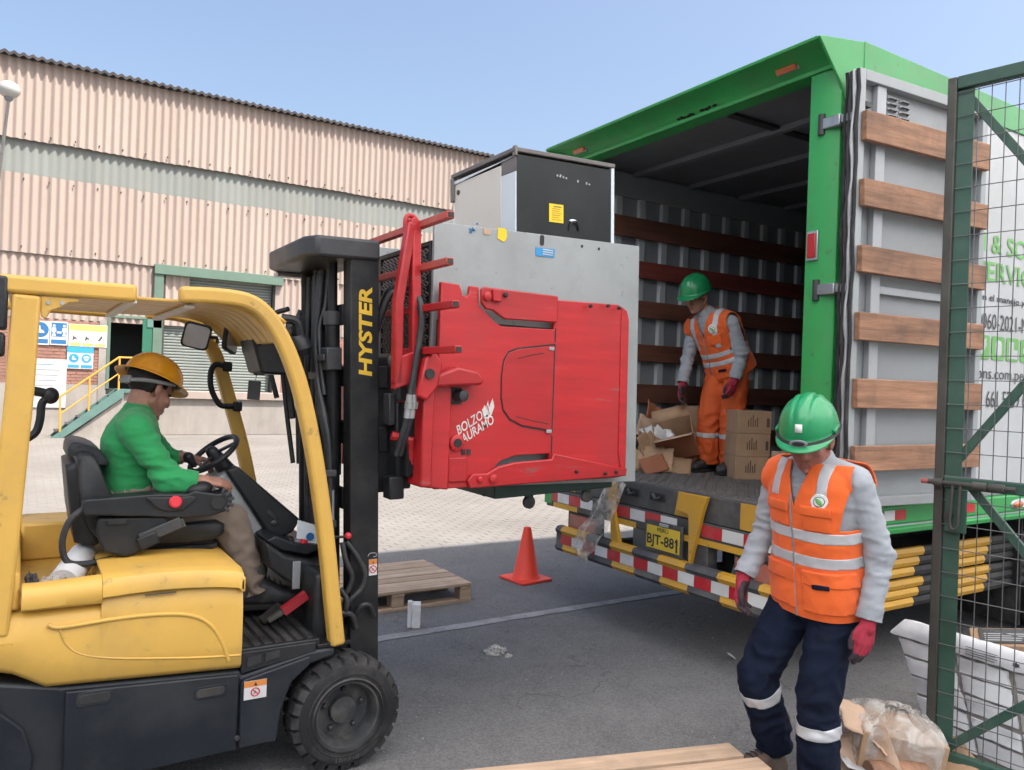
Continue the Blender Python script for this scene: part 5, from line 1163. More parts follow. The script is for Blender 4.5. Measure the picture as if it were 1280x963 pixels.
for P in (((1.176, 3.200, 0.926), (1.188, 3.185, 0.853), (1.217, 3.180, 0.783), (1.203, 3.185, 0.722), (1.181, 3.200, 0.697)), ((1.194, 3.200, 0.928), (1.237, 3.185, 0.866), (1.274, 3.180, 0.792), (1.262, 3.180, 0.727), (1.215, 3.185, 0.680), (1.201, 3.200, 0.644)), ((1.173, 3.200, 0.729), (1.197, 3.185, 0.689), (1.199, 3.185, 0.648), (1.188, 3.200, 0.611))):
    MB().tube(spl(P, 6), 0.0125, 8).build('hose', 'hose_rubber', MST, smooth=80)
MB().tube(spl([(1.249, 3.200, 0.610), (1.265, 3.180, 0.651), (1.301, 3.180, 0.647), (1.330, 3.200, 0.593)], 6), 0.011, 8).build('hose', 'hose_rubber', MST, smooth=80)
mp(lambda k: k.box(1.15, 1.25, MN + 0.02, MN + 0.10, 0.30, 0.56), 'mast_pivot', 'black_metal', 0.02)
text('lettering', 'HYSTER', 0.385, 0.062, TX @ Vector((1.338, MN - 0.0015, 1.635)), TX.to_3x3() @ Vector((0, 0, 1)), TX.to_3x3() @ Vector((-1, 0, 0)), 'ink_yellow', MST, 0.001, 0.12, 0.035, split=True)
label(MST, 1.325, 1.362, 0.765, 0.835, MN - 0.0005, TX)
mp(lambda k: k.tube(spl([(1.32, MN - 0.001, 0.85), (1.33, MN - 0.001, 0.862), (1.355, MN - 0.001, 0.86), (1.362, MN - 0.001, 0.848), (1.345, MN - 0.001, 0.845)], 3), 0.002, 5), 'chalk_mark', 'strap_grey', 0)
# ---------------- carriage, backrest frame
CR = mp(lambda k: k.box(1.375, 1.42, 3.23, 4.0, 1.30, 1.41), 'carriage', 'black_metal', 0.005, FK)
mp(lambda k: k.box(1.375, 1.42, 3.23, 4.0, 1.58, 1.68), 'carriage_bar', 'black_metal', 0.005, CR)
mp(lambda k: k.box(1.37, 1.44, 3.24, 3.30, 1.12, 1.72), 'carriage_plate', 'black_metal', 0.006, CR)
mp(lambda k: k.box(1.37, 1.44, 3.88, 3.94, 1.12, 1.72), 'carriage_plate', 'black_metal', 0.006, CR)
mp(lambda k: k.box(1.43, 1.50, 3.16, 3.26, 1.14, 1.52), 'side_shift_block', 'black_metal', 0.008, CR)
mp(lambda k: k.box(1.39, 1.46, 3.14, 3.22, 1.10, 1.20).box(1.45, 1.50, 3.10, 3.16, 1.20, 1.52), 'carriage_hook', 'black_metal', 0.008, CR)
mp(lambda k: k.box(1.40, 1.43, 3.17, 3.25, 1.42, 1.56).box(1.43, 1.47, 3.13, 3.19, 1.53, 1.60), 'valve_block', 'dark_grey_steel', 0.006, CR)
mp(lambda k: k.tube([(1.39, 3.12, 1.38), (1.47, 3.10, 1.36), (1.48, 3.12, 1.25)], 0.02, 8), 'red_pipe', 'clamp_red', 0, CR)
mp(lambda k: k.lathe([(0.02, -0.03), (0.032, -0.02), (0.032, 0.02), (0.02, 0.03)], (1.405, 3.12, 1.70), (0.3, 1, 0), 16), 'pressure_gauge', 'dark_grey_steel', 0, CR)
BF = mp(lambda k: k.add([], []).rtube([(1.395, 3.08, 1.60), (1.40, 3.08, 1.95), (1.458, 3.08, 2.29)], 0.05, 0.04, up=(1, 0, 0)), 'load_backrest', 'clamp_red', 0.008, FK)
mp(lambda k: k.rtube([(1.478, 3.08, 1.62), (1.478, 3.08, 2.26)], 0.05, 0.042, up=(1, 0, 0)), 'backrest_post', 'clamp_red', 0.008, BF)
mp(lambda k: k.tube(spl([(1.445, 3.105, 2.20), (1.447, 3.105, 2.31), (1.475, 3.105, 2.325), (1.495, 3.105, 2.30), (1.494, 3.105, 2.2)], 4), 0.012, 8).prism([(1.44, 2.24), (1.452, 2.305), (1.475, 2.318), (1.498, 2.29), (1.499, 2.22)], 'Y', 3.056, 3.104), 'backrest_head', 'clamp_red', 0.006, BF)
mp(lambda k: k.prism([(1.375, 1.58), (1.50, 1.62), (1.50, 1.72), (1.46, 1.74), (1.40, 1.72)], 'Y', 3.055, 3.105), 'backrest_foot', 'clamp_red', 0.006, BF)
for zz, y0, y1 in ((2.285, 2.80, 3.96), (2.10, 2.805, 3.90), (1.925, 2.755, 3.86), (1.745, 2.73, 3.30)):
    bar = mp(lambda k: k.rtube([(1.505, y0, zz), (1.505, y1, zz)], 0.034, 0.03), 'backrest_bar', 'clamp_red' if zz < 2.0 else 'clamp_red_faded', 0.003, BF)
    mp(lambda k: k.rtube([(1.505, y0 - 0.002, zz), (1.505, y0 + 0.03, zz)], 0.024, 0.02), 'bar_bore', 'chassis_black', 0, BF)
mp(lambda k: k.rtube([(1.49, 3.86, 1.60), (1.49, 3.86, 2.29)], 0.05, 0.042, up=(1, 0, 0)), 'backrest_post', 'clamp_red', 0.008, BF)
# hydraulic hoses that loop to the clamp
for j, dx in enumerate((0.0, 0.03)):
    hose([(1.41, 3.30 + dx, 1.90), (1.44, 3.22 + dx, 2.02), (1.475, 3.12, 2.02 - dx), (1.49, 3.04, 1.93 - dx), (1.475, 3.03, 1.78), (1.455, 3.03, 1.66), (1.435 + dx * .6, 3.03, 1.56)], 0.014, parent=CR)
    hose([(1.435 + dx * .6, 3.03, 1.56), (1.425 + dx * .6, 3.04, 1.46)], 0.016, 'bright_steel', CR)
    hose([(1.425 + dx * .6, 3.04, 1.46), (1.41 + dx * .6, 3.06, 1.38), (1.40 + dx * .5, 3.09, 1.30)], 0.013, parent=CR)
    mp(lambda k: k.lathe([(0.021, 0), (0.021, 0.03)], (1.433 + dx * .6, 3.03, 1.53), (-0.1, 0.1, -1), 8), 'hose_fitting', 'bright_steel', 0, CR)
hose([(1.36, 3.30, 1.72), (1.39, 3.22, 1.92), (1.42, 3.18, 2.0), (1.46, 3.16, 1.98)], 0.013, parent=CR)
# ---------------- clamp arms
AY = 3.085
def yp(P, y0, y1, name, m, parent, bevel=0.003): return MB().prism(P, 'Y', y0, y1).build(name, m, parent, bevel)
CA = yp([(1.545, 2.062), (1.635, 2.058), (1.648, 2.03), (1.652, 2.012), (1.672, 2.005), (1.686, 2.02), (1.69, 2.058), (1.735, 2.056), (1.738, 1.972), (1.79, 1.935), (1.825, 1.905), (1.86, 1.888), (2.155, 1.893), (2.155, 2.035), (2.545, 2.045), (2.60, 2.02), (2.62, 1.97), (2.632, 1.20), (2.60, 1.173), (2.55, 1.168), (2.155, 1.162), (2.155, 1.298), (1.96, 1.292), (1.88, 1.268), (1.82, 1.21), (1.78, 1.155), (1.545, 1.15)], AY, AY + 0.028, 'clamp_arm', 'clamp_red', FK, 0.004)
yp([(1.735, 2.045), (1.75, 2.058), (2.16, 2.052), (2.16, 1.925), (1.865, 1.92), (1.80, 1.955), (1.765, 1.958), (1.74, 1.985)], AY - 0.02, AY - 0.001, 'upper_bar', 'clamp_red', CA, 0.006)
yp([(1.70, 1.185), (1.715, 1.15), (2.62, 1.178), (2.625, 1.215), (2.165, 1.30), (2.155, 1.272), (1.95, 1.262), (1.86, 1.245), (1.80, 1.215), (1.725, 1.215)], AY - 0.02, AY - 0.001, 'lower_bar', 'clamp_red', CA, 0.006)
yp([(2.565, 2.035), (2.60, 2.015), (2.614, 1.97), (2.624, 1.22), (2.595, 1.20), (2.575, 1.30)], AY - 0.006, AY - 0.001, 'arm_edge', 'clamp_red', CA, 0.003)
for xx, zz, rr in ((1.765, 2.015, 0.02), (1.86, 2.03, 0.011), (1.76, 1.19, 0.013), (1.83, 1.19, 0.02), (2.46, 2.03, 0.009), (2.53, 2.025, 0.009), (2.35, 2.02, 0.009), (2.48, 1.195, 0.008), (2.55, 1.20, 0.008), (2.30, 1.21, 0.008)):
    MB().lathe([(rr, 0.0), (rr, 0.012), (rr * 0.6, 0.016)], (xx, AY - 0.019, zz), (0, -1, 0), 14).build('arm_bolt', 'clamp_red' if rr > 0.012 else 'chassis_black', CA)
MB().prism(rrect(1.79, 1.835, 1.995, 2.05, 0.008), 'Y', AY - 0.038, AY - 0.0205).build('pivot_block', 'clamp_red', CA, 0.004)
hat = [(1.865, 1.66), (1.875, 1.735), (1.90, 1.775), (1.95, 1.795), (2.165, 1.825), (2.165, 1.40), (1.99, 1.425), (1.92, 1.455), (1.88, 1.50), (1.867, 1.56)]
yp(hat, AY - 0.002, AY - 0.0005, 'hatch_gap', 'chassis_black', CA, 0)
def shrink(P, d):
    cx = sum(p[0] for p in P) / len(P); cz = sum(p[1] for p in P) / len(P)
    return [(cx + (p[0] - cx) * (1 - d), cz + (p[1] - cz) * (1 - d)) for p in P]
HP = yp(shrink(hat, 0.045), AY - 0.006, AY - 0.002, 'hatch_panel', 'clamp_red', CA, 0.002)
for zz in (1.80, 1.405): MB().box(2.125, 2.155, AY - 0.010, AY - 0.0062, zz - 0.008, zz + 0.008).build('hatch_clip', 'pad_grey', HP, 0.002)
MB().tube([(1.95, AY - 0.0062, 1.745), (2.03, AY - 0.0062, 1.765), (2.10, AY - 0.0062, 1.778)], 0.0018, 5).build('hatch_line', 'chassis_black', HP)
MB().tube([(1.95, AY - 0.0062, 1.475), (2.05, AY - 0.0062, 1.455), (2.135, AY - 0.0062, 1.44)], 0.0018, 5).build('hatch_line', 'chassis_black', HP)
for z0, z1 in ((1.835, 1.90), (1.30, 1.385)): MB().box(2.160, 2.166, AY - 0.002, AY - 0.0004, z0, z1).build('weld_slot', 'chassis_black', CA)
# root of the arm: column, knuckle, pin
RT = yp([(1.475, 1.165), (1.60, 1.15), (1.60, 1.62), (1.475, 1.63)], AY - 0.03, AY - 0.001, 'arm_root', 'clamp_red', CA, 0.008)
MB().box(1.448, 1.50, 3.02, 3.30, 1.17, 1.62).build('root_column', 'clamp_red', CA, 0.008)
MB().prism([(1.44, 1.62), (1.50, 1.60), (1.72, 1.615), (1.735, 1.64), (1.70, 1.675), (1.60, 1.69), (1.52, 1.66)], 'Y', 3.0, AY - 0.001).build('knuckle', 'clamp_red', CA, 0.012, seg=3)
MB().prism([(1.405, 1.56), (1.44, 1.72), (1.48, 1.76), (1.52, 1.70), (1.50, 1.60), (1.45, 1.54)], 'Y', 2.99, 3.04).build('knuckle_plate', 'clamp_red', CA, 0.01)
MB().lathe([(0.022, 0), (0.022, 0.012)], (1.455, 2.99, 1.655), (0, -1, 0), 14).build('knuckle_pin', 'chassis_black', CA)
MB().prism(rrect(1.605, 1.665, 1.525, 1.60, 0.012), 'Y', AY - 0.004, AY - 0.0005).build('pin_recess', 'chassis_black', CA)
MB().lathe([(0.026, 0), (0.026, 0.05), (0.012, 0.055)], (1.64, AY - 0.004, 1.565), (0.2, -1, 0), 12).build('pin_head', 'dark_grey_steel', CA)
MB().lathe([(0.036, 0), (0.036, 0.012), (0.03, 0.016)], (1.645, AY - 0.001, 1.355), (0, -1, 0), 20).build('bushing', 'clamp_red', CA)
MB().lathe([(0.02, 0), (0.02, 0.005)], (1.645, AY - 0.016, 1.355), (0, -1, 0), 14).build('bushing_bore', 'chassis_black', CA)
MB().prism(rrect(1.605, 1.70, 1.18, 1.29, 0.01), 'Y', AY - 0.012, AY - 0.001).build('lower_cover', 'clamp_red', CA, 0.005)
for xx in (1.672, 1.70): MB().box(xx, xx + 0.02, AY - 0.004, AY - 0.0005, 1.30, 1.325).build('bolt_hole', 'chassis_black', CA)
def LOGO(p): return (1.805 + (p[0] - 606) * 0.00338 + 0.0, 1.508 - (p[1] - 517) * 0.00345)
# maker's lettering on a slant, as on the plate
la = radians(31); lx = Vector((cos(la), 0, sin(la))); lz = Vector((-sin(la), 0, cos(la)))
text('lettering', 'BOLZONI', 0.20, 0.042, (1.655, AY - 0.0008, 1.388), lx, lz, 'ink_white', CA, 0.0012, 0.3, 0.015, split=True)
text('lettering', 'AURAMO', 0.19, 0.042, Vector((1.68, AY - 0.0008, 1.348)), lx, lz, 'ink_white', CA, 0.0012, 0.3, 0.015, split=True)
for P in (((597, 519), (600, 512), (603, 519), (609, 523), (604, 528), (599, 526)), ((606, 521), (608, 512), (612, 503), (615, 514), (611, 525), (605, 530), (600, 530)), ((603, 512), (605, 506), (606, 514))):
    MB().prism([LOGO(p) for p in P], 'Y', AY - 0.0018, AY - 0.0006).build('logo_mark', 'ink_white', CA)
# grey pads
PD = yp([(1.54, 1.148), (2.755, 1.135), (2.728, 2.372), (1.535, 2.335)], 3.150, 3.172, 'clamp_pad', 'pad_grey', FK, 0.003)
for P, m in ((rrect(2.098, 2.122, 2.298, 2.350, 0.011), 'chassis_black'), (rrect(2.345, 2.358, 2.318, 2.332, 0.006), 'chassis_black'), (rrect(2.452, 2.465, 2.318, 2.332, 0.006), 'chassis_black')):
    yp(P, 3.1478, 3.1496, 'pad_hole', m, PD, 0)
st = yp([(2.075, 2.245), (2.185, 2.248), (2.185, 2.29), (2.075, 2.286)], 3.147, 3.1494, 'blue_label', 'sign_cyan', PD, 0)
for k in range(3): MB().box(2.115, 2.175, 3.1458, 3.1468, 2.256 + 0.011 * k, 2.261 + 0.011 * k).build('print_line', 'paper_white', st)
yp([(1.86, 2.30), (1.895, 2.288), (1.905, 2.30), (1.912, 2.318), (1.905, 2.352), (1.86, 2.352)], 3.147, 3.1494, 'yellow_sticker', 'sticker_yellow', PD, 0)
yp([(1.785, 2.31), (1.82, 2.312), (1.822, 2.335), (1.785, 2.337)], 3.147, 3.1494, 'worn_sticker', 'cardboard_pale', PD, 0)
for k in range(7): 
    cx, cz = 1.72 + random.uniform(-0.03, 0.03), 2.325 + random.uniform(-0.02, 0.03)
    yp([(cx, cz), (cx + random.uniform(0.008, 0.02), cz + 0.003), (cx + 0.008, cz + random.uniform(0.008, 0.018))], 3.147, 3.1494, 'worn_sticker', 'sign_blue', PD, 0)
MB().box(1.56, 2.56, 3.114, 3.149, 1.30, 1.90).build('pad_hinge', 'chassis_black', PD)
MB().prism([(1.54, 1.148), (2.755, 1.135), (2.728, 2.372), (1.535, 2.335)], 'Y', 3.965, 3.99).build('clamp_pad', 'pad_grey', FK, 0.003)
MB().prism([(1.54, 1.2), (2.60, 1.2), (2.60, 2.02), (1.54, 2.05)], 'Y', 4.03, 4.06).build('clamp_arm', 'clamp_red', FK, 0.004)
MB().box(1.56, 2.56, 3.991, 4.029, 1.30, 1.90).build('pad_hinge', 'chassis_black', FK)
MB().box(1.448, 1.56, 3.98, 4.06, 1.17, 1.70).build('arm_root', 'clamp_red', FK, 0.008)
# ---------------- load: tall cabinet and a second cabinet with a mesh back
LD1 = thing('cabinet', (2.03, 3.18, 1.12), 'tall black and beige appliance cabinet held in the clamp behind the grey plate', 'cabinet', rot=(0, -TILT * 1.15, 0))
LW, LDp, LH = 0.60, 0.64, 1.615
MB().box(0.004, LW - 0.02, 0.0, 0.012, 0.06, LH - 0.01).build('black_side', 'fridge_black', LD1, 0.003)
MB().box(LW - 0.02, LW, -0.002, LDp, 0.06, LH).build('white_edge', 'fridge_white', LD1, 0.003)
MB().box(0.0, 0.012, 0.14, LDp, 0.06, LH - 0.035).build('beige_back', 'fridge_beige', LD1, 0.003)
MB().box(0.0, 0.011, 0.004, 0.139, 0.06, LH - 0.09).build('white_strip', 'fridge_white', LD1, 0.003)
MB().box(0.0, 0.010, 0.004, 0.139, LH - 0.089, LH - 0.01).build('dark_corner', 'fridge_frame', LD1, 0.003)
MB().box(-0.004, 0.0, 0.012, LDp, 0.35, 1.16).build('lower_panel', 'pad_grey', LD1, 0.002)
MB().box(-0.002, LW - 0.021, LDp - 0.012, LDp, 0.06, LH - 0.01).build('far_side', 'fridge_white', LD1)
MB().box(-0.012, LW + 0.002, -0.006, LDp + 0.01, LH, LH + 0.022).build('top_frame', 'fridge_frame', LD1, 0.004)
MB().box(-0.016, 0.014, LDp - 0.02, LDp + 0.012, LH - 0.13, LH - 0.001).build('corner_cap', 'fridge_frame', LD1, 0.004)
MB().box(-0.010, 0.004, -0.008, 0.02, LH - 0.02, LH + 0.03).build('corner_cap', 'fridge_frame', LD1, 0.004)
MB().prism([(0.03, LH - 0.02), (LDp - 0.02, LH - 0.02), (LDp - 0.02, LH - 0.036)], 'X', -0.006, -0.0005).build('top_trim', 'fridge_white', LD1)
MB().lathe([(0.013, 0), (0.013, 0.006)], (-0.001, LDp - 0.06, LH - 0.085), (-1, 0, 0), 14).build('grommet', 'ink_grey', LD1)
MB().box(-0.10, LW + 0.02, 0.03, LDp, -0.045, 0.06).build('cabinet_base', 'fridge_green', LD1, 0.006)
k = MB().box(0.19, 0.275, -0.003, -0.0005, 1.30, 1.39).build('yellow_notice', 'sticker_yellow', LD1)
for j in range(7): MB().box(0.205 if j else 0.215, 0.262 - 0.006 * (j % 3), -0.004, -0.0032, 1.312 + 0.0105 * (6 - j), 1.316 + 0.0105 * (6 - j)).build('print_line', 'hazard_yellow' if j else 'ink_grey', k)
r_ = random.Random(4)
for j in range(12):
    xx = 0.24 + 0.018 * j
    if r_.random() < 0.8: MB().obox((xx, -0.0008, 1.535 - 0.002 * j + r_.uniform(-0.004, 0.004)), (0.009, 0.001, r_.uniform(0.006, 0.016)), RY(r_.uniform(-0.6, 0.6))).build('worn_letter', 'pad_grey', LD1)
MB().tube([(0.34 + 0.03 * cos(a), -0.002 - 0.01 * sin(a), 1.27 + 0.045 * sin(a)) for a in [pi * i / 9 for i in range(10)]], 0.0045, 6).build('cable_loop', 'ink_black', LD1)
MB().ell((0.335, -0.002, 1.318), (0.022, 0.006, 0.008)).build('tape_patch', 'fridge_white', LD1)
for xx, yy in ((0.14, 0.10), (0.50, 0.10), (0.14, 0.54), (0.50, 0.54)):
    c = MB().lathe([(0.02, -0.014), (0.032, -0.01), (0.032, 0.01), (0.02, 0.014)], (xx, yy, -0.09), (0, 1, 0), 18).build('caster', 'rim_grey', LD1)
    MB().box(xx - 0.014, xx + 0.014, yy - 0.02, yy + 0.02, -0.068, -0.046).build('caster_fork', 'fridge_green', c)
LD2 = thing('condenser_cabinet', (1.585, 3.20, 1.14), 'low black appliance cabinet with diamond mesh back, behind the red backrest frame', 'cabinet', rot=(0, -TILT, 0))
MB().box(0.012, 0.40, 0.0, 0.62, 0.0, 1.125).build('cabinet_body', 'fridge_black', LD2, 0.006)
MB().box(-0.002, 0.0115, 0.0, 0.62, 0.0, 0.62).build('lower_panel', 'fridge_black', LD2, 0.003)
MB().box(0.0, 0.0115, 0.0, 0.03, 0.62, 1.12).build('mesh_frame', 'fridge_black', LD2)
MB().box(0.0, 0.0115, 0.59, 0.62, 0.62, 1.12).build('mesh_frame', 'fridge_black', LD2)
MB().box(0.0, 0.0115, 0.03, 0.59, 1.10, 1.12).build('mesh_frame', 'fridge_black', LD2)
mm = MB()
for j in range(19):
    zz = 0.635 + 0.0245 * j
    for i in range(13):
        yy = 0.035 + 0.044 * i + (0.022 if j % 2 else 0)
        if yy + 0.044 > 0.60: continue
        mm.rtube([(0.003, yy, zz), (-0.001, yy + 0.022, zz + 0.0115), (0.003, yy + 0.044, zz)], 0.004, 0.006, up=(1, 0, 0))
        mm.rtube([(0.003, yy, zz), (-0.001, yy + 0.022, zz - 0.0115), (0.003, yy + 0.044, zz)], 0.004, 0.006, up=(1, 0, 0))
o = mm.build('diamond_mesh', 'fridge_frame', LD2, fix=False, smooth=0); tag(o, kind='stuff')
MB().box(-0.006, -0.003, 0.10, 0.16, 0.86, 0.93).build('paper_label', 'cardboard_pale', LD2)
for j, zz in enumerate((0.60, 0.57, 0.545)): MB().box(-0.004, -0.0025, 0.14, 0.20 + 0.02 * (j % 2), zz, zz + 0.01).build('print_line', 'strap_grey', LD2)
MB().box(0.02, 0.06, -0.012, -0.0005, 1.01, 1.135).build('yellow_tape', 'sticker_yellow', LD2, 0.003)
MB().box(0.06, 0.12, -0.010, -0.0005, 1.0, 1.13).build('black_corner', 'chassis_black', LD2, 0.003)
# ================================================================== PEOPLE
def remesh(mb, voxel, smooth=4, fac=0.5):
    """fuse closed pieces into one continuous surface"""
    me = bpy.data.meshes.new('tmp'); me.from_pydata([tuple(p) for p in mb.v], [], mb.f); me.update()
    bm = bmesh.new(); bm.from_mesh(me); bmesh.ops.recalc_face_normals(bm, faces=bm.faces); bm.to_mesh(me); bm.free()
    o = bpy.data.objects.new('tmp', me); COL.objects.link(o)
    m = o.modifiers.new('r', 'REMESH'); m.mode = 'VOXEL'; m.voxel_size = voxel
    if smooth: s = o.modifiers.new('s', 'SMOOTH'); s.iterations = smooth; s.factor = fac
    dg = bpy.context.evaluated_depsgraph_get(); dg.update()
    r = bpy.data.meshes.new_from_object(o.evaluated_get(dg))
    bpy.data.objects.remove(o); bpy.data.meshes.remove(me)
    return r
def wrinkle(me, amp, freq, joints=(), seed=0.0, stretch=(1, 1, 1)):
    """cloth folds: ridged noise, deeper round the joints"""
    nrm = [v.normal.copy() for v in me.vertices]
    for v, n in zip(me.vertices, nrm):
        p = v.co; q = Vector((p.x * stretch[0], p.y * stretch[1], p.z * stretch[2])) * freq + Vector((seed, seed * 2.3, -seed))
        w = noise.noise_vector(q * 0.6) * 0.55
        a = 1.0 - 2.0 * abs(noise.noise(q + w)) * 1.6
        k = 0.35
        for j, s_, g in joints:
            k += g * math.exp(-((p - j).length / s_) ** 2)
        b = noise.noise(q * 0.33 + Vector((7, 3, 1)))
        v.co = p + n * (amp * (a * k + 0.8 * b))
    me.update()
def mesh_obj(me, name, mats, parent, smooth=True):
    me.materials.clear()
    for k in (mats if isinstance(mats, (list, tuple)) else [mats]): me.materials.append(MT[k])
    me.polygons.foreach_set('use_smooth', [smooth] * len(me.polygons))
    n = len(me.vertices); co = [0.0] * (n * 3); me.vertices.foreach_get('co', co)
    c = Vector([(min(co[i::3]) + max(co[i::3])) / 2 for i in range(3)])
    me.transform(Matrix.Translation(-c)); me.name = name; me.update()
    o = bpy.data.objects.new(name, me); COL.objects.link(o); ORG[o.name] = c
    if parent is not None: o.parent = parent; o.location = c - ORG[parent.name]
    else: o.location = c
    return o
def patch(me, planes, off, name, m, parent, thick=0.0, sides=True):
    """a strip cut from a garment by planes (point, outward normal) and lifted off its surface"""
    bm = bmesh.new(); bm.from_mesh(me)
    for co, no in planes:
        bmesh.ops.bisect_plane(bm, geom=bm.verts[:] + bm.edges[:] + bm.faces[:], dist=1e-6, plane_co=co, plane_no=no, clear_outer=True)
    if not bm.faces: bm.free(); return None
    bm.normal_update()
    if thick:
        ns = [v.normal.copy() for v in bm.verts]
        for v, n in zip(bm.verts, ns): v.co += n * off
    else:
        ns = [v.normal.copy() for v in bm.verts]
        for v, n in zip(bm.verts, ns): v.co += n * off
    r = bpy.data.meshes.new(name); bm.to_mesh(r); bm.free()
    o = mesh_obj(r, name, m, parent)
    md = o.modifiers.new('solid', 'SOLIDIFY'); md.thickness = thick or 0.002; md.offset = -1
    return o
def cutaway(me, regions):
    """remove the parts of a shell that lie outside every plane of one of the regions"""
    bm = bmesh.new(); bm.from_mesh(me)
    for planes in regions:
        ball = planes[-1] if isinstance(planes[-1][1], float) else None
        if ball: planes = planes[:-1]; near = [f for f in bm.faces if (f.calc_center_median() - ball[0]).length < ball[1] * 1.4]
        for co, no in planes:
            gm = bm.verts[:] + bm.edges[:] + bm.faces[:] if not ball else list({e for f in near if f.is_valid for e in f.edges}) + [f for f in near if f.is_valid] + list({v for f in near if f.is_valid for v in f.verts})
            bmesh.ops.bisect_plane(bm, geom=gm, dist=1e-6, plane_co=co, plane_no=no)
        dead = [f for f in bm.faces if all((f.calc_center_median() - V3(co)).dot(V3(no)) > 0 for co, no in planes) and (not ball or (f.calc_center_median() - ball[0]).length < ball[1])]
        bmesh.ops.delete(bm, geom=dead, context='FACES')
    bm.to_mesh(me); bm.free(); me.update()
def section(c, lat, fw, a, b, n=28, e=2.5):
    out = []
    for k in range(n):
        t = 2 * pi * k / n; ct, st_ = cos(t), sin(t)
        x = a * math.copysign(abs(ct) ** (2 / e), ct); y = b * math.copysign(abs(st_) ** (2 / e), st_)
        out.append(c + lat * x + fw * y)
    return out
def torso(mb, J, g=0.0, belly=0.0, top=True, low=0.14, wide=1.0):
    P, C, N = J['P'], J['C'], J['N']; lp, lc = J['latP'], J['latC']
    sl = J.get('slim', 1.0)
    up0 = (C - P).normalized(); W = P.lerp(C, 0.5) + J.get('bend', Vector((0, 0, 0)))
    fp = lp.cross(up0).normalized(); upc = (N - C).normalized(); fc = lc.cross(upc).normalized()
    def L(c, l, f, a, b, df=0.0): return section(c + f * df, l, f, (a * sl + g) * wide, b * sl + g)
    lm = (lp + lc).normalized(); fm = (fp + fc).normalized()
    rows = [L(P - up0 * low, lp, fp, 0.135, 0.095), L(P - up0 * low * 0.55, lp, fp, 0.165, 0.118), L(P, lp, fp, 0.172, 0.122 + belly * 0.4, belly * 0.2), L(P.lerp(W, 0.5), lm, fp, 0.165, 0.118 + belly * 0.8, belly * 0.5),
            L(W, lm, fm, 0.160, 0.116 + belly, belly * 0.6), L(W.lerp(C, 0.5), lm, fm, 0.166, 0.117 + belly * 0.6, belly * 0.4), L(C, lc, fc, 0.176, 0.120 + belly * 0.2), L(C.lerp(N, 0.35), lc, fc, 0.178, 0.112), L(C.lerp(N, 0.62), lc, fc, 0.165, 0.095),
            L(C.lerp(N, 0.8), lc, fc, 0.125, 0.08), L(C.lerp(N, 0.95), lc, fc, 0.078, 0.068)]
    mb.loft(rows)
    for s_ in ('SL', 'SR'):
        mb.cap(C.lerp(N, 0.74), J[s_], 0.066 + g, 0.06 + g, 16)
def head_mb(mb, M, wide=1.0):
    """skull, face, ears in the head's own frame: x = own right, y = forward, z = up"""
    k = MB()
    k.ell((0, -0.012, 0.035), (0.074 * wide, 0.094, 0.088), n=24, m=16)
    k.ell((0, 0.03, -0.04), (0.061 * wide, 0.062, 0.078), n=20, m=14)
    k.ell((0, 0.045, -0.092), (0.044 * wide, 0.038, 0.03), n=16, m=10)
    k.cap((-0.05 * wide, -0.005, -0.06), (-0.018, 0.055, -0.094), 0.022, 0.022); k.cap((0.05 * wide, -0.005, -0.06), (0.018, 0.055, -0.094), 0.022, 0.022)
    k.cap((0, 0.086, 0.008), (0, 0.104, -0.030), 0.0095, 0.0135); k.ell((0, 0.103, -0.034), (0.0145, 0.0135, 0.011)); k.ell((0.012, 0.092, -0.037), (0.0095, 0.011, 0.009)); k.ell((-0.012, 0.092, -0.037), (0.0095, 0.011, 0.009))
    k.cap((-0.042 * wide, 0.062, 0.020), (-0.008, 0.081, 0.018), 0.0115, 0.0115); k.cap((0.042 * wide, 0.062, 0.020), (0.008, 0.081, 0.018), 0.0115, 0.0115)
    for s_ in (-1, 1):
        k.ell((s_ * 0.037 * wide, 0.06, -0.03), (0.025, 0.024, 0.024))
        k.ell((s_ * 0.076 * wide, -0.012, -0.012), (0.009, 0.02, 0.031), RZ(s_ * 0.35)); k.ell((s_ * 0.074 * wide, -0.002, -0.036), (0.008, 0.011, 0.012))
    k.cap((-0.019, 0.083, -0.0655), (0.019, 0.083, -0.0655), 0.0068, 0.0068); k.cap((-0.016, 0.084, -0.078), (0.016, 0.084, -0.078), 0.0075, 0.0075)
    k.ell((0, 0.078, -0.104), (0.018, 0.016, 0.014))
    mb.add([M @ p for p in k.v], k.f)
def face_parts(M, body, skin):
    inv = lambda p: M @ Vector(p)
    for s_ in (-1, 1):
        e = MB(M).ell((s_ * 0.030, 0.0765, 0.003), (0.0125, 0.0085, 0.0085)).build('eye', 'eye_dark', body)
        MB(M).cap((s_ * 0.019, 0.0835, 0.0085), (s_ * 0.041, 0.0745, 0.0095), 0.0045, 0.0042).build('eyelid', skin, body)
        MB(M).cap((s_ * 0.014, 0.092, 0.0235), (s_ * 0.046, 0.073, 0.026), 0.004, 0.0028).build('eyebrow', 'hair_black', body)
    MB(M).cap((-0.018, 0.0895, -0.0715), (0.018, 0.0895, -0.0715), 0.0022, 0.0022).build('mouth', 'lip', body)
    MB(M).cap((-0.014, 0.0905, -0.066), (0.014, 0.0905, -0.066), 0.0042, 0.0042).build('upper_lip', 'lip', body)
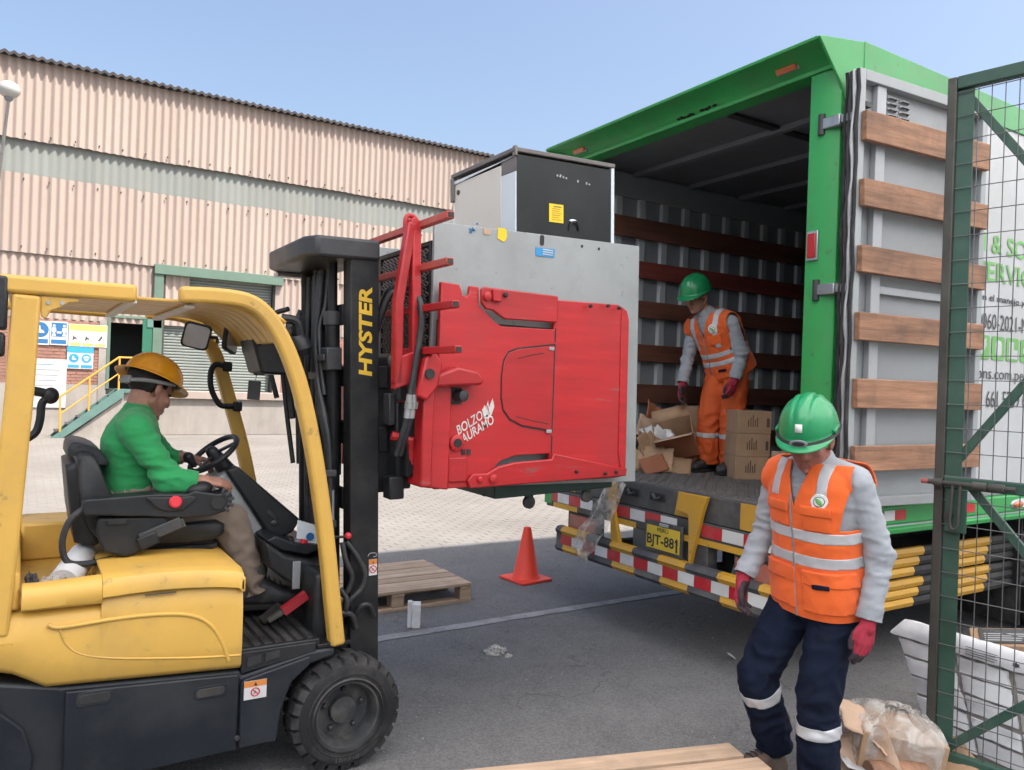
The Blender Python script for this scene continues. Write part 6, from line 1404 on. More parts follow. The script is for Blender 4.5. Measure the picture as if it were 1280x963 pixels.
def hair(M, parent, low=-0.055, fringe=0.02):
    k = MB(); k.ell((0, -0.017, 0.04), (0.0815, 0.0985, 0.092), n=32, m=24)
    me = bpy.data.meshes.new('h'); me.from_pydata([tuple(p) for p in k.v], [], k.f); me.update()
    bm = bmesh.new(); bm.from_mesh(me); bmesh.ops.recalc_face_normals(bm, faces=bm.faces); bm.to_mesh(me); bm.free()
    # keep the back down to the nape and the top; leave face and ears free
    cutaway(me, [[((0, 0.028, 0), (0, 1, 0)), ((0, 0, 0.03 + fringe), (0, 0.35, -1))], [((0, -0.02, 0), (0, 1, 0)), ((0, 0, 0.005), (0, 0, -1))], [((0, 0, low), (0, 0, -1))]])
    for v in me.vertices: v.co += v.normal * 0.003 * noise.noise(v.co * 90)
    me.transform(M); o = mesh_obj(me, 'hair', 'hair_black', parent)
    md = o.modifiers.new('solid', 'SOLIDIFY'); md.thickness = 0.008; md.offset = -1
    return o
def helmet(M, m, parent, full=False, ridges=True, a=0.108, b=0.132, h=0.128, z0=0.035):
    nu, nv = 64, 18
    def shell(u, v):
        t = 2 * pi * u; ct, st_ = cos(t), sin(t); e = 2.2
        px = math.copysign(abs(ct) ** (2 / e), ct); py = math.copysign(abs(st_) ** (2 / e), st_)
        ph = v * pi / 2; rr = cos(ph) ** 0.82; zz = sin(ph) ** 0.95
        x, y, z = a * px * rr, b * py * rr - 0.005, z0 + h * zz
        if ridges:
            k = max(0.0, zz - 0.25) * min(1.0, max(0.0, (zz - 0.25) * 4))
            bump = 0.0
            for cx, w, hh in ((0.0, 0.017, 0.0075), (0.040, 0.008, 0.005), (-0.040, 0.008, 0.005)):
                bump += hh / (1 + math.exp((abs(x - cx) - w) * 900))
            f = 1 + bump * 8 * min(1, k * 2.2)
            x *= f; y *= f; z = z0 + (z - z0) * f
        return (x, y, z)
    mb = MB(); mb.grid(shell, nu, nv)
    def brim(u, v):
        t = 2 * pi * u; ct, st_ = cos(t), sin(t); x, y, z = shell(u, 0)
        if full: ex = 0.037; dz = -0.014
        else:
            fr = max(0.0, st_) ** 2.2; ex = 0.006 + 0.046 * fr; dz = -0.004 - 0.016 * fr
        d = Vector((x, y, 0)).normalized()
        return (x + d.x * ex * v, y + d.y * ex * v, z + dz * v - 0.006 * (v if v < 0.3 else 0.3))
    mb.grid(brim, nu, 5)
    k = MB(M); k.v = mb.v; k.f = mb.f; k.m = mb.m
    o = k.build('helmet', m, parent, solid=0.004, smooth=40, fix=False)
    # weld the seam
    bm = bmesh.new(); bm.from_mesh(o.data); bmesh.ops.remove_doubles(bm, verts=bm.verts, dist=0.0006); bmesh.ops.recalc_face_normals(bm, faces=bm.faces); bm.to_mesh(o.data); bm.free()
    MB(M).tube([(0.1 * cos(2 * pi * i / 32) * 0.94, 0.122 * sin(2 * pi * i / 32) * 0.94 - 0.005, z0 + 0.006) for i in range(32)], 0.006, 6, closed=True).build('headband', 'strap_grey', o)
    return o
def hand_mb(mb, M, side, curl=(0.35, 0.5, 0.35), spread=1.0, thumb=0.5, r=1.0, cu=None):
    """palm, four unequal fingers and a thumb; frame: y along the fingers, x to the thumb, z out of the back"""
    k = MB()
    xs = (0.029, 0.0095, -0.0105, -0.029); ys = (0.086, 0.091, 0.086, 0.076); ln_ = (0.071, 0.078, 0.072, 0.056); fr = (0.0092, 0.0095, 0.009, 0.008)
    for i in range(4):
        k.cap((xs[i] * 0.62, 0.012, 0), (xs[i], ys[i] - 0.004, 0), 0.0155 * r, 0.0118 * r)
        p = Vector((xs[i], ys[i], 0.0)); a = 0.0; L_ = ln_[i]; sp = (xs[i] * 1.6) * spread
        cc = cu[i] if cu else curl
        for j, (f_, q) in enumerate(zip((0.46, 0.31, 0.23), cc)):
            a += q
            d = Vector((sp, cos(a), -sin(a))); d.normalize(); e = p + d * (L_ * f_)
            k.cap(p, e, fr[i] * r * (1.04 - 0.07 * j), fr[i] * r * (0.97 - 0.07 * j)); p = e
    k.ell((0, 0.045, -0.004), (0.036 * r, 0.046, 0.0145 * r))
    t0 = Vector((0.020, 0.022, -0.004)); t1 = Vector((0.043, 0.052, -0.012 - 0.01 * thumb)); t2 = t1 + Vector((0.010 - 0.016 * thumb, 0.030, -0.010 * thumb - 0.004)); t3 = t2 + Vector((0.002 - 0.02 * thumb, 0.024, -0.008 * thumb))
    k.cap(t0, t1, 0.0165 * r, 0.0125 * r); k.cap(t1, t2, 0.0115 * r, 0.0105 * r); k.cap(t2, t3, 0.0105 * r, 0.009 * r)
    k.cap((0, -0.03, 0), (0, 0.02, 0), 0.026 * r, 0.026 * r)
    if side == 'R': k.v = [Vector((-p.x, p.y, p.z)) for p in k.v]
    mb.add([M @ p for p in k.v], k.f)
def frame(o, y, z):
    """matrix with y and (roughly) z axes given"""
    y = V3(y).normalized(); z = V3(z); x = y.cross(z).normalized(); z = x.cross(y)
    m = Matrix((x, y, z)).transposed().to_4x4(); m.translation = V3(o); return m
def glove(M, side, parent, **kw):
    mb = MB(); hand_mb(mb, M, side, r=1.16, **kw)
    k = MB(); k.cap((0, -0.03, 0), (0, -0.005, 0), 0.0285, 0.030); mb.add([M @ p for p in k.v], k.f)
    me = remesh(mb, 0.0036, 3)
    inv = M.inverted(); mi = []
    for f in me.polygons:
        q = inv @ f.center; th = abs(q.x) > 0.047
        mi.append(1 if (q.y > 0.122 + 0.01 * noise.noise(q * 60) or (q.z < -0.012 and q.y > 0.0 and not q.y < 0.01) or (th and q.y > 0.075)) else 0)
    o = mesh_obj(me, 'glove', ['glove_red', 'glove_dark'], parent); me.polygons.foreach_set('material_index', mi)
    return o
def boot(parent, ankle, toe, up, m, s=1.0):
    a = V3(ankle); t = V3(toe); f = (t - a); f = (f - V3(up) * f.dot(V3(up))).normalized(); u = V3(up).normalized(); l = u.cross(f)
    base = a - u * (a - t).dot(u)
    def R(d, w, h0, h1, n=18, e=2.6):
        out = []
        for k in range(n):
            q = 2 * pi * k / n; ct, st_ = cos(q), sin(q)
            out.append(base + f * d * s + l * (w * s * math.copysign(abs(ct) ** (2 / e), ct)) + u * ((h0 + h1) / 2 * s + (h1 - h0) / 2 * s * math.copysign(abs(st_) ** (2 / e), st_)))
        return out
    k = MB(); z = -0.035
    k.loft([R(-0.085, 0.015, z + 0.02, 0.03), R(-0.078, 0.032, z + 0.008, 0.055), R(-0.05, 0.039, z + 0.004, 0.085), R(0.0, 0.042, z + 0.004, 0.095), R(0.05, 0.044, z + 0.004, 0.07), R(0.10, 0.05, z + 0.004, 0.042), R(0.145, 0.05, z + 0.004, 0.03), R(0.18, 0.04, z + 0.006, 0.018), R(0.198, 0.02, z + 0.012, 0.004)])
    k.cap(a + u * 0.02, a + u * 0.10, 0.046 * s, 0.05 * s, 16)
    me = remesh(k, 0.006, 5)
    for v in me.vertices: v.co += v.normal * 0.0018 * noise.noise(v.co * 45)
    o = mesh_obj(me, 'boot', m, parent)
    sl = MB(); sl.loft([R(d, w, z - 0.014, z + 0.012, 18, 3.5) for d, w in ((-0.088, 0.02), (-0.08, 0.036), (-0.05, 0.043), (0.0, 0.042), (0.05, 0.044), (0.10, 0.053), (0.15, 0.053), (0.185, 0.042), (0.205, 0.02))]).build('sole', 'rubber', o)
    for j in range(5):
        d = 0.035 + 0.022 * j; hh = 0.082 - 0.011 * j
        p = base + f * d * s + u * hh * s
        MB().tube([p - l * 0.022, p + u * 0.006, p + l * 0.022], 0.003, 6).build('lace', 'ink_black', o)
    return o
def person(name, loc, label):
    return thing(name, loc, label, 'person')
def build_body(J, M, root, skin, hands=(), voxel=0.0058, wide=1.0):
    mb = MB(); torso(mb, J, -0.03, low=0.06); head_mb(mb, M, wide)
    mb.cap(J['N'] - (J['N'] - J['C']).normalized() * 0.05, M @ Vector((0, -0.022, -0.05)), 0.056, 0.052, 18)
    for s_ in 'LR':
        mb.cap(J['S' + s_], J['E' + s_], 0.046, 0.038); mb.cap(J['E' + s_], J['W' + s_], 0.037, 0.0265)
        mb.cap(J['H' + s_], J['K' + s_], 0.07, 0.05); mb.cap(J['K' + s_], J['A' + s_], 0.046, 0.036); mb.cap(J['P'], J['H' + s_], 0.07, 0.07)
    for h in hands: hand_mb(mb, **h)
    me = remesh(mb, voxel, 3)
    return mesh_obj(me, 'body', skin, root)
def build_shirt(J, root, m, amp=0.0042, cuff=0.034, seed=1.0, belly=0.0, hem=0.16, name='shirt', up=0.070, fo=0.050):
    mb = MB(); torso(mb, J, 0.006, belly, low=hem)
    for s_ in 'LR':
        S, E, W = J['S' + s_], J['E' + s_], J['W' + s_]
        mb.cap(S, E, up, up * 0.82, 16); mb.cap(E, W, up * 0.80, cuff + 0.006, 16)
    # collar stub
    mb.cap(J['C'].lerp(J['N'], 0.85), J['C'].lerp(J['N'], 0.93), 0.070, 0.066, 18)
    me = remesh(mb, 0.0075, 3)
    jn = [(J['E' + s_], 0.10, 1.3) for s_ in 'LR'] + [(J['S' + s_] * 0.8 + J['C'] * 0.2, 0.12, 0.6) for s_ in 'LR'] + [(J['W' + s_], 0.08, 0.9) for s_ in 'LR']
    wrinkle(me, amp, 9.5, jn, seed, (0.75, 0.75, 2.1)); wrinkle(me, amp * 0.3, 24, jn, seed + 4, (0.8, 0.8, 1.5))
    # open the cuffs and hem
    regs = []
    for s_ in 'LR': 
        d = (J['W' + s_] - J['E' + s_]).normalized(); regs.append([(J['W' + s_] - d * 0.012, d), (J['W' + s_], 0.075)])
    cutaway(me, regs)
    o = mesh_obj(me, name, m, root); md = o.modifiers.new('solid', 'SOLIDIFY'); md.thickness = 0.003; md.offset = -1
    return o
def build_trousers(J, root, m, amp=0.0065, th=0.096, kn=0.078, an=0.070, seed=3.0, waist=0.30, belly=0.0, freq=13):
    mb = MB(); J2 = dict(J); torso_low = MB()
    P, C = J['P'], J['C']; up0 = (C - P).normalized(); lp = J['latP']; fp = lp.cross(up0).normalized()
    rows = [section(P + up0 * d, lp, fp, a, b + belly * 0.5) for d, a, b in ((-0.13, 0.14, 0.10), (-0.07, 0.172, 0.125), (0.0, 0.180, 0.13), (0.10, 0.174, 0.125), (waist * 0.66, 0.168, 0.122))]
    mb.loft(rows)
    for s_ in 'LR':
        H_, K_, A_ = J['H' + s_], J['K' + s_], J['A' + s_]
        mb.cap(H_, K_, th, kn, 18); mb.cap(K_, K_.lerp(A_, 0.55), kn * 0.98, an * 1.04, 18); mb.cap(K_.lerp(A_, 0.55), A_ + (A_ - K_).normalized() * 0.035, an * 1.04, an, 18)
        mb.cap(P, H_, 0.12, th, 16)
    me = remesh(mb, 0.008, 3)
    jn = [(J['K' + s_], 0.12, 0.9) for s_ in 'LR'] + [(J['A' + s_], 0.13, 1.3) for s_ in 'LR'] + [(J['H' + s_], 0.13, 0.7) for s_ in 'LR']
    wrinkle(me, amp, freq, jn, seed, (1, 1, 1.25))
    regs = []
    for s_ in 'LR':
        d = (J['A' + s_] - J['K' + s_]).normalized(); q = J['A' + s_] + d * 0.03; regs.append([(q, d), (q, 0.13)])
    cutaway(me, regs)
    o = mesh_obj(me, 'trousers', m, root); md = o.modifiers.new('solid', 'SOLIDIFY'); md.thickness = 0.004; md.offset = -1
    return o
def wmesh(o):
    me = o.data.copy(); me.transform(Matrix.Translation(ORG[o.name])); return me
def build_vest(J, root, m, hem, bands, straps, logo, pockets, amp=0.004, seed=5.0, belly=0.0, g=0.026, neck=0.17, dark_tag=None, zx=-0.02):
    mb = MB(); JJ = dict(J); torso(mb, JJ, g, belly, low=0.24)
    P, C, N = J['P'], J['C'], J['N']; lc = J['latC']; upc = (N - P).normalized(); fc = lc.cross(upc).normalized()
    for s_, sg in (('SL', 1), ('SR', -1)): mb.cap(J[s_] - lc * sg * 0.06, J[s_] + lc * sg * 0.034 + upc * 0.0, 0.088, 0.076, 18)
    me = remesh(mb, 0.0075, 4)
    jn = [(P + upc * 0.12, 0.16, 0.9), (J['SL'], 0.12, 0.5), (J['SR'], 0.12, 0.5)]
    wrinkle(me, amp, 12, jn, seed, (1, 1, 1.3))
    regs = [[(P + upc * hem, -upc), (P + upc * (hem + .001), -upc)]]
    for s_, sg in (('SL', 1), ('SR', -1)):
        q = J[s_] + lc * sg * 0.036; regs.append([(q, (lc * sg + upc * 0.12).normalized()), (q - upc * 0.135, upc)])
        regs.append([(q - upc * 0.07 - lc * sg * 0.012, (lc * sg - upc * 0.22).normalized()), (q - upc * 0.175, upc), (q - upc * 0.02, -upc)])
    nb = C.lerp(N, 0.98)
    regs.append([(nb - upc * 0.005, upc), (nb, upc)])
    vb = nb - upc * neck
    regs.append([(vb, (lc + upc * 0.42).normalized()), (vb, (-lc + upc * 0.42).normalized()), (nb - fc * 0.01, fc)]) if False else regs.append([(vb, (upc * 0.36 + lc).normalized()), (vb - lc * 0.0, (upc * 0.36 - lc).normalized()), (nb, fc)]) if False else None
    regs = [r for r in regs if r]
    cutaway(me, regs)
    # V neck: both sloping planes face up and inwards
    bm = bmesh.new(); bm.from_mesh(me)
    n1 = (upc * 0.33 - lc).normalized(); n2 = (upc * 0.33 + lc).normalized()
    for n_ in (n1, n2): bmesh.ops.bisect_plane(bm, geom=bm.verts[:] + bm.edges[:] + bm.faces[:], dist=1e-6, plane_co=vb, plane_no=n_)
    dead = [f for f in bm.faces if (f.calc_center_median() - vb).dot(n1) > 0 and (f.calc_center_median() - vb).dot(n2) > 0 and (f.calc_center_median() - nb).dot(fc) > -0.03]
    bmesh.ops.delete(bm, geom=dead, context='FACES'); bm.to_mesh(me); bm.free()
    src = me.copy()
    o = mesh_obj(me, 'vest', m, root); md = o.modifiers.new('solid', 'SOLIDIFY'); md.thickness = 0.006; md.offset = 0
    def slab(a, b, ax, org): return [(org + ax * a, -ax), (org + ax * b, ax)]
    for a, b in bands: patch(src, slab(a, b, upc, P), 0.0045, 'reflective_band', 'reflective', o)
    for a, b, z0, z1 in straps:
        for sd in (-1, 1): patch(src, slab(a, b, lc, C) + slab(z0, z1, upc, P) + [(C, fc * sd)], 0.0045, 'reflective_strap', 'reflective', o)
    patch(src, slab(zx - 0.004, zx + 0.004, lc, C) + slab(hem, 0.6, upc, P) + [(C, -fc)], 0.0065, 'zip', 'strap_grey', o)
    for x0, x1, z0, z1, t in pockets:
        patch(src, slab(x0, x1, lc, C) + slab(z0, z1, upc, P) + [(C, -fc)], t, 'pocket' if t < 0.013 else 'pocket_flap', m, o, thick=t - 0.001)
    if dark_tag:
        x0, x1, z0, z1 = dark_tag; patch(src, slab(x0, x1, lc, C) + slab(z0, z1, upc, P) + [(C, -fc)], 0.0165, 'dark_tag', 'trousers_navy', o)
    if logo:
        x, z, r = logo; q = C + lc * x; q = q + upc * (z - (q - P).dot(upc))
        ng = lambda rr, n=16, cx=0, cz=0: [(q + lc * cx + upc * cz + (lc * cos(2 * pi * i / n) + upc * sin(2 * pi * i / n)) * rr, lc * cos(2 * pi * i / n) + upc * sin(2 * pi * i / n)) for i in range(n)] + [(C, -fc)]
        lg = patch(src, ng(r), 0.006, 'logo_patch', 'logo_white', o)
        patch(src, ng(r * 0.66), 0.0072, 'logo_ring', 'door_green', lg); patch(src, ng(r * 0.56), 0.0080, 'logo_disc', 'logo_white', lg)
        # leaf: lens between two big arcs
        dd = r * 0.46
        a0 = 0.7; ax = lc * cos(a0) + upc * sin(a0)
        leaf = [(q + ax * (-dd) + (lc * cos(a0 + t) + upc * sin(a0 + t)) * (r * 0.74), lc * cos(a0 + t) + upc * sin(a0 + t)) for t in (-.6, -.3, 0, .3, .6)] + [(q + ax * dd + (lc * cos(a0 + pi + t) + upc * sin(a0 + pi + t)) * (r * 0.74), lc * cos(a0 + pi + t) + upc * sin(a0 + pi + t)) for t in (-.6, -.3, 0, .3, .6)] + [(C, -fc)]
        patch(src, leaf, 0.0088, 'logo_leaf', 'ink_green', lg)
        patch(src, slab(x - r * 0.5, x + r * 0.5, lc, C) + [(q - upc * r * 0.76, -upc), (q - upc * r * 0.70, upc), (C, -fc)], 0.0072, 'logo_lettering', 'door_green', lg)
    return o, src, upc, fc
def leg_band(tr, J, s_, t, w, root_o, m='reflective'):
    me = wmesh(tr); K_, A_ = J['K' + s_], J['A' + s_]; d = (A_ - K_).normalized(); c = K_.lerp(A_, t)
    o_ = 'R' if s_ == 'L' else 'L'; other = J['K' + o_].lerp(J['A' + o_], t)
    mid = (c + other) / 2; n = (other - c); n = (n - d * n.dot(d)).normalized()
    patch(me, [(c - d * w / 2, -d), (c + d * w / 2, d), (mid, n)], 0.004, 'reflective_band', m, root_o)
def joints(**k):
    J = {a: (b if isinstance(b, float) else V3(b).normalized() if a.startswith('lat') else V3(b)) for a, b in k.items()}; return J

# ---------------- worker walking in front of the truck
W1 = person('person', (2.74, 2.06, 0.0), 'worker in green helmet, orange vest and navy trousers walking beside the truck, looking down')
J = joints(P=(2.80, 2.05, 0.83), C=(2.755, 2.03, 1.19), N=(2.745, 2.03, 1.365), latP=(-0.12, -1, 0), latC=(0.0, -1, 0.02),
           SL=(2.762, 1.872, 1.285), SR=(2.735, 2.205, 1.275), EL=(2.845, 1.812, 1.0), WL=(2.785, 1.815, 0.755), ER=(2.745, 2.285, 1.03), WR=(2.63, 2.295, 0.835),
           HL=(2.80, 1.965, 0.79), HR=(2.79, 2.135, 0.79), KL=(2.70, 1.965, 0.43), KR=(2.635, 2.215, 0.45), AL=(2.735, 1.965, 0.10), AR=(2.775, 2.225, 0.15))
hf = Vector((-0.84, -0.36, -0.40)); MH = frame((2.672, 2.022, 1.447), hf, (-0.4, -0.15, 1))
bd = build_body(J, MH, W1, 'skin_red', wide=1.06)
face_parts(MH, bd, 'skin_red'); hair(MH, W1, -0.05)
HM = helmet(MH, 'helmet_green', W1, z0=0.046)
MB(MH).tube([(0.114 * cos(radians(a)), 0.142 * sin(radians(a)) - 0.003, 0.043 - 0.004 * sin(radians(a))) for a in range(-20, 201, 10)], 0.009, 6).build('lamp_strap', 'chassis_black', HM)
bk = MB(MH).prism([(0.034 * cos(2 * pi * i / 18), 0.050 + 0.016 * sin(2 * pi * i / 18)) for i in range(18)], 'Y', 0.146, 0.152); bk = bk.build('strap_buckle', 'strap_grey', HM, 0.002)
MB(MH).prism([(0.024 * cos(2 * pi * i / 12), 0.050 + 0.009 * sin(2 * pi * i / 12)) for i in range(12)], 'Y', 0.1522, 0.154).build('buckle_window', 'chassis_black', bk)
MB(MH).add([(0.015, 0.1295, 0.088), (-0.012, 0.1305, 0.088), (-0.012, 0.117, 0.117), (0.015, 0.116, 0.117)], [(0, 1, 2, 3)]).build('white_sticker', 'logo_white', HM, solid=0.002)
for sx in (-1, 1): MB(MH).box(sx * 0.11 - 0.006, sx * 0.11 + 0.006, -0.02, 0.05, 0.05, 0.066).build('helmet_lug', 'helmet_green', HM, 0.003)
MB(MH).box(-0.03, 0.03, -0.148, -0.118, 0.02, 0.05).build('ratchet', 'helmet_green', HM, 0.008)
sh = build_shirt(J, W1, 'shirt_grey', 0.0062, 0.037, 1.0, up=0.064, hem=0.09)
tr = build_trousers(J, W1, 'trousers_navy', 0.008, 0.098, 0.082, 0.076, 3.0)
leg_band(tr, J, 'L', 0.36, 0.045, tr); leg_band(tr, J, 'R', 0.25, 0.045, tr)
vest, vsrc, vup, vfc = build_vest(J, W1, 'orange_vest', -0.075, ((0.135, 0.178), (0.235, 0.278)), ((0.085, 0.125, 0.40, 0.6), (-0.125, -0.085, 0.40, 0.6)), (0.098, 0.40, 0.031),
    ((0.035, 0.135, 0.285, 0.375, 0.010), (0.03, 0.14, 0.345, 0.378, 0.015), (-0.135, -0.035, 0.285, 0.375, 0.010), (-0.14, -0.03, 0.345, 0.378, 0.015), (0.02, 0.165, -0.04, 0.115, 0.011), (0.018, 0.168, 0.065, 0.12, 0.0155), (-0.165, -0.02, -0.04, 0.115, 0.011), (-0.168, -0.018, 0.065, 0.12, 0.0155)), dark_tag=(0.06, 0.115, 0.055, 0.072))
MB().tube([J['N'] + vfc * 0.07 + vup * -0.01, J['N'] + vfc * 0.02 + vup * 0.0], 0.004, 6).build('collar_seam', 'shirt_grey', sh)
glove(frame(J['WL'], (-0.22, -0.02, -1), (-0.15, -1, 0.0)), 'L', W1, curl=(0.22, 0.28, 0.18), thumb=0.35)
glove(frame(J['WR'], (-0.22, 0.0, -1), (-0.25, 1, 0.1)), 'R', W1, curl=(0.45, 0.55, 0.35), thumb=0.6)
boot(W1, J['AL'] + Vector((0, 0, -0.02)), (2.60, 1.965, 0.045), (0, 0, 1), 'boot_brown')
boot(W1, J['AR'] + Vector((0, 0, -0.02)), (2.66, 2.235, 0.045), (0.25, 0, 1), 'boot_brown')

# ---------------- worker standing inside the truck
W2 = person('person', (4.50, 4.26, 1.0), 'worker in orange overalls and green helmet standing inside the truck, bending forward')
J = joints(P=(4.62, 4.25, 1.86), C=(4.51, 4.275, 2.09), N=(4.41, 4.30, 2.225), latP=(0.05, -1, 0), latC=(0.0, -1, -0.03),
           SL=(4.475, 4.115, 2.14), SR=(4.44, 4.45, 2.12), EL=(4.545, 4.055, 1.90), WL=(4.475, 4.06, 1.71), ER=(4.43, 4.50, 1.88), WR=(4.36, 4.475, 1.67),
           HL=(4.63, 4.165, 1.80), HR=(4.62, 4.335, 1.80), KL=(4.575, 4.155, 1.43), KR=(4.53, 4.35, 1.43), AL=(4.60, 4.16, 1.10), AR=(4.545, 4.37, 1.10))
hf = Vector((-0.90, -0.22, -0.38)); MH = frame((4.325, 4.325, 2.345), hf, (-0.4, -0.1, 1))
bd = build_body(J, MH, W2, 'skin_brown')
face_parts(MH, bd, 'skin_brown'); hair(MH, W2, -0.05)
HM = helmet(MH, 'helmet_green', W2)
sh = build_shirt(J, W2, 'shirt_grey', 0.006, 0.036, 11.0, up=0.060)
tr = build_trousers(J, W2, 'orange_dirty', 0.008, 0.098, 0.088, 0.09, 13.0)
leg_band(tr, J, 'L', 0.42, 0.035, tr); leg_band(tr, J, 'R', 0.42, 0.035, tr)
vest, vsrc, vup, vfc = build_vest(J, W2, 'orange_vest', -0.09, ((0.03, 0.065), (0.095, 0.13)), ((0.085, 0.125, 0.17, 0.6), (-0.125, -0.085, 0.17, 0.6)), (0.10, 0.315, 0.034),
    ((0.03, 0.15, -0.07, 0.0, 0.010), (-0.15, -0.03, -0.07, 0.0, 0.010), (0.03, 0.14, 0.20, 0.27, 0.010)), seed=9.0, dark_tag=(0.06, 0.13, -0.015, 0.005))
glove(frame(J['WL'], (-0.30, 0.0, -1), (0.1, -1, 0.0)), 'L', W2, curl=(0.45, 0.5, 0.3), thumb=0.5)
glove(frame(J['WR'], (-0.15, -0.05, -1), (-0.2, 1, 0.0)), 'R', W2, curl=(0.30, 0.35, 0.2), thumb=0.5)
boot(W2, J['AL'] + Vector((0, 0, -0.02)), (4.44, 4.12, 1.05), (0, 0, 1), 'boot_black', 1.02)
boot(W2, J['AR'] + Vector((0, 0, -0.02)), (4.38, 4.34, 1.05), (0, 0, 1), 'boot_black', 1.02)

# ---------------- forklift driver
W3 = person('person', (0.45, 3.65, 1.0), 'forklift driver in yellow full-brim helmet and green long-sleeved shirt sitting at the wheel')
J = joints(P=(0.43, 3.65, 1.06), C=(0.395, 3.65, 1.315), N=(0.425, 3.655, 1.455), latP=(0, 1, 0), latC=(0.10, 1, 0.02),
           SR=(0.395, 3.485, 1.385), SL=(0.435, 3.82, 1.385), ER=(0.515, 3.425, 1.19), WR=(0.635, 3.40, 1.178), EL=(0.56, 3.90, 1.22), WL=(0.645, 3.865, 1.235),
           HR=(0.47, 3.56, 1.035), HL=(0.47, 3.74, 1.035), KR=(0.785, 3.54, 0.985), KL=(0.76, 3.77, 0.985), AR=(0.895, 3.545, 0.695), AL=(0.83, 3.77, 0.67), bend=(-0.02, 0, 0), slim=0.88)
hf = Vector((0.80, 0.42, -0.42)); MH = frame((0.468, 3.675, 1.55), hf, (0.38, 0.25, 1))
MR = frame(J['WR'] + Vector((0.0, 0, 0.004)), (0.94, 0.10, -0.12), (0.10, -0.28, 1))
MLh = frame(J['WL'], (0.92, -0.2, -0.12), (0.25, 0.1, 1))
bd = build_body(J, MH, W3, 'skin_brown', voxel=0.0048, hands=(dict(M=MR, side='R', cu=((0.25, 0.45, 0.3), (0.45, 0.7, 0.4), (0.55, 0.75, 0.45), (0.6, 0.75, 0.45)), thumb=0.7, r=1.0), dict(M=MLh, side='L', curl=(0.5, 0.8, 0.5), thumb=0.6, r=1.0)))
face_parts(MH, bd, 'skin_brown'); hair(MH, W3, -0.062)
HM = helmet(MH, 'helmet_yellow', W3, full=True, ridges=False, a=0.100, b=0.122, h=0.105, z0=0.045)
MB(MH).tube(spl([(0.092, 0.04, 0.035), (0.094, -0.03, 0.015), (0.07, -0.095, -0.005), (0.0, -0.118, -0.015), (-0.07, -0.095, -0.005), (-0.094, -0.03, 0.015)], 5), 0.0085, 8).build('nape_strap', 'strap_grey', HM)
MB(MH).box(-0.03, 0.03, -0.128, -0.112, -0.03, 0.004).build('ratchet', 'strap_grey', HM, 0.006)
sh = build_shirt(J, W3, 'shirt_green', 0.0062, 0.034, 21.0, belly=0.012, up=0.064, hem=0.13)
tr = build_trousers(J, W3, 'trousers_khaki', 0.006, 0.088, 0.076, 0.066, 23.0, waist=0.12)
boot(W3, J['AR'] + Vector((0, 0, -0.03)), (1.05, 3.53, 0.635), (0.05, 0, 1), 'boot_black', 1.14)
boot(W3, J['AL'] + Vector((0, 0, -0.03)), (0.99, 3.77, 0.60), (0.05, 0, 1), 'boot_black', 1.0)
# ================================================================== LOOSE OBJECTS
def carton(name, w, d, h, loc, rz, label, m='cardboard', group=None, prints=True, tilt=None, tape=True):
    rot = tilt if tilt is not None else (0, 0, rz)
    t = thing(name, loc, label, 'box', group, rot=rot)
    MB().box(-w / 2, w / 2, -d / 2, d / 2, 0, h).build('carton', m, t, 0.004)
    MB().box(-w / 2 - 0.001, w / 2 + 0.001, -0.022, 0.022, h + 0.0005, h + 0.0018).build('tape', 'tape_brown', t) if tape else None
    if prints:
        for k in range(5):
            MB().box(-w / 2 + 0.075 + 0.016 * k, -w / 2 + 0.082 + 0.016 * k, -d / 2 - 0.0012, -d / 2 - 0.0002, h * 0.3, h * (0.62 + 0.10 * ((k * 7) % 3))).build('print_block', 'print_brown', t)
        MB().prism(rrect(w / 2 - 0.034, w / 2 - 0.014, h * 0.3, h * 0.7, 0.006), 'Y', -d / 2 - 0.0012, -d / 2 - 0.0002).build('print_block', 'print_brown', t)
    return t
# printed cartons stacked inside the truck
yw = math.atan2(-0.117, 0.2)
for k, lb in enumerate(('printed brown carton at the bottom of the tall stack inside the truck', 'printed brown carton in the middle of the tall stack inside the truck', 'printed brown carton on top of the tall stack inside the truck')):
    carton('carton', 0.245, 0.33, 0.164, (4.55 + random.uniform(-0.006, 0.006), 3.99, 1.0 + 0.165 * k), yw + random.uniform(-0.03, 0.03), lb, 'cardboard', 'cartons stacked inside the truck')
carton('carton', 0.36, 0.30, 0.25, (4.86, 4.66, 1.0), 0.15, 'large brown carton standing on the floor against the plank wall behind the worker', 'cardboard', 'cartons stacked inside the truck', prints=False)
carton('carton', 0.34, 0.28, 0.25, (4.84, 4.66, 1.251), 0.22, 'brown carton set on the large carton against the plank wall', 'cardboard', 'cartons stacked inside the truck', prints=False)
carton('carton', 0.25, 0.22, 0.135, (4.08, 3.17, 1.0), yw, 'pale printed carton at the truck sill behind the walking worker, lower of two', 'cardboard_pale', 'cartons stacked inside the truck')
carton('carton', 0.25, 0.22, 0.125, (4.085, 3.17, 1.136), yw + 0.04, 'pale printed carton at the truck sill behind the walking worker, upper of two', 'cardboard_pale', 'cartons stacked inside the truck')
carton('carton', 0.20, 0.26, 0.22, (4.62, 3.55, 1.0), yw, 'plain pale carton between the tall printed stack and the green post', 'cardboard_pale', 'cartons stacked inside the truck', prints=False)
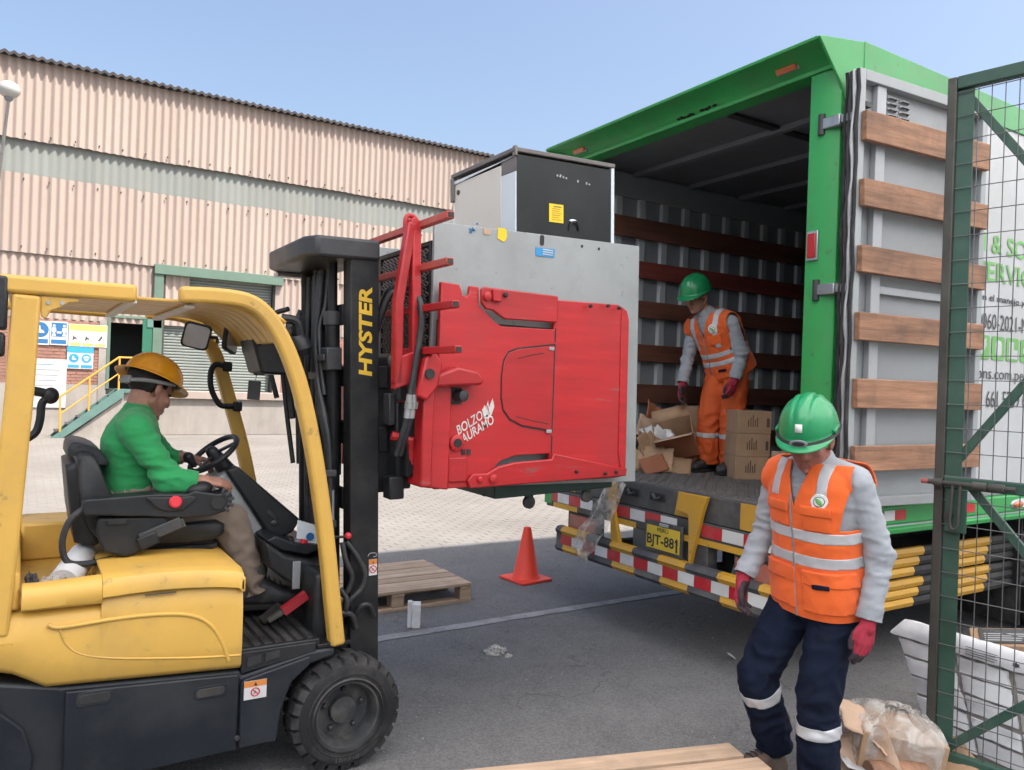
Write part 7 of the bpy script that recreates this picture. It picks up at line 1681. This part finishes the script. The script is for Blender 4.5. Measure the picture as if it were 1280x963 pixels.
# open carton tipped over among the scraps
OC = thing('open_carton', (4.386, 4.512, 1.161), 'open brown carton tipped on its corner among cardboard scraps at the truck wall', 'box', rot=(radians(38), radians(-16), radians(-48)))
for b_ in ((-0.15, 0.15, -0.11, -0.106, 0, 0.23), (-0.15, 0.15, 0.106, 0.11, 0, 0.23), (-0.15, -0.146, -0.1055, 0.1055, 0, 0.23), (0.146, 0.15, -0.1055, 0.1055, 0, 0.23)):
    MB().box(*b_).build('carton_side', 'cardboard' if b_[2] != -0.11 else 'cardboard_red', OC)
MB().box(-0.146, 0.146, -0.1055, 0.1055, 0, 0.004).build('carton_bottom', 'cardboard', OC)
MB().add([(-0.15, -0.11, 0.231), (0.15, -0.11, 0.231), (0.14, -0.20, 0.29), (-0.14, -0.20, 0.29)], [(0, 1, 2, 3)]).build('carton_flap', 'cardboard_pale', OC, solid=0.004)
MB().add([(-0.15, 0.11, 0.231), (0.15, 0.11, 0.231), (0.14, 0.21, 0.26), (-0.14, 0.21, 0.26)], [(0, 1, 2, 3)]).build('carton_flap', 'cardboard', OC, solid=0.004)
def sheet(name, w, h, loc, rot, label, m, cat='cardboard', crump=0.02, fold=None, seed=0, n=10, thick=0.0045, group=None):
    def fn(u, v):
        x, y = (u - 0.5) * w, (v - 0.5) * h
        z = crump * noise.noise((x * 9 + seed, y * 9, seed * 1.7)) + crump * 0.5 * abs(noise.noise((x * 22 + seed, y * 22, 3.1)))
        if fold and u > fold[0]: z += (u - fold[0]) * w * math.tan(fold[1])
        e = 0.012 * noise.noise((u * 8, v * 8, seed))
        return (x + e, y + e, z)
    mb = MB().grid(fn, n, n)
    o = mb.build(name, m, None, solid=thick, smooth=25, fix=False)
    o.location = loc; o.rotation_euler = rot
    return tag(o, label, cat, group)
sheet('cardboard_flap', 0.26, 0.20, (4.08, 4.46, 1.09), (radians(62), radians(8), radians(-35)), 'flattened brown flap leaning at the front of the scrap heap in the truck', 'cardboard', crump=0.012, fold=(0.6, 0.5), seed=1)
sheet('cardboard_flap', 0.30, 0.22, (4.10, 4.66, 1.17), (radians(70), radians(-20), radians(20)), 'torn brown cardboard sheet standing beside the grey clamp plate in the truck', 'cardboard', crump=0.02, fold=(0.5, -0.6), seed=2)
sheet('cardboard_flap', 0.26, 0.2, (4.27, 4.72, 1.29), (radians(58), radians(24), radians(-20)), 'pale bent cardboard piece on top of the scrap heap, above the brown flap', 'cardboard_pale', crump=0.03, fold=(0.5, 0.7), seed=3)
sheet('cardboard_flap', 0.22, 0.18, (4.18, 4.50, 1.085), (radians(74), 0, radians(-15)), 'small pinkish cardboard piece leaning on the open carton in the truck', 'cardboard_pale', crump=0.01, seed=4)
sheet('cardboard_flap', 0.22, 0.16, (4.36, 4.80, 1.42), (radians(80), radians(30), radians(10)), 'torn printed carton end sticking up at the top of the scrap heap', 'cardboard_red', crump=0.02, fold=(0.5, 0.5), seed=5)
sheet('cardboard_flap', 0.30, 0.16, (4.36, 4.48, 1.07), (radians(60), 0, radians(-50)), 'dark reddish cardboard flap lying in front of the open carton', 'cardboard_red', crump=0.012, seed=6)
sheet('plastic_scrap', 0.24, 0.16, (4.24, 4.62, 1.27), (radians(50), radians(-15), radians(-15)), 'crumpled white plastic scrap caught in the cardboard heap in the truck', 'foam_white', 'plastic', crump=0.05, seed=7, thick=0.002)
sheet('plastic_scrap', 0.30, 0.10, (4.30, 4.56, 1.22), (radians(60), radians(35), radians(-20)), 'narrow strip of white plastic lying across the open carton', 'foam_white', 'plastic', crump=0.03, seed=8, thick=0.002)

sheet('cardboard_flap', 0.22, 0.17, (3.99, 4.52, 1.08), (radians(66), radians(10), radians(-60)), 'dark brown cardboard flap at the very left of the scrap heap, touching the grey plate', 'cardboard', crump=0.015, seed=41)
sheet('cardboard_flap', 0.20, 0.14, (4.02, 4.40, 1.06), (radians(52), radians(-12), radians(-15)), 'broad reddish cardboard piece lying lowest at the front of the scrap heap', 'cardboard_red', crump=0.012, seed=42)
sheet('cardboard_flap', 0.24, 0.15, (4.22, 4.38, 1.055), (radians(48), radians(6), radians(-40)), 'pinkish brown flap lying on the floor between the heap and the worker\'s boots', 'cardboard', crump=0.012, seed=43)
sheet('cardboard_flap', 0.16, 0.12, (4.14, 4.55, 1.21), (radians(70), radians(40), radians(-30)), 'small printed brown carton piece standing on edge in the middle of the heap', 'cardboard', crump=0.012, fold=(0.5, 0.6), seed=44)
# ---------------- traffic cone
CN1 = thing('traffic_cone', (3.62, 5.47, 0.0), 'plain red-orange traffic cone standing on the asphalt by the truck', 'cone', rot=(0, 0, 0.12))
MB().prism(rrect(-0.165, 0.165, -0.165, 0.165, 0.03, 5), 'Z', 0.0, 0.022).build('cone_base', 'cone_red', CN1, 0.006)
MB().lathe([(0.125, 0.022), (0.118, 0.034), (0.108, 0.045), (0.032, 0.425), (0.029, 0.435), (0.022, 0.438), (0.020, 0.43), (0.020, 0.39)], (0, 0, 0), (0, 0, 1), 36).build('cone_body', 'cone_red', CN1, smooth=50)
# ---------------- pallets
def pallet(loc, rz, L, W, nb, label, m, bw, top=0.14, seed=0, uneven=0.0, group='wooden pallets on the ground'):
    t = thing('pallet', loc, label, 'pallet', group, rot=(0, 0, rz)); r = random.Random(seed)
    for k in range(nb):
        y0 = (W - bw) * k / (nb - 1)
        a = r.uniform(-uneven, uneven); dz = r.uniform(-0.002, 0.002)
        MB().box(0 - a * 0.6, L + a, y0, y0 + bw, top - 0.022 + dz, top + dz).build('board', m, t, 0.003)
    for xx in (0.0, L / 2 - 0.05, L - 0.10):
        MB().box(xx + 0.001, xx + 0.099, 0.001, W - 0.001, top - 0.044, top - 0.0245).build('cross_board', m, t, 0.003)
        for yy in (0.0, W / 2 - 0.05, W - 0.1):
            MB().box(xx + 0.004, xx + 0.096, yy + 0.003, yy + 0.097, 0.022, top - 0.0445).build('block', m, t, 0.004)
    for yy in (0.0, W / 2 - 0.05, W - 0.1):
        MB().box(0, L, yy, yy + 0.1, 0.0, 0.0215).build('bottom_board', m, t, 0.003)
    return t
pallet((1.70, 5.08, 0), 0.0, 1.185, 0.84, 7, 'weathered wooden pallet lying behind the forklift mast near the cone', 'pallet_wood', 0.105, seed=1, uneven=0.006)
def near_pallet():
    t = thing('pallet', (2.60, 2.315, 0.0), 'pale wooden pallet at the bottom edge of the picture, by the walking worker', 'pallet', 'wooden pallets on the ground', rot=(0, 0, radians(180 - 16.3)))
    # local x runs back along the boards, local y towards the viewer's side
    for k, (x0, w) in enumerate(((0.0, 0.115), (-0.045, 0.10), (0.012, 0.115), (-0.01, 0.10), (0.0, 0.115))):
        y0 = 0.0 + 0.142 * k
        MB().box(x0, 1.2, y0, y0 + w, 0.108, 0.13 + 0.001 * (k % 2)).build('board', 'pallet_wood_pale', t, 0.003)
    for xx in (0.03, 0.55, 1.08):
        MB().box(xx, xx + 0.09, 0.004, 0.68, 0.086, 0.1075).build('cross_board', 'pallet_wood_pale', t, 0.003)
        for yy in (0.008, 0.30, 0.58): MB().box(xx + 0.003, xx + 0.087, yy, yy + 0.09, 0.022, 0.0855).build('block', 'pallet_wood_pale', t, 0.004)
    for yy in (0.008, 0.30, 0.58): MB().box(0.03, 1.17, yy, yy + 0.09, 0.0, 0.0215).build('bottom_board', 'pallet_wood_pale', t, 0.003)
near_pallet()
# ---------------- litter on the asphalt
FB = thing('foam_block', (2.235, 4.70, 0.0), 'small white foam corner block standing on the asphalt in front of the pallet', 'foam block', rot=(0, 0, radians(-28)))
MB().box(-0.04, -0.012, -0.02, 0.02, 0.0, 0.175).build('foam_slab', 'foam_white', FB, 0.004)
MB().box(-0.011, 0.045, -0.026, 0.014, 0.0, 0.158).build('foam_slab', 'foam_white', FB, 0.004)
MB().box(-0.011, 0.045, 0.0145, 0.03, 0.0, 0.165).build('foam_slab', 'foam_white', FB, 0.004)
def crumple(name, r, loc, label, m, cat, seed, flat=0.4, amp=0.55):
    k = MB().ell((0, 0, 0), (1, 1, 1), n=28, m=18)
    for v in k.v:
        d = v.normalized(); f = 1 + amp * noise.noise(d * 2.1 + Vector((seed, 0, 0))) + amp * 0.7 * abs(noise.noise(d * 5 + Vector((0, seed, 0)))) - 0.2
        v.x, v.y, v.z = d.x * r[0] * f, d.y * r[1] * f, max(-r[2] * 0.3, d.z * r[2] * f)
    k.v = [v + Vector((0, 0, r[2] * 0.3)) for v in k.v]
    o = k.build(name, m, None, smooth=20); o.location = loc
    return tag(o, label, cat)
crumple('crumpled_plastic', (0.07, 0.05, 0.035), (2.47, 4.03, 0.002), 'crumpled grey plastic wrap lying alone on the asphalt', 'plastic_film', 'litter', 1.3)
crumple('crumpled_plastic', (0.028, 0.02, 0.014), (2.50, 3.94, 0.002), 'tiny scrap of plastic next to the crumpled wrap on the asphalt', 'plastic_film', 'litter', 4.3)
sheet('paper_scrap', 0.07, 0.05, (3.70, 3.30, 0.02), (radians(25), radians(20), 0.5), 'small white paper scrap on the asphalt behind the walking worker', 'paper_white', 'litter', crump=0.012, seed=12, thick=0.001)
gr = MB(); r_ = random.Random(21)
for k in range(900):
    x, yv = r_.uniform(0.9, 6.0), r_.uniform(2.3, 6.7); s_ = r_.uniform(0.003, 0.009)
    gr.obox((x, yv, s_ * 0.3), (s_, s_ * r_.uniform(.6, 1.2), s_ * .7), RZ(r_.uniform(0, 3)) @ RX(r_.uniform(-.5, .5)))
o = gr.build('grit', 'plaster', None, fix=False, smooth=0); tag(o, kind='stuff')
# ---------------- film bag hanging on the bumper
path = spl([(3.455, 4.06, 1.008), (3.43, 4.09, 0.96), (3.425, 4.15, 0.86), (3.415, 4.22, 0.74), (3.40, 4.32, 0.60), (3.395, 4.40, 0.50), (3.40, 4.44, 0.43)], 8)
def bagf(u, v):
    i = u * (len(path) - 1); j = min(int(i), len(path) - 2); p = path[j].lerp(path[j + 1], i - j)
    w = 0.05 + 0.09 * sin(min(1, u * 1.2) * pi * 0.8) ; q = (v - 0.5)
    off = Vector((-0.02 - 0.05 * sin(v * pi * 3 + u * 4) * w * 4 - 0.03 * noise.noise((u * 9, v * 5, 1)), q * w * 1.5, q * w * 0.9 + 0.02 * noise.noise((u * 11, v * 7, 5))))
    return p + off
o = MB().grid(bagf, 48, 22).build('plastic_bag', 'plastic_film', None, smooth=30, fix=False); tag(o, 'torn strip of clear plastic wrap hanging over the striped bumper', 'plastic wrap')
# ---------------- pile of packaging at the worker's feet
WC = thing('wrapped_carton', (3.235, 2.0, 0.0), 'brown carton wrapped in clear plastic film, on the ground by the gate', 'box', rot=(radians(4), radians(7), radians(-38)))
MB().box(-0.175, 0.175, -0.135, 0.135, 0.01, 0.215).build('carton', 'cardboard', WC, 0.006)
def film(u, v):
    a = 2 * pi * u; h = 0.0 + 0.30 * v
    k = 1.0 if v < 0.68 else 1.0 - (v - 0.68) * 2.3
    ct, st_ = cos(a), sin(a); e = 4.5
    x = 0.190 * math.copysign(abs(ct) ** (2 / e), ct) * k; y = 0.150 * math.copysign(abs(st_) ** (2 / e), st_) * k
    zz = min(h, 0.222) + (0.05 * abs(noise.noise((u * 14, v * 5, 2))) if v > 0.6 else 0) + (max(0, v - 0.68) * 0.14)
    w = 1 + 0.02 * noise.noise((u * 14, v * 5, 4)) + 0.012 * noise.noise((u * 40, v * 14, 9))
    return (x * w, y * w, zz + 0.006 * noise.noise((u * 30, v * 30, 1)))
MB().grid(film, 90, 30).build('film', 'plastic_film', WC, smooth=30, fix=False)
crumple('crumpled_plastic', (0.11, 0.07, 0.05), (3.11, 2.10, 0.20), 'bunched clear plastic film lying on top of the cardboard heap', 'plastic_film', 'plastic wrap', 7.7)
sheet('cardboard_flap', 0.26, 0.16, (3.08, 2.10, 0.15), (radians(35), radians(28), radians(-20)), 'long torn cardboard strip at the top left of the heap by the worker', 'cardboard_pale', crump=0.03, fold=(0.55, -0.7), seed=21)
sheet('cardboard_flap', 0.24, 0.18, (3.05, 2.03, 0.09), (radians(58), radians(-12), radians(-30)), 'folded pale cardboard piece at the left of the heap beside the worker\'s leg', 'cardboard_pale', crump=0.02, fold=(0.5, 0.8), seed=22)
sheet('cardboard_flap', 0.20, 0.15, (3.14, 1.98, 0.17), (radians(40), radians(10), radians(15)), 'pinkish cardboard piece half under the bunched plastic film', 'cardboard_pale', crump=0.015, seed=23)
sheet('cardboard_flap', 0.24, 0.20, (3.43, 1.86, 0.05), (radians(22), radians(-25), radians(-40)), 'brown cardboard piece at the right of the heap, by the gate post', 'cardboard', crump=0.015, seed=24)
sheet('cardboard_flap', 0.34, 0.16, (3.20, 1.84, 0.03), (radians(10), radians(4), radians(-25)), 'flat pale cardboard strip on the ground in front of the wrapped carton', 'cardboard_pale', crump=0.01, seed=25)
sheet('paper_sheet', 0.20, 0.16, (3.05, 1.98, 0.045), (radians(28), radians(14), radians(10)), 'crumpled white paper at the lower left of the heap', 'paper_white', 'paper', crump=0.05, seed=26, thick=0.0015)
LG = thing('wood_offcut', (3.09, 1.88, 0.0), 'short brown wooden offcut lying under the cardboard heap', 'wood', rot=(radians(90), 0, radians(60)))
MB().lathe([(0.06, 0), (0.062, 0.12), (0.058, 0.24)], (0, 0.062, -0.1), (0, 0, 1), 16).build('log', 'door_wood', LG, 0.003)
# ---------------- dirty white foam slab leaning behind the gate
CRT = thing('foam_slab', (3.74, 2.085, 0.0), 'large dirty white foam slab with ribbed squares and a thick rim, leaning behind the gate', 'foam slab', rot=(radians(-5), 0, radians(-91)))
BL, BH, BT = 0.86, 0.44, 0.07
def cp(u, v): return Vector((-0.215 * v * (1 - u) + u * BL, 0.0, BH * v))
MB().add([cp(0, 0), cp(1, 0), cp(1, 1), cp(0, 1)] + [p + Vector((0, BT, 0)) for p in (cp(0, 0), cp(1, 0), cp(1, 1), cp(0, 1))], [(0, 1, 2, 3), (4, 7, 6, 5), (0, 4, 5, 1), (1, 5, 6, 2), (2, 6, 7, 3), (3, 7, 4, 0)]).build('slab_core', 'foam_dirt', CRT, smooth=0)
r_ = random.Random(33)
us_ = [-0.008, 0.26, 0.5, 0.74, 0.97]; vs_ = [0.02, 0.215, 0.41, 0.60, 0.79, 0.975]
for i in range(4):
    for j in range(5):
        u0, u1, v0, v1 = us_[i] + 0.010, us_[i + 1] - 0.010, vs_[j] + 0.016, vs_[j + 1] - 0.016
        jt = lambda: r_.uniform(-0.007, 0.007)
        cor = [(u0 + jt(), v0 + jt()), (u1 + jt(), v0 + jt()), (u1 + jt(), v1 + jt()), (u0 + jt(), v1 + jt())]
        ring = []
        for a in range(4):
            b_ = cor[(a + 1) % 4]; a_ = cor[a]
            for t in (0.0, 0.2, 0.4, 0.6, 0.8):
                ring.append(cp(a_[0] + (b_[0] - a_[0]) * t + r_.uniform(-.003, .003), a_[1] + (b_[1] - a_[1]) * t + r_.uniform(-.007, .007)))
        c = sum(ring, Vector()) / len(ring); dd = r_.uniform(0.012, 0.017)
        MB().loft([[p + Vector((0, -0.0005, 0)) for p in ring], [p + Vector((0, -dd + 0.003, 0)) for p in ring], [c + (p - c) * 0.975 + Vector((0, -dd, 0)) for p in ring]]).build('foam_square', 'foam_white', CRT, smooth=50)
rw = MB(); N_ = 44; rows = []
prof = [(-0.03, 0.0), (-0.034, 0.03), (-0.022, 0.062), (0.0, 0.082), (BT, 0.074), (BT + 0.01, 0.0)]
rw.loft([[(-0.235 + (BL + 0.25) * i / N_, y_ + 0.003 * noise.noise((i * 0.7, y_ * 20, 0)), BH - 0.004 + z_ * (0.25 if i in (0, N_) else 0.7 if i in (1, N_ - 1) else 1) + 0.004 * noise.noise((i * 0.5, y_ * 30, 4))) for y_, z_ in prof] for i in range(N_ + 1)])
rw.build('slab_rim', 'foam_white', CRT, smooth=50)
for k, xx in enumerate((0.0, 0.05)):
    MB().prism([(xx + 0.014 * cos(2 * pi * i / 10) * (1 if i % 2 else 0.5), BH + 0.028 + 0.014 * sin(2 * pi * i / 10) * (1 if i % 2 else 0.5)) for i in range(10)], 'Y', -0.0385, -0.0360).build('print_mark', 'ink_grey', CRT)
for k in range(4): MB().box(0.14, 0.27 + 0.012 * (k % 2), -0.0385, -0.0360, BH + 0.008 + 0.011 * k, BH + 0.0105 + 0.011 * k).build('print_line', 'ink_grey', CRT)
for xx in (0.36, 0.43): MB().prism([(xx + 0.018 * cos(2 * pi * i / 12) * (1 if i % 2 else 0.6), BH + 0.026 + 0.012 * sin(2 * pi * i / 12) * (1 if i % 2 else 0.6)) for i in range(12)], 'Y', -0.0385, -0.0360).build('print_mark', 'ink_grey', CRT)
BX = thing('carton', (4.16, 1.88, 0.0), 'brown carton with a dark printed lid standing behind the white foam slab', 'box', rot=(radians(4), radians(-9), radians(-60)))
MB().box(-0.16, 0.16, -0.13, 0.13, 0, 0.49).build('carton', 'cardboard', BX, 0.005)
MB().box(-0.12, 0.12, -0.10, 0.10, 0.4905, 0.497).build('printed_lid', 'ink_grey', BX, 0.002)
for k in range(4): MB().box(-0.10, 0.05 + 0.01 * k, -0.075 + 0.03 * k, -0.067 + 0.03 * k, 0.4975, 0.4985).build('print_line', 'paper_white', BX)
# ---------------- green mesh gate, swung open towards the viewer
GT = thing('mesh_gate', (3.44, 1.92, 0.0), 'dark green steel gate with wire mesh and a sliding bolt, standing open at the right', 'gate', rot=(0, 0, math.atan2(-0.98, 0.19)))
GW = 1.25
MB().box(-0.02, 0.018, -0.022, 0.022, 0.06, 3.035).build('gate_post', 'gate_rust', GT, 0.005)
MB().box(0.0185, 0.085, -0.006, 0.0, 0.06, 2.975).build('post_flange', 'gate_green', GT, 0.002)
MB().box(GW - 0.05, GW, -0.022, 0.022, 0.06, 3.035).build('gate_stile', 'gate_green', GT, 0.005)
MB().box(0.0185, GW - 0.051, -0.022, 0.022, 2.978, 3.035).build('gate_rail', 'gate_green', GT, 0.005)
MB().box(0.0185, GW - 0.051, -0.022, 0.022, 1.238, 1.288).build('gate_rail', 'gate_green', GT, 0.005)
MB().box(0.0185, GW - 0.051, -0.022, 0.022, 0.06, 0.10).build('gate_rail', 'gate_green', GT, 0.005)
def brace(a, b): MB().rtube([(a[0], 0.012, a[1]), (b[0], 0.012, b[1])], 0.022, 0.036, up=(-(b[1] - a[1]), 0, b[0] - a[0])).build('brace', 'gate_green', GT, 0.003)
brace((0.02, 3.0), (0.62, 2.14)); brace((0.02, 1.30), (0.62, 2.14)); brace((0.12, 1.25), (0.62, 0.65)); brace((0.03, 0.08), (0.62, 0.65))
vw = None
xx = 0.102
while xx < GW - 0.06:
    if vw is None: vw = MB().tube([(xx, -0.010, 0.08), (xx, -0.0105, 1.5), (xx, -0.010, 3.0)], 0.0022, 6).build('wire', 'wire_steel', GT); x0 = xx
    else: add_copy(vw, GT, (xx - x0, 0, 0))
    xx += 0.0512
hw = None; zz = 0.14
while zz < 2.97:
    if hw is None: hw = MB().tube([(0.0, -0.0145, zz), (GW / 2, -0.0148, zz), (GW - 0.03, -0.0145, zz)], 0.0022, 6).build('wire', 'wire_steel', GT); z0 = zz
    else: add_copy(hw, GT, (0, 0, zz - z0))
    zz += 0.1045
PLT = MB().box(0.03, 0.115, -0.024, -0.0185, 1.05, 1.236).build('latch_plate', 'gate_green', GT, 0.002)
MB().tube([(-0.06, -0.045, 1.262), (0.30, -0.045, 1.262)], 0.011, 10).build('bolt_rod', 'gate_rust', GT)
MB().tube([(-0.062, -0.045, 1.262), (-0.035, -0.045, 1.262)], 0.0115, 10).build('bolt_tip', 'lens_dull', GT)
for x0, x1 in ((-0.012, 0.022), (0.14, 0.195), (0.20, 0.26)): MB().tube([(x0, -0.045, 1.262), (x1, -0.045, 1.262)], 0.0175, 12).build('bolt_sleeve', 'gate_rust', GT, 0.002)
MB().tube(spl([(0.065, -0.05, 1.255), (0.062, -0.055, 1.15), (0.062, -0.056, 1.085), (0.075, -0.056, 1.068), (0.09, -0.055, 1.085), (0.093, -0.055, 1.15), (0.095, -0.05, 1.255)], 5), 0.0065, 8).build('bolt_handle', 'gate_rust', GT, smooth=80)
MB().lathe([(0.018, 0), (0.018, 0.012)], (0.045, -0.024, 1.12), (0, -1, 0), 14).build('latch_boss', 'dark_grey_steel', PLT)

FR = thing('film_roll', (0.19, 3.42, 0.86), 'white roll of wrapping film lying in the forklift tray behind the seat', 'roll')
MB().lathe([(0.05, -0.11), (0.052, -0.105), (0.052, 0.105), (0.05, 0.11)], (0.19, 3.42, 0.862), (0.35, 0.9, 0.25), 24).build('roll', 'paper_white', FR)
MB().lathe([(0.022, 0), (0.022, 0.004)], (0.19 - 0.112 * 0.347, 3.42 - 0.112 * 0.893, 0.862 - 0.112 * 0.248), (-0.35, -0.9, -0.25), 14).build('roll_core', 'cardboard', FR)
crumple('crumpled_plastic', (0.07, 0.06, 0.04), (0.12, 3.28, 0.815), 'crumpled clear plastic lying in the yellow forklift tray', 'plastic_film', 'litter', 3.7)
crumple('dark_rag', (0.025, 0.05, 0.045), (0.055, 3.30, 0.82), 'dark rag in the front corner of the forklift tray', 'ink_grey', 'rag', 5.1)
PO = thing('paper_pouch', (1.13, 3.50, 0.86), 'pale blue paper pouch stuck behind the forklift dashboard', 'pouch')
MB().add([(1.07, 3.50, 0.87), (1.165, 3.49, 0.85), (1.165, 3.50, 0.945), (1.075, 3.51, 0.975), (1.075, 3.515, 0.87), (1.17, 3.505, 0.85), (1.17, 3.512, 0.945), (1.08, 3.522, 0.975)], [(0, 1, 2, 3), (4, 7, 6, 5), (0, 4, 5, 1), (1, 5, 6, 2), (2, 6, 7, 3), (3, 7, 4, 0)]).build('pouch', 'fridge_white', PO)
MB().lathe([(0.018, 0), (0.018, 0.002)], (1.13, 3.4935, 0.90), (-0.1, -1, 0), 16).build('printed_ring', 'sign_blue', PO)
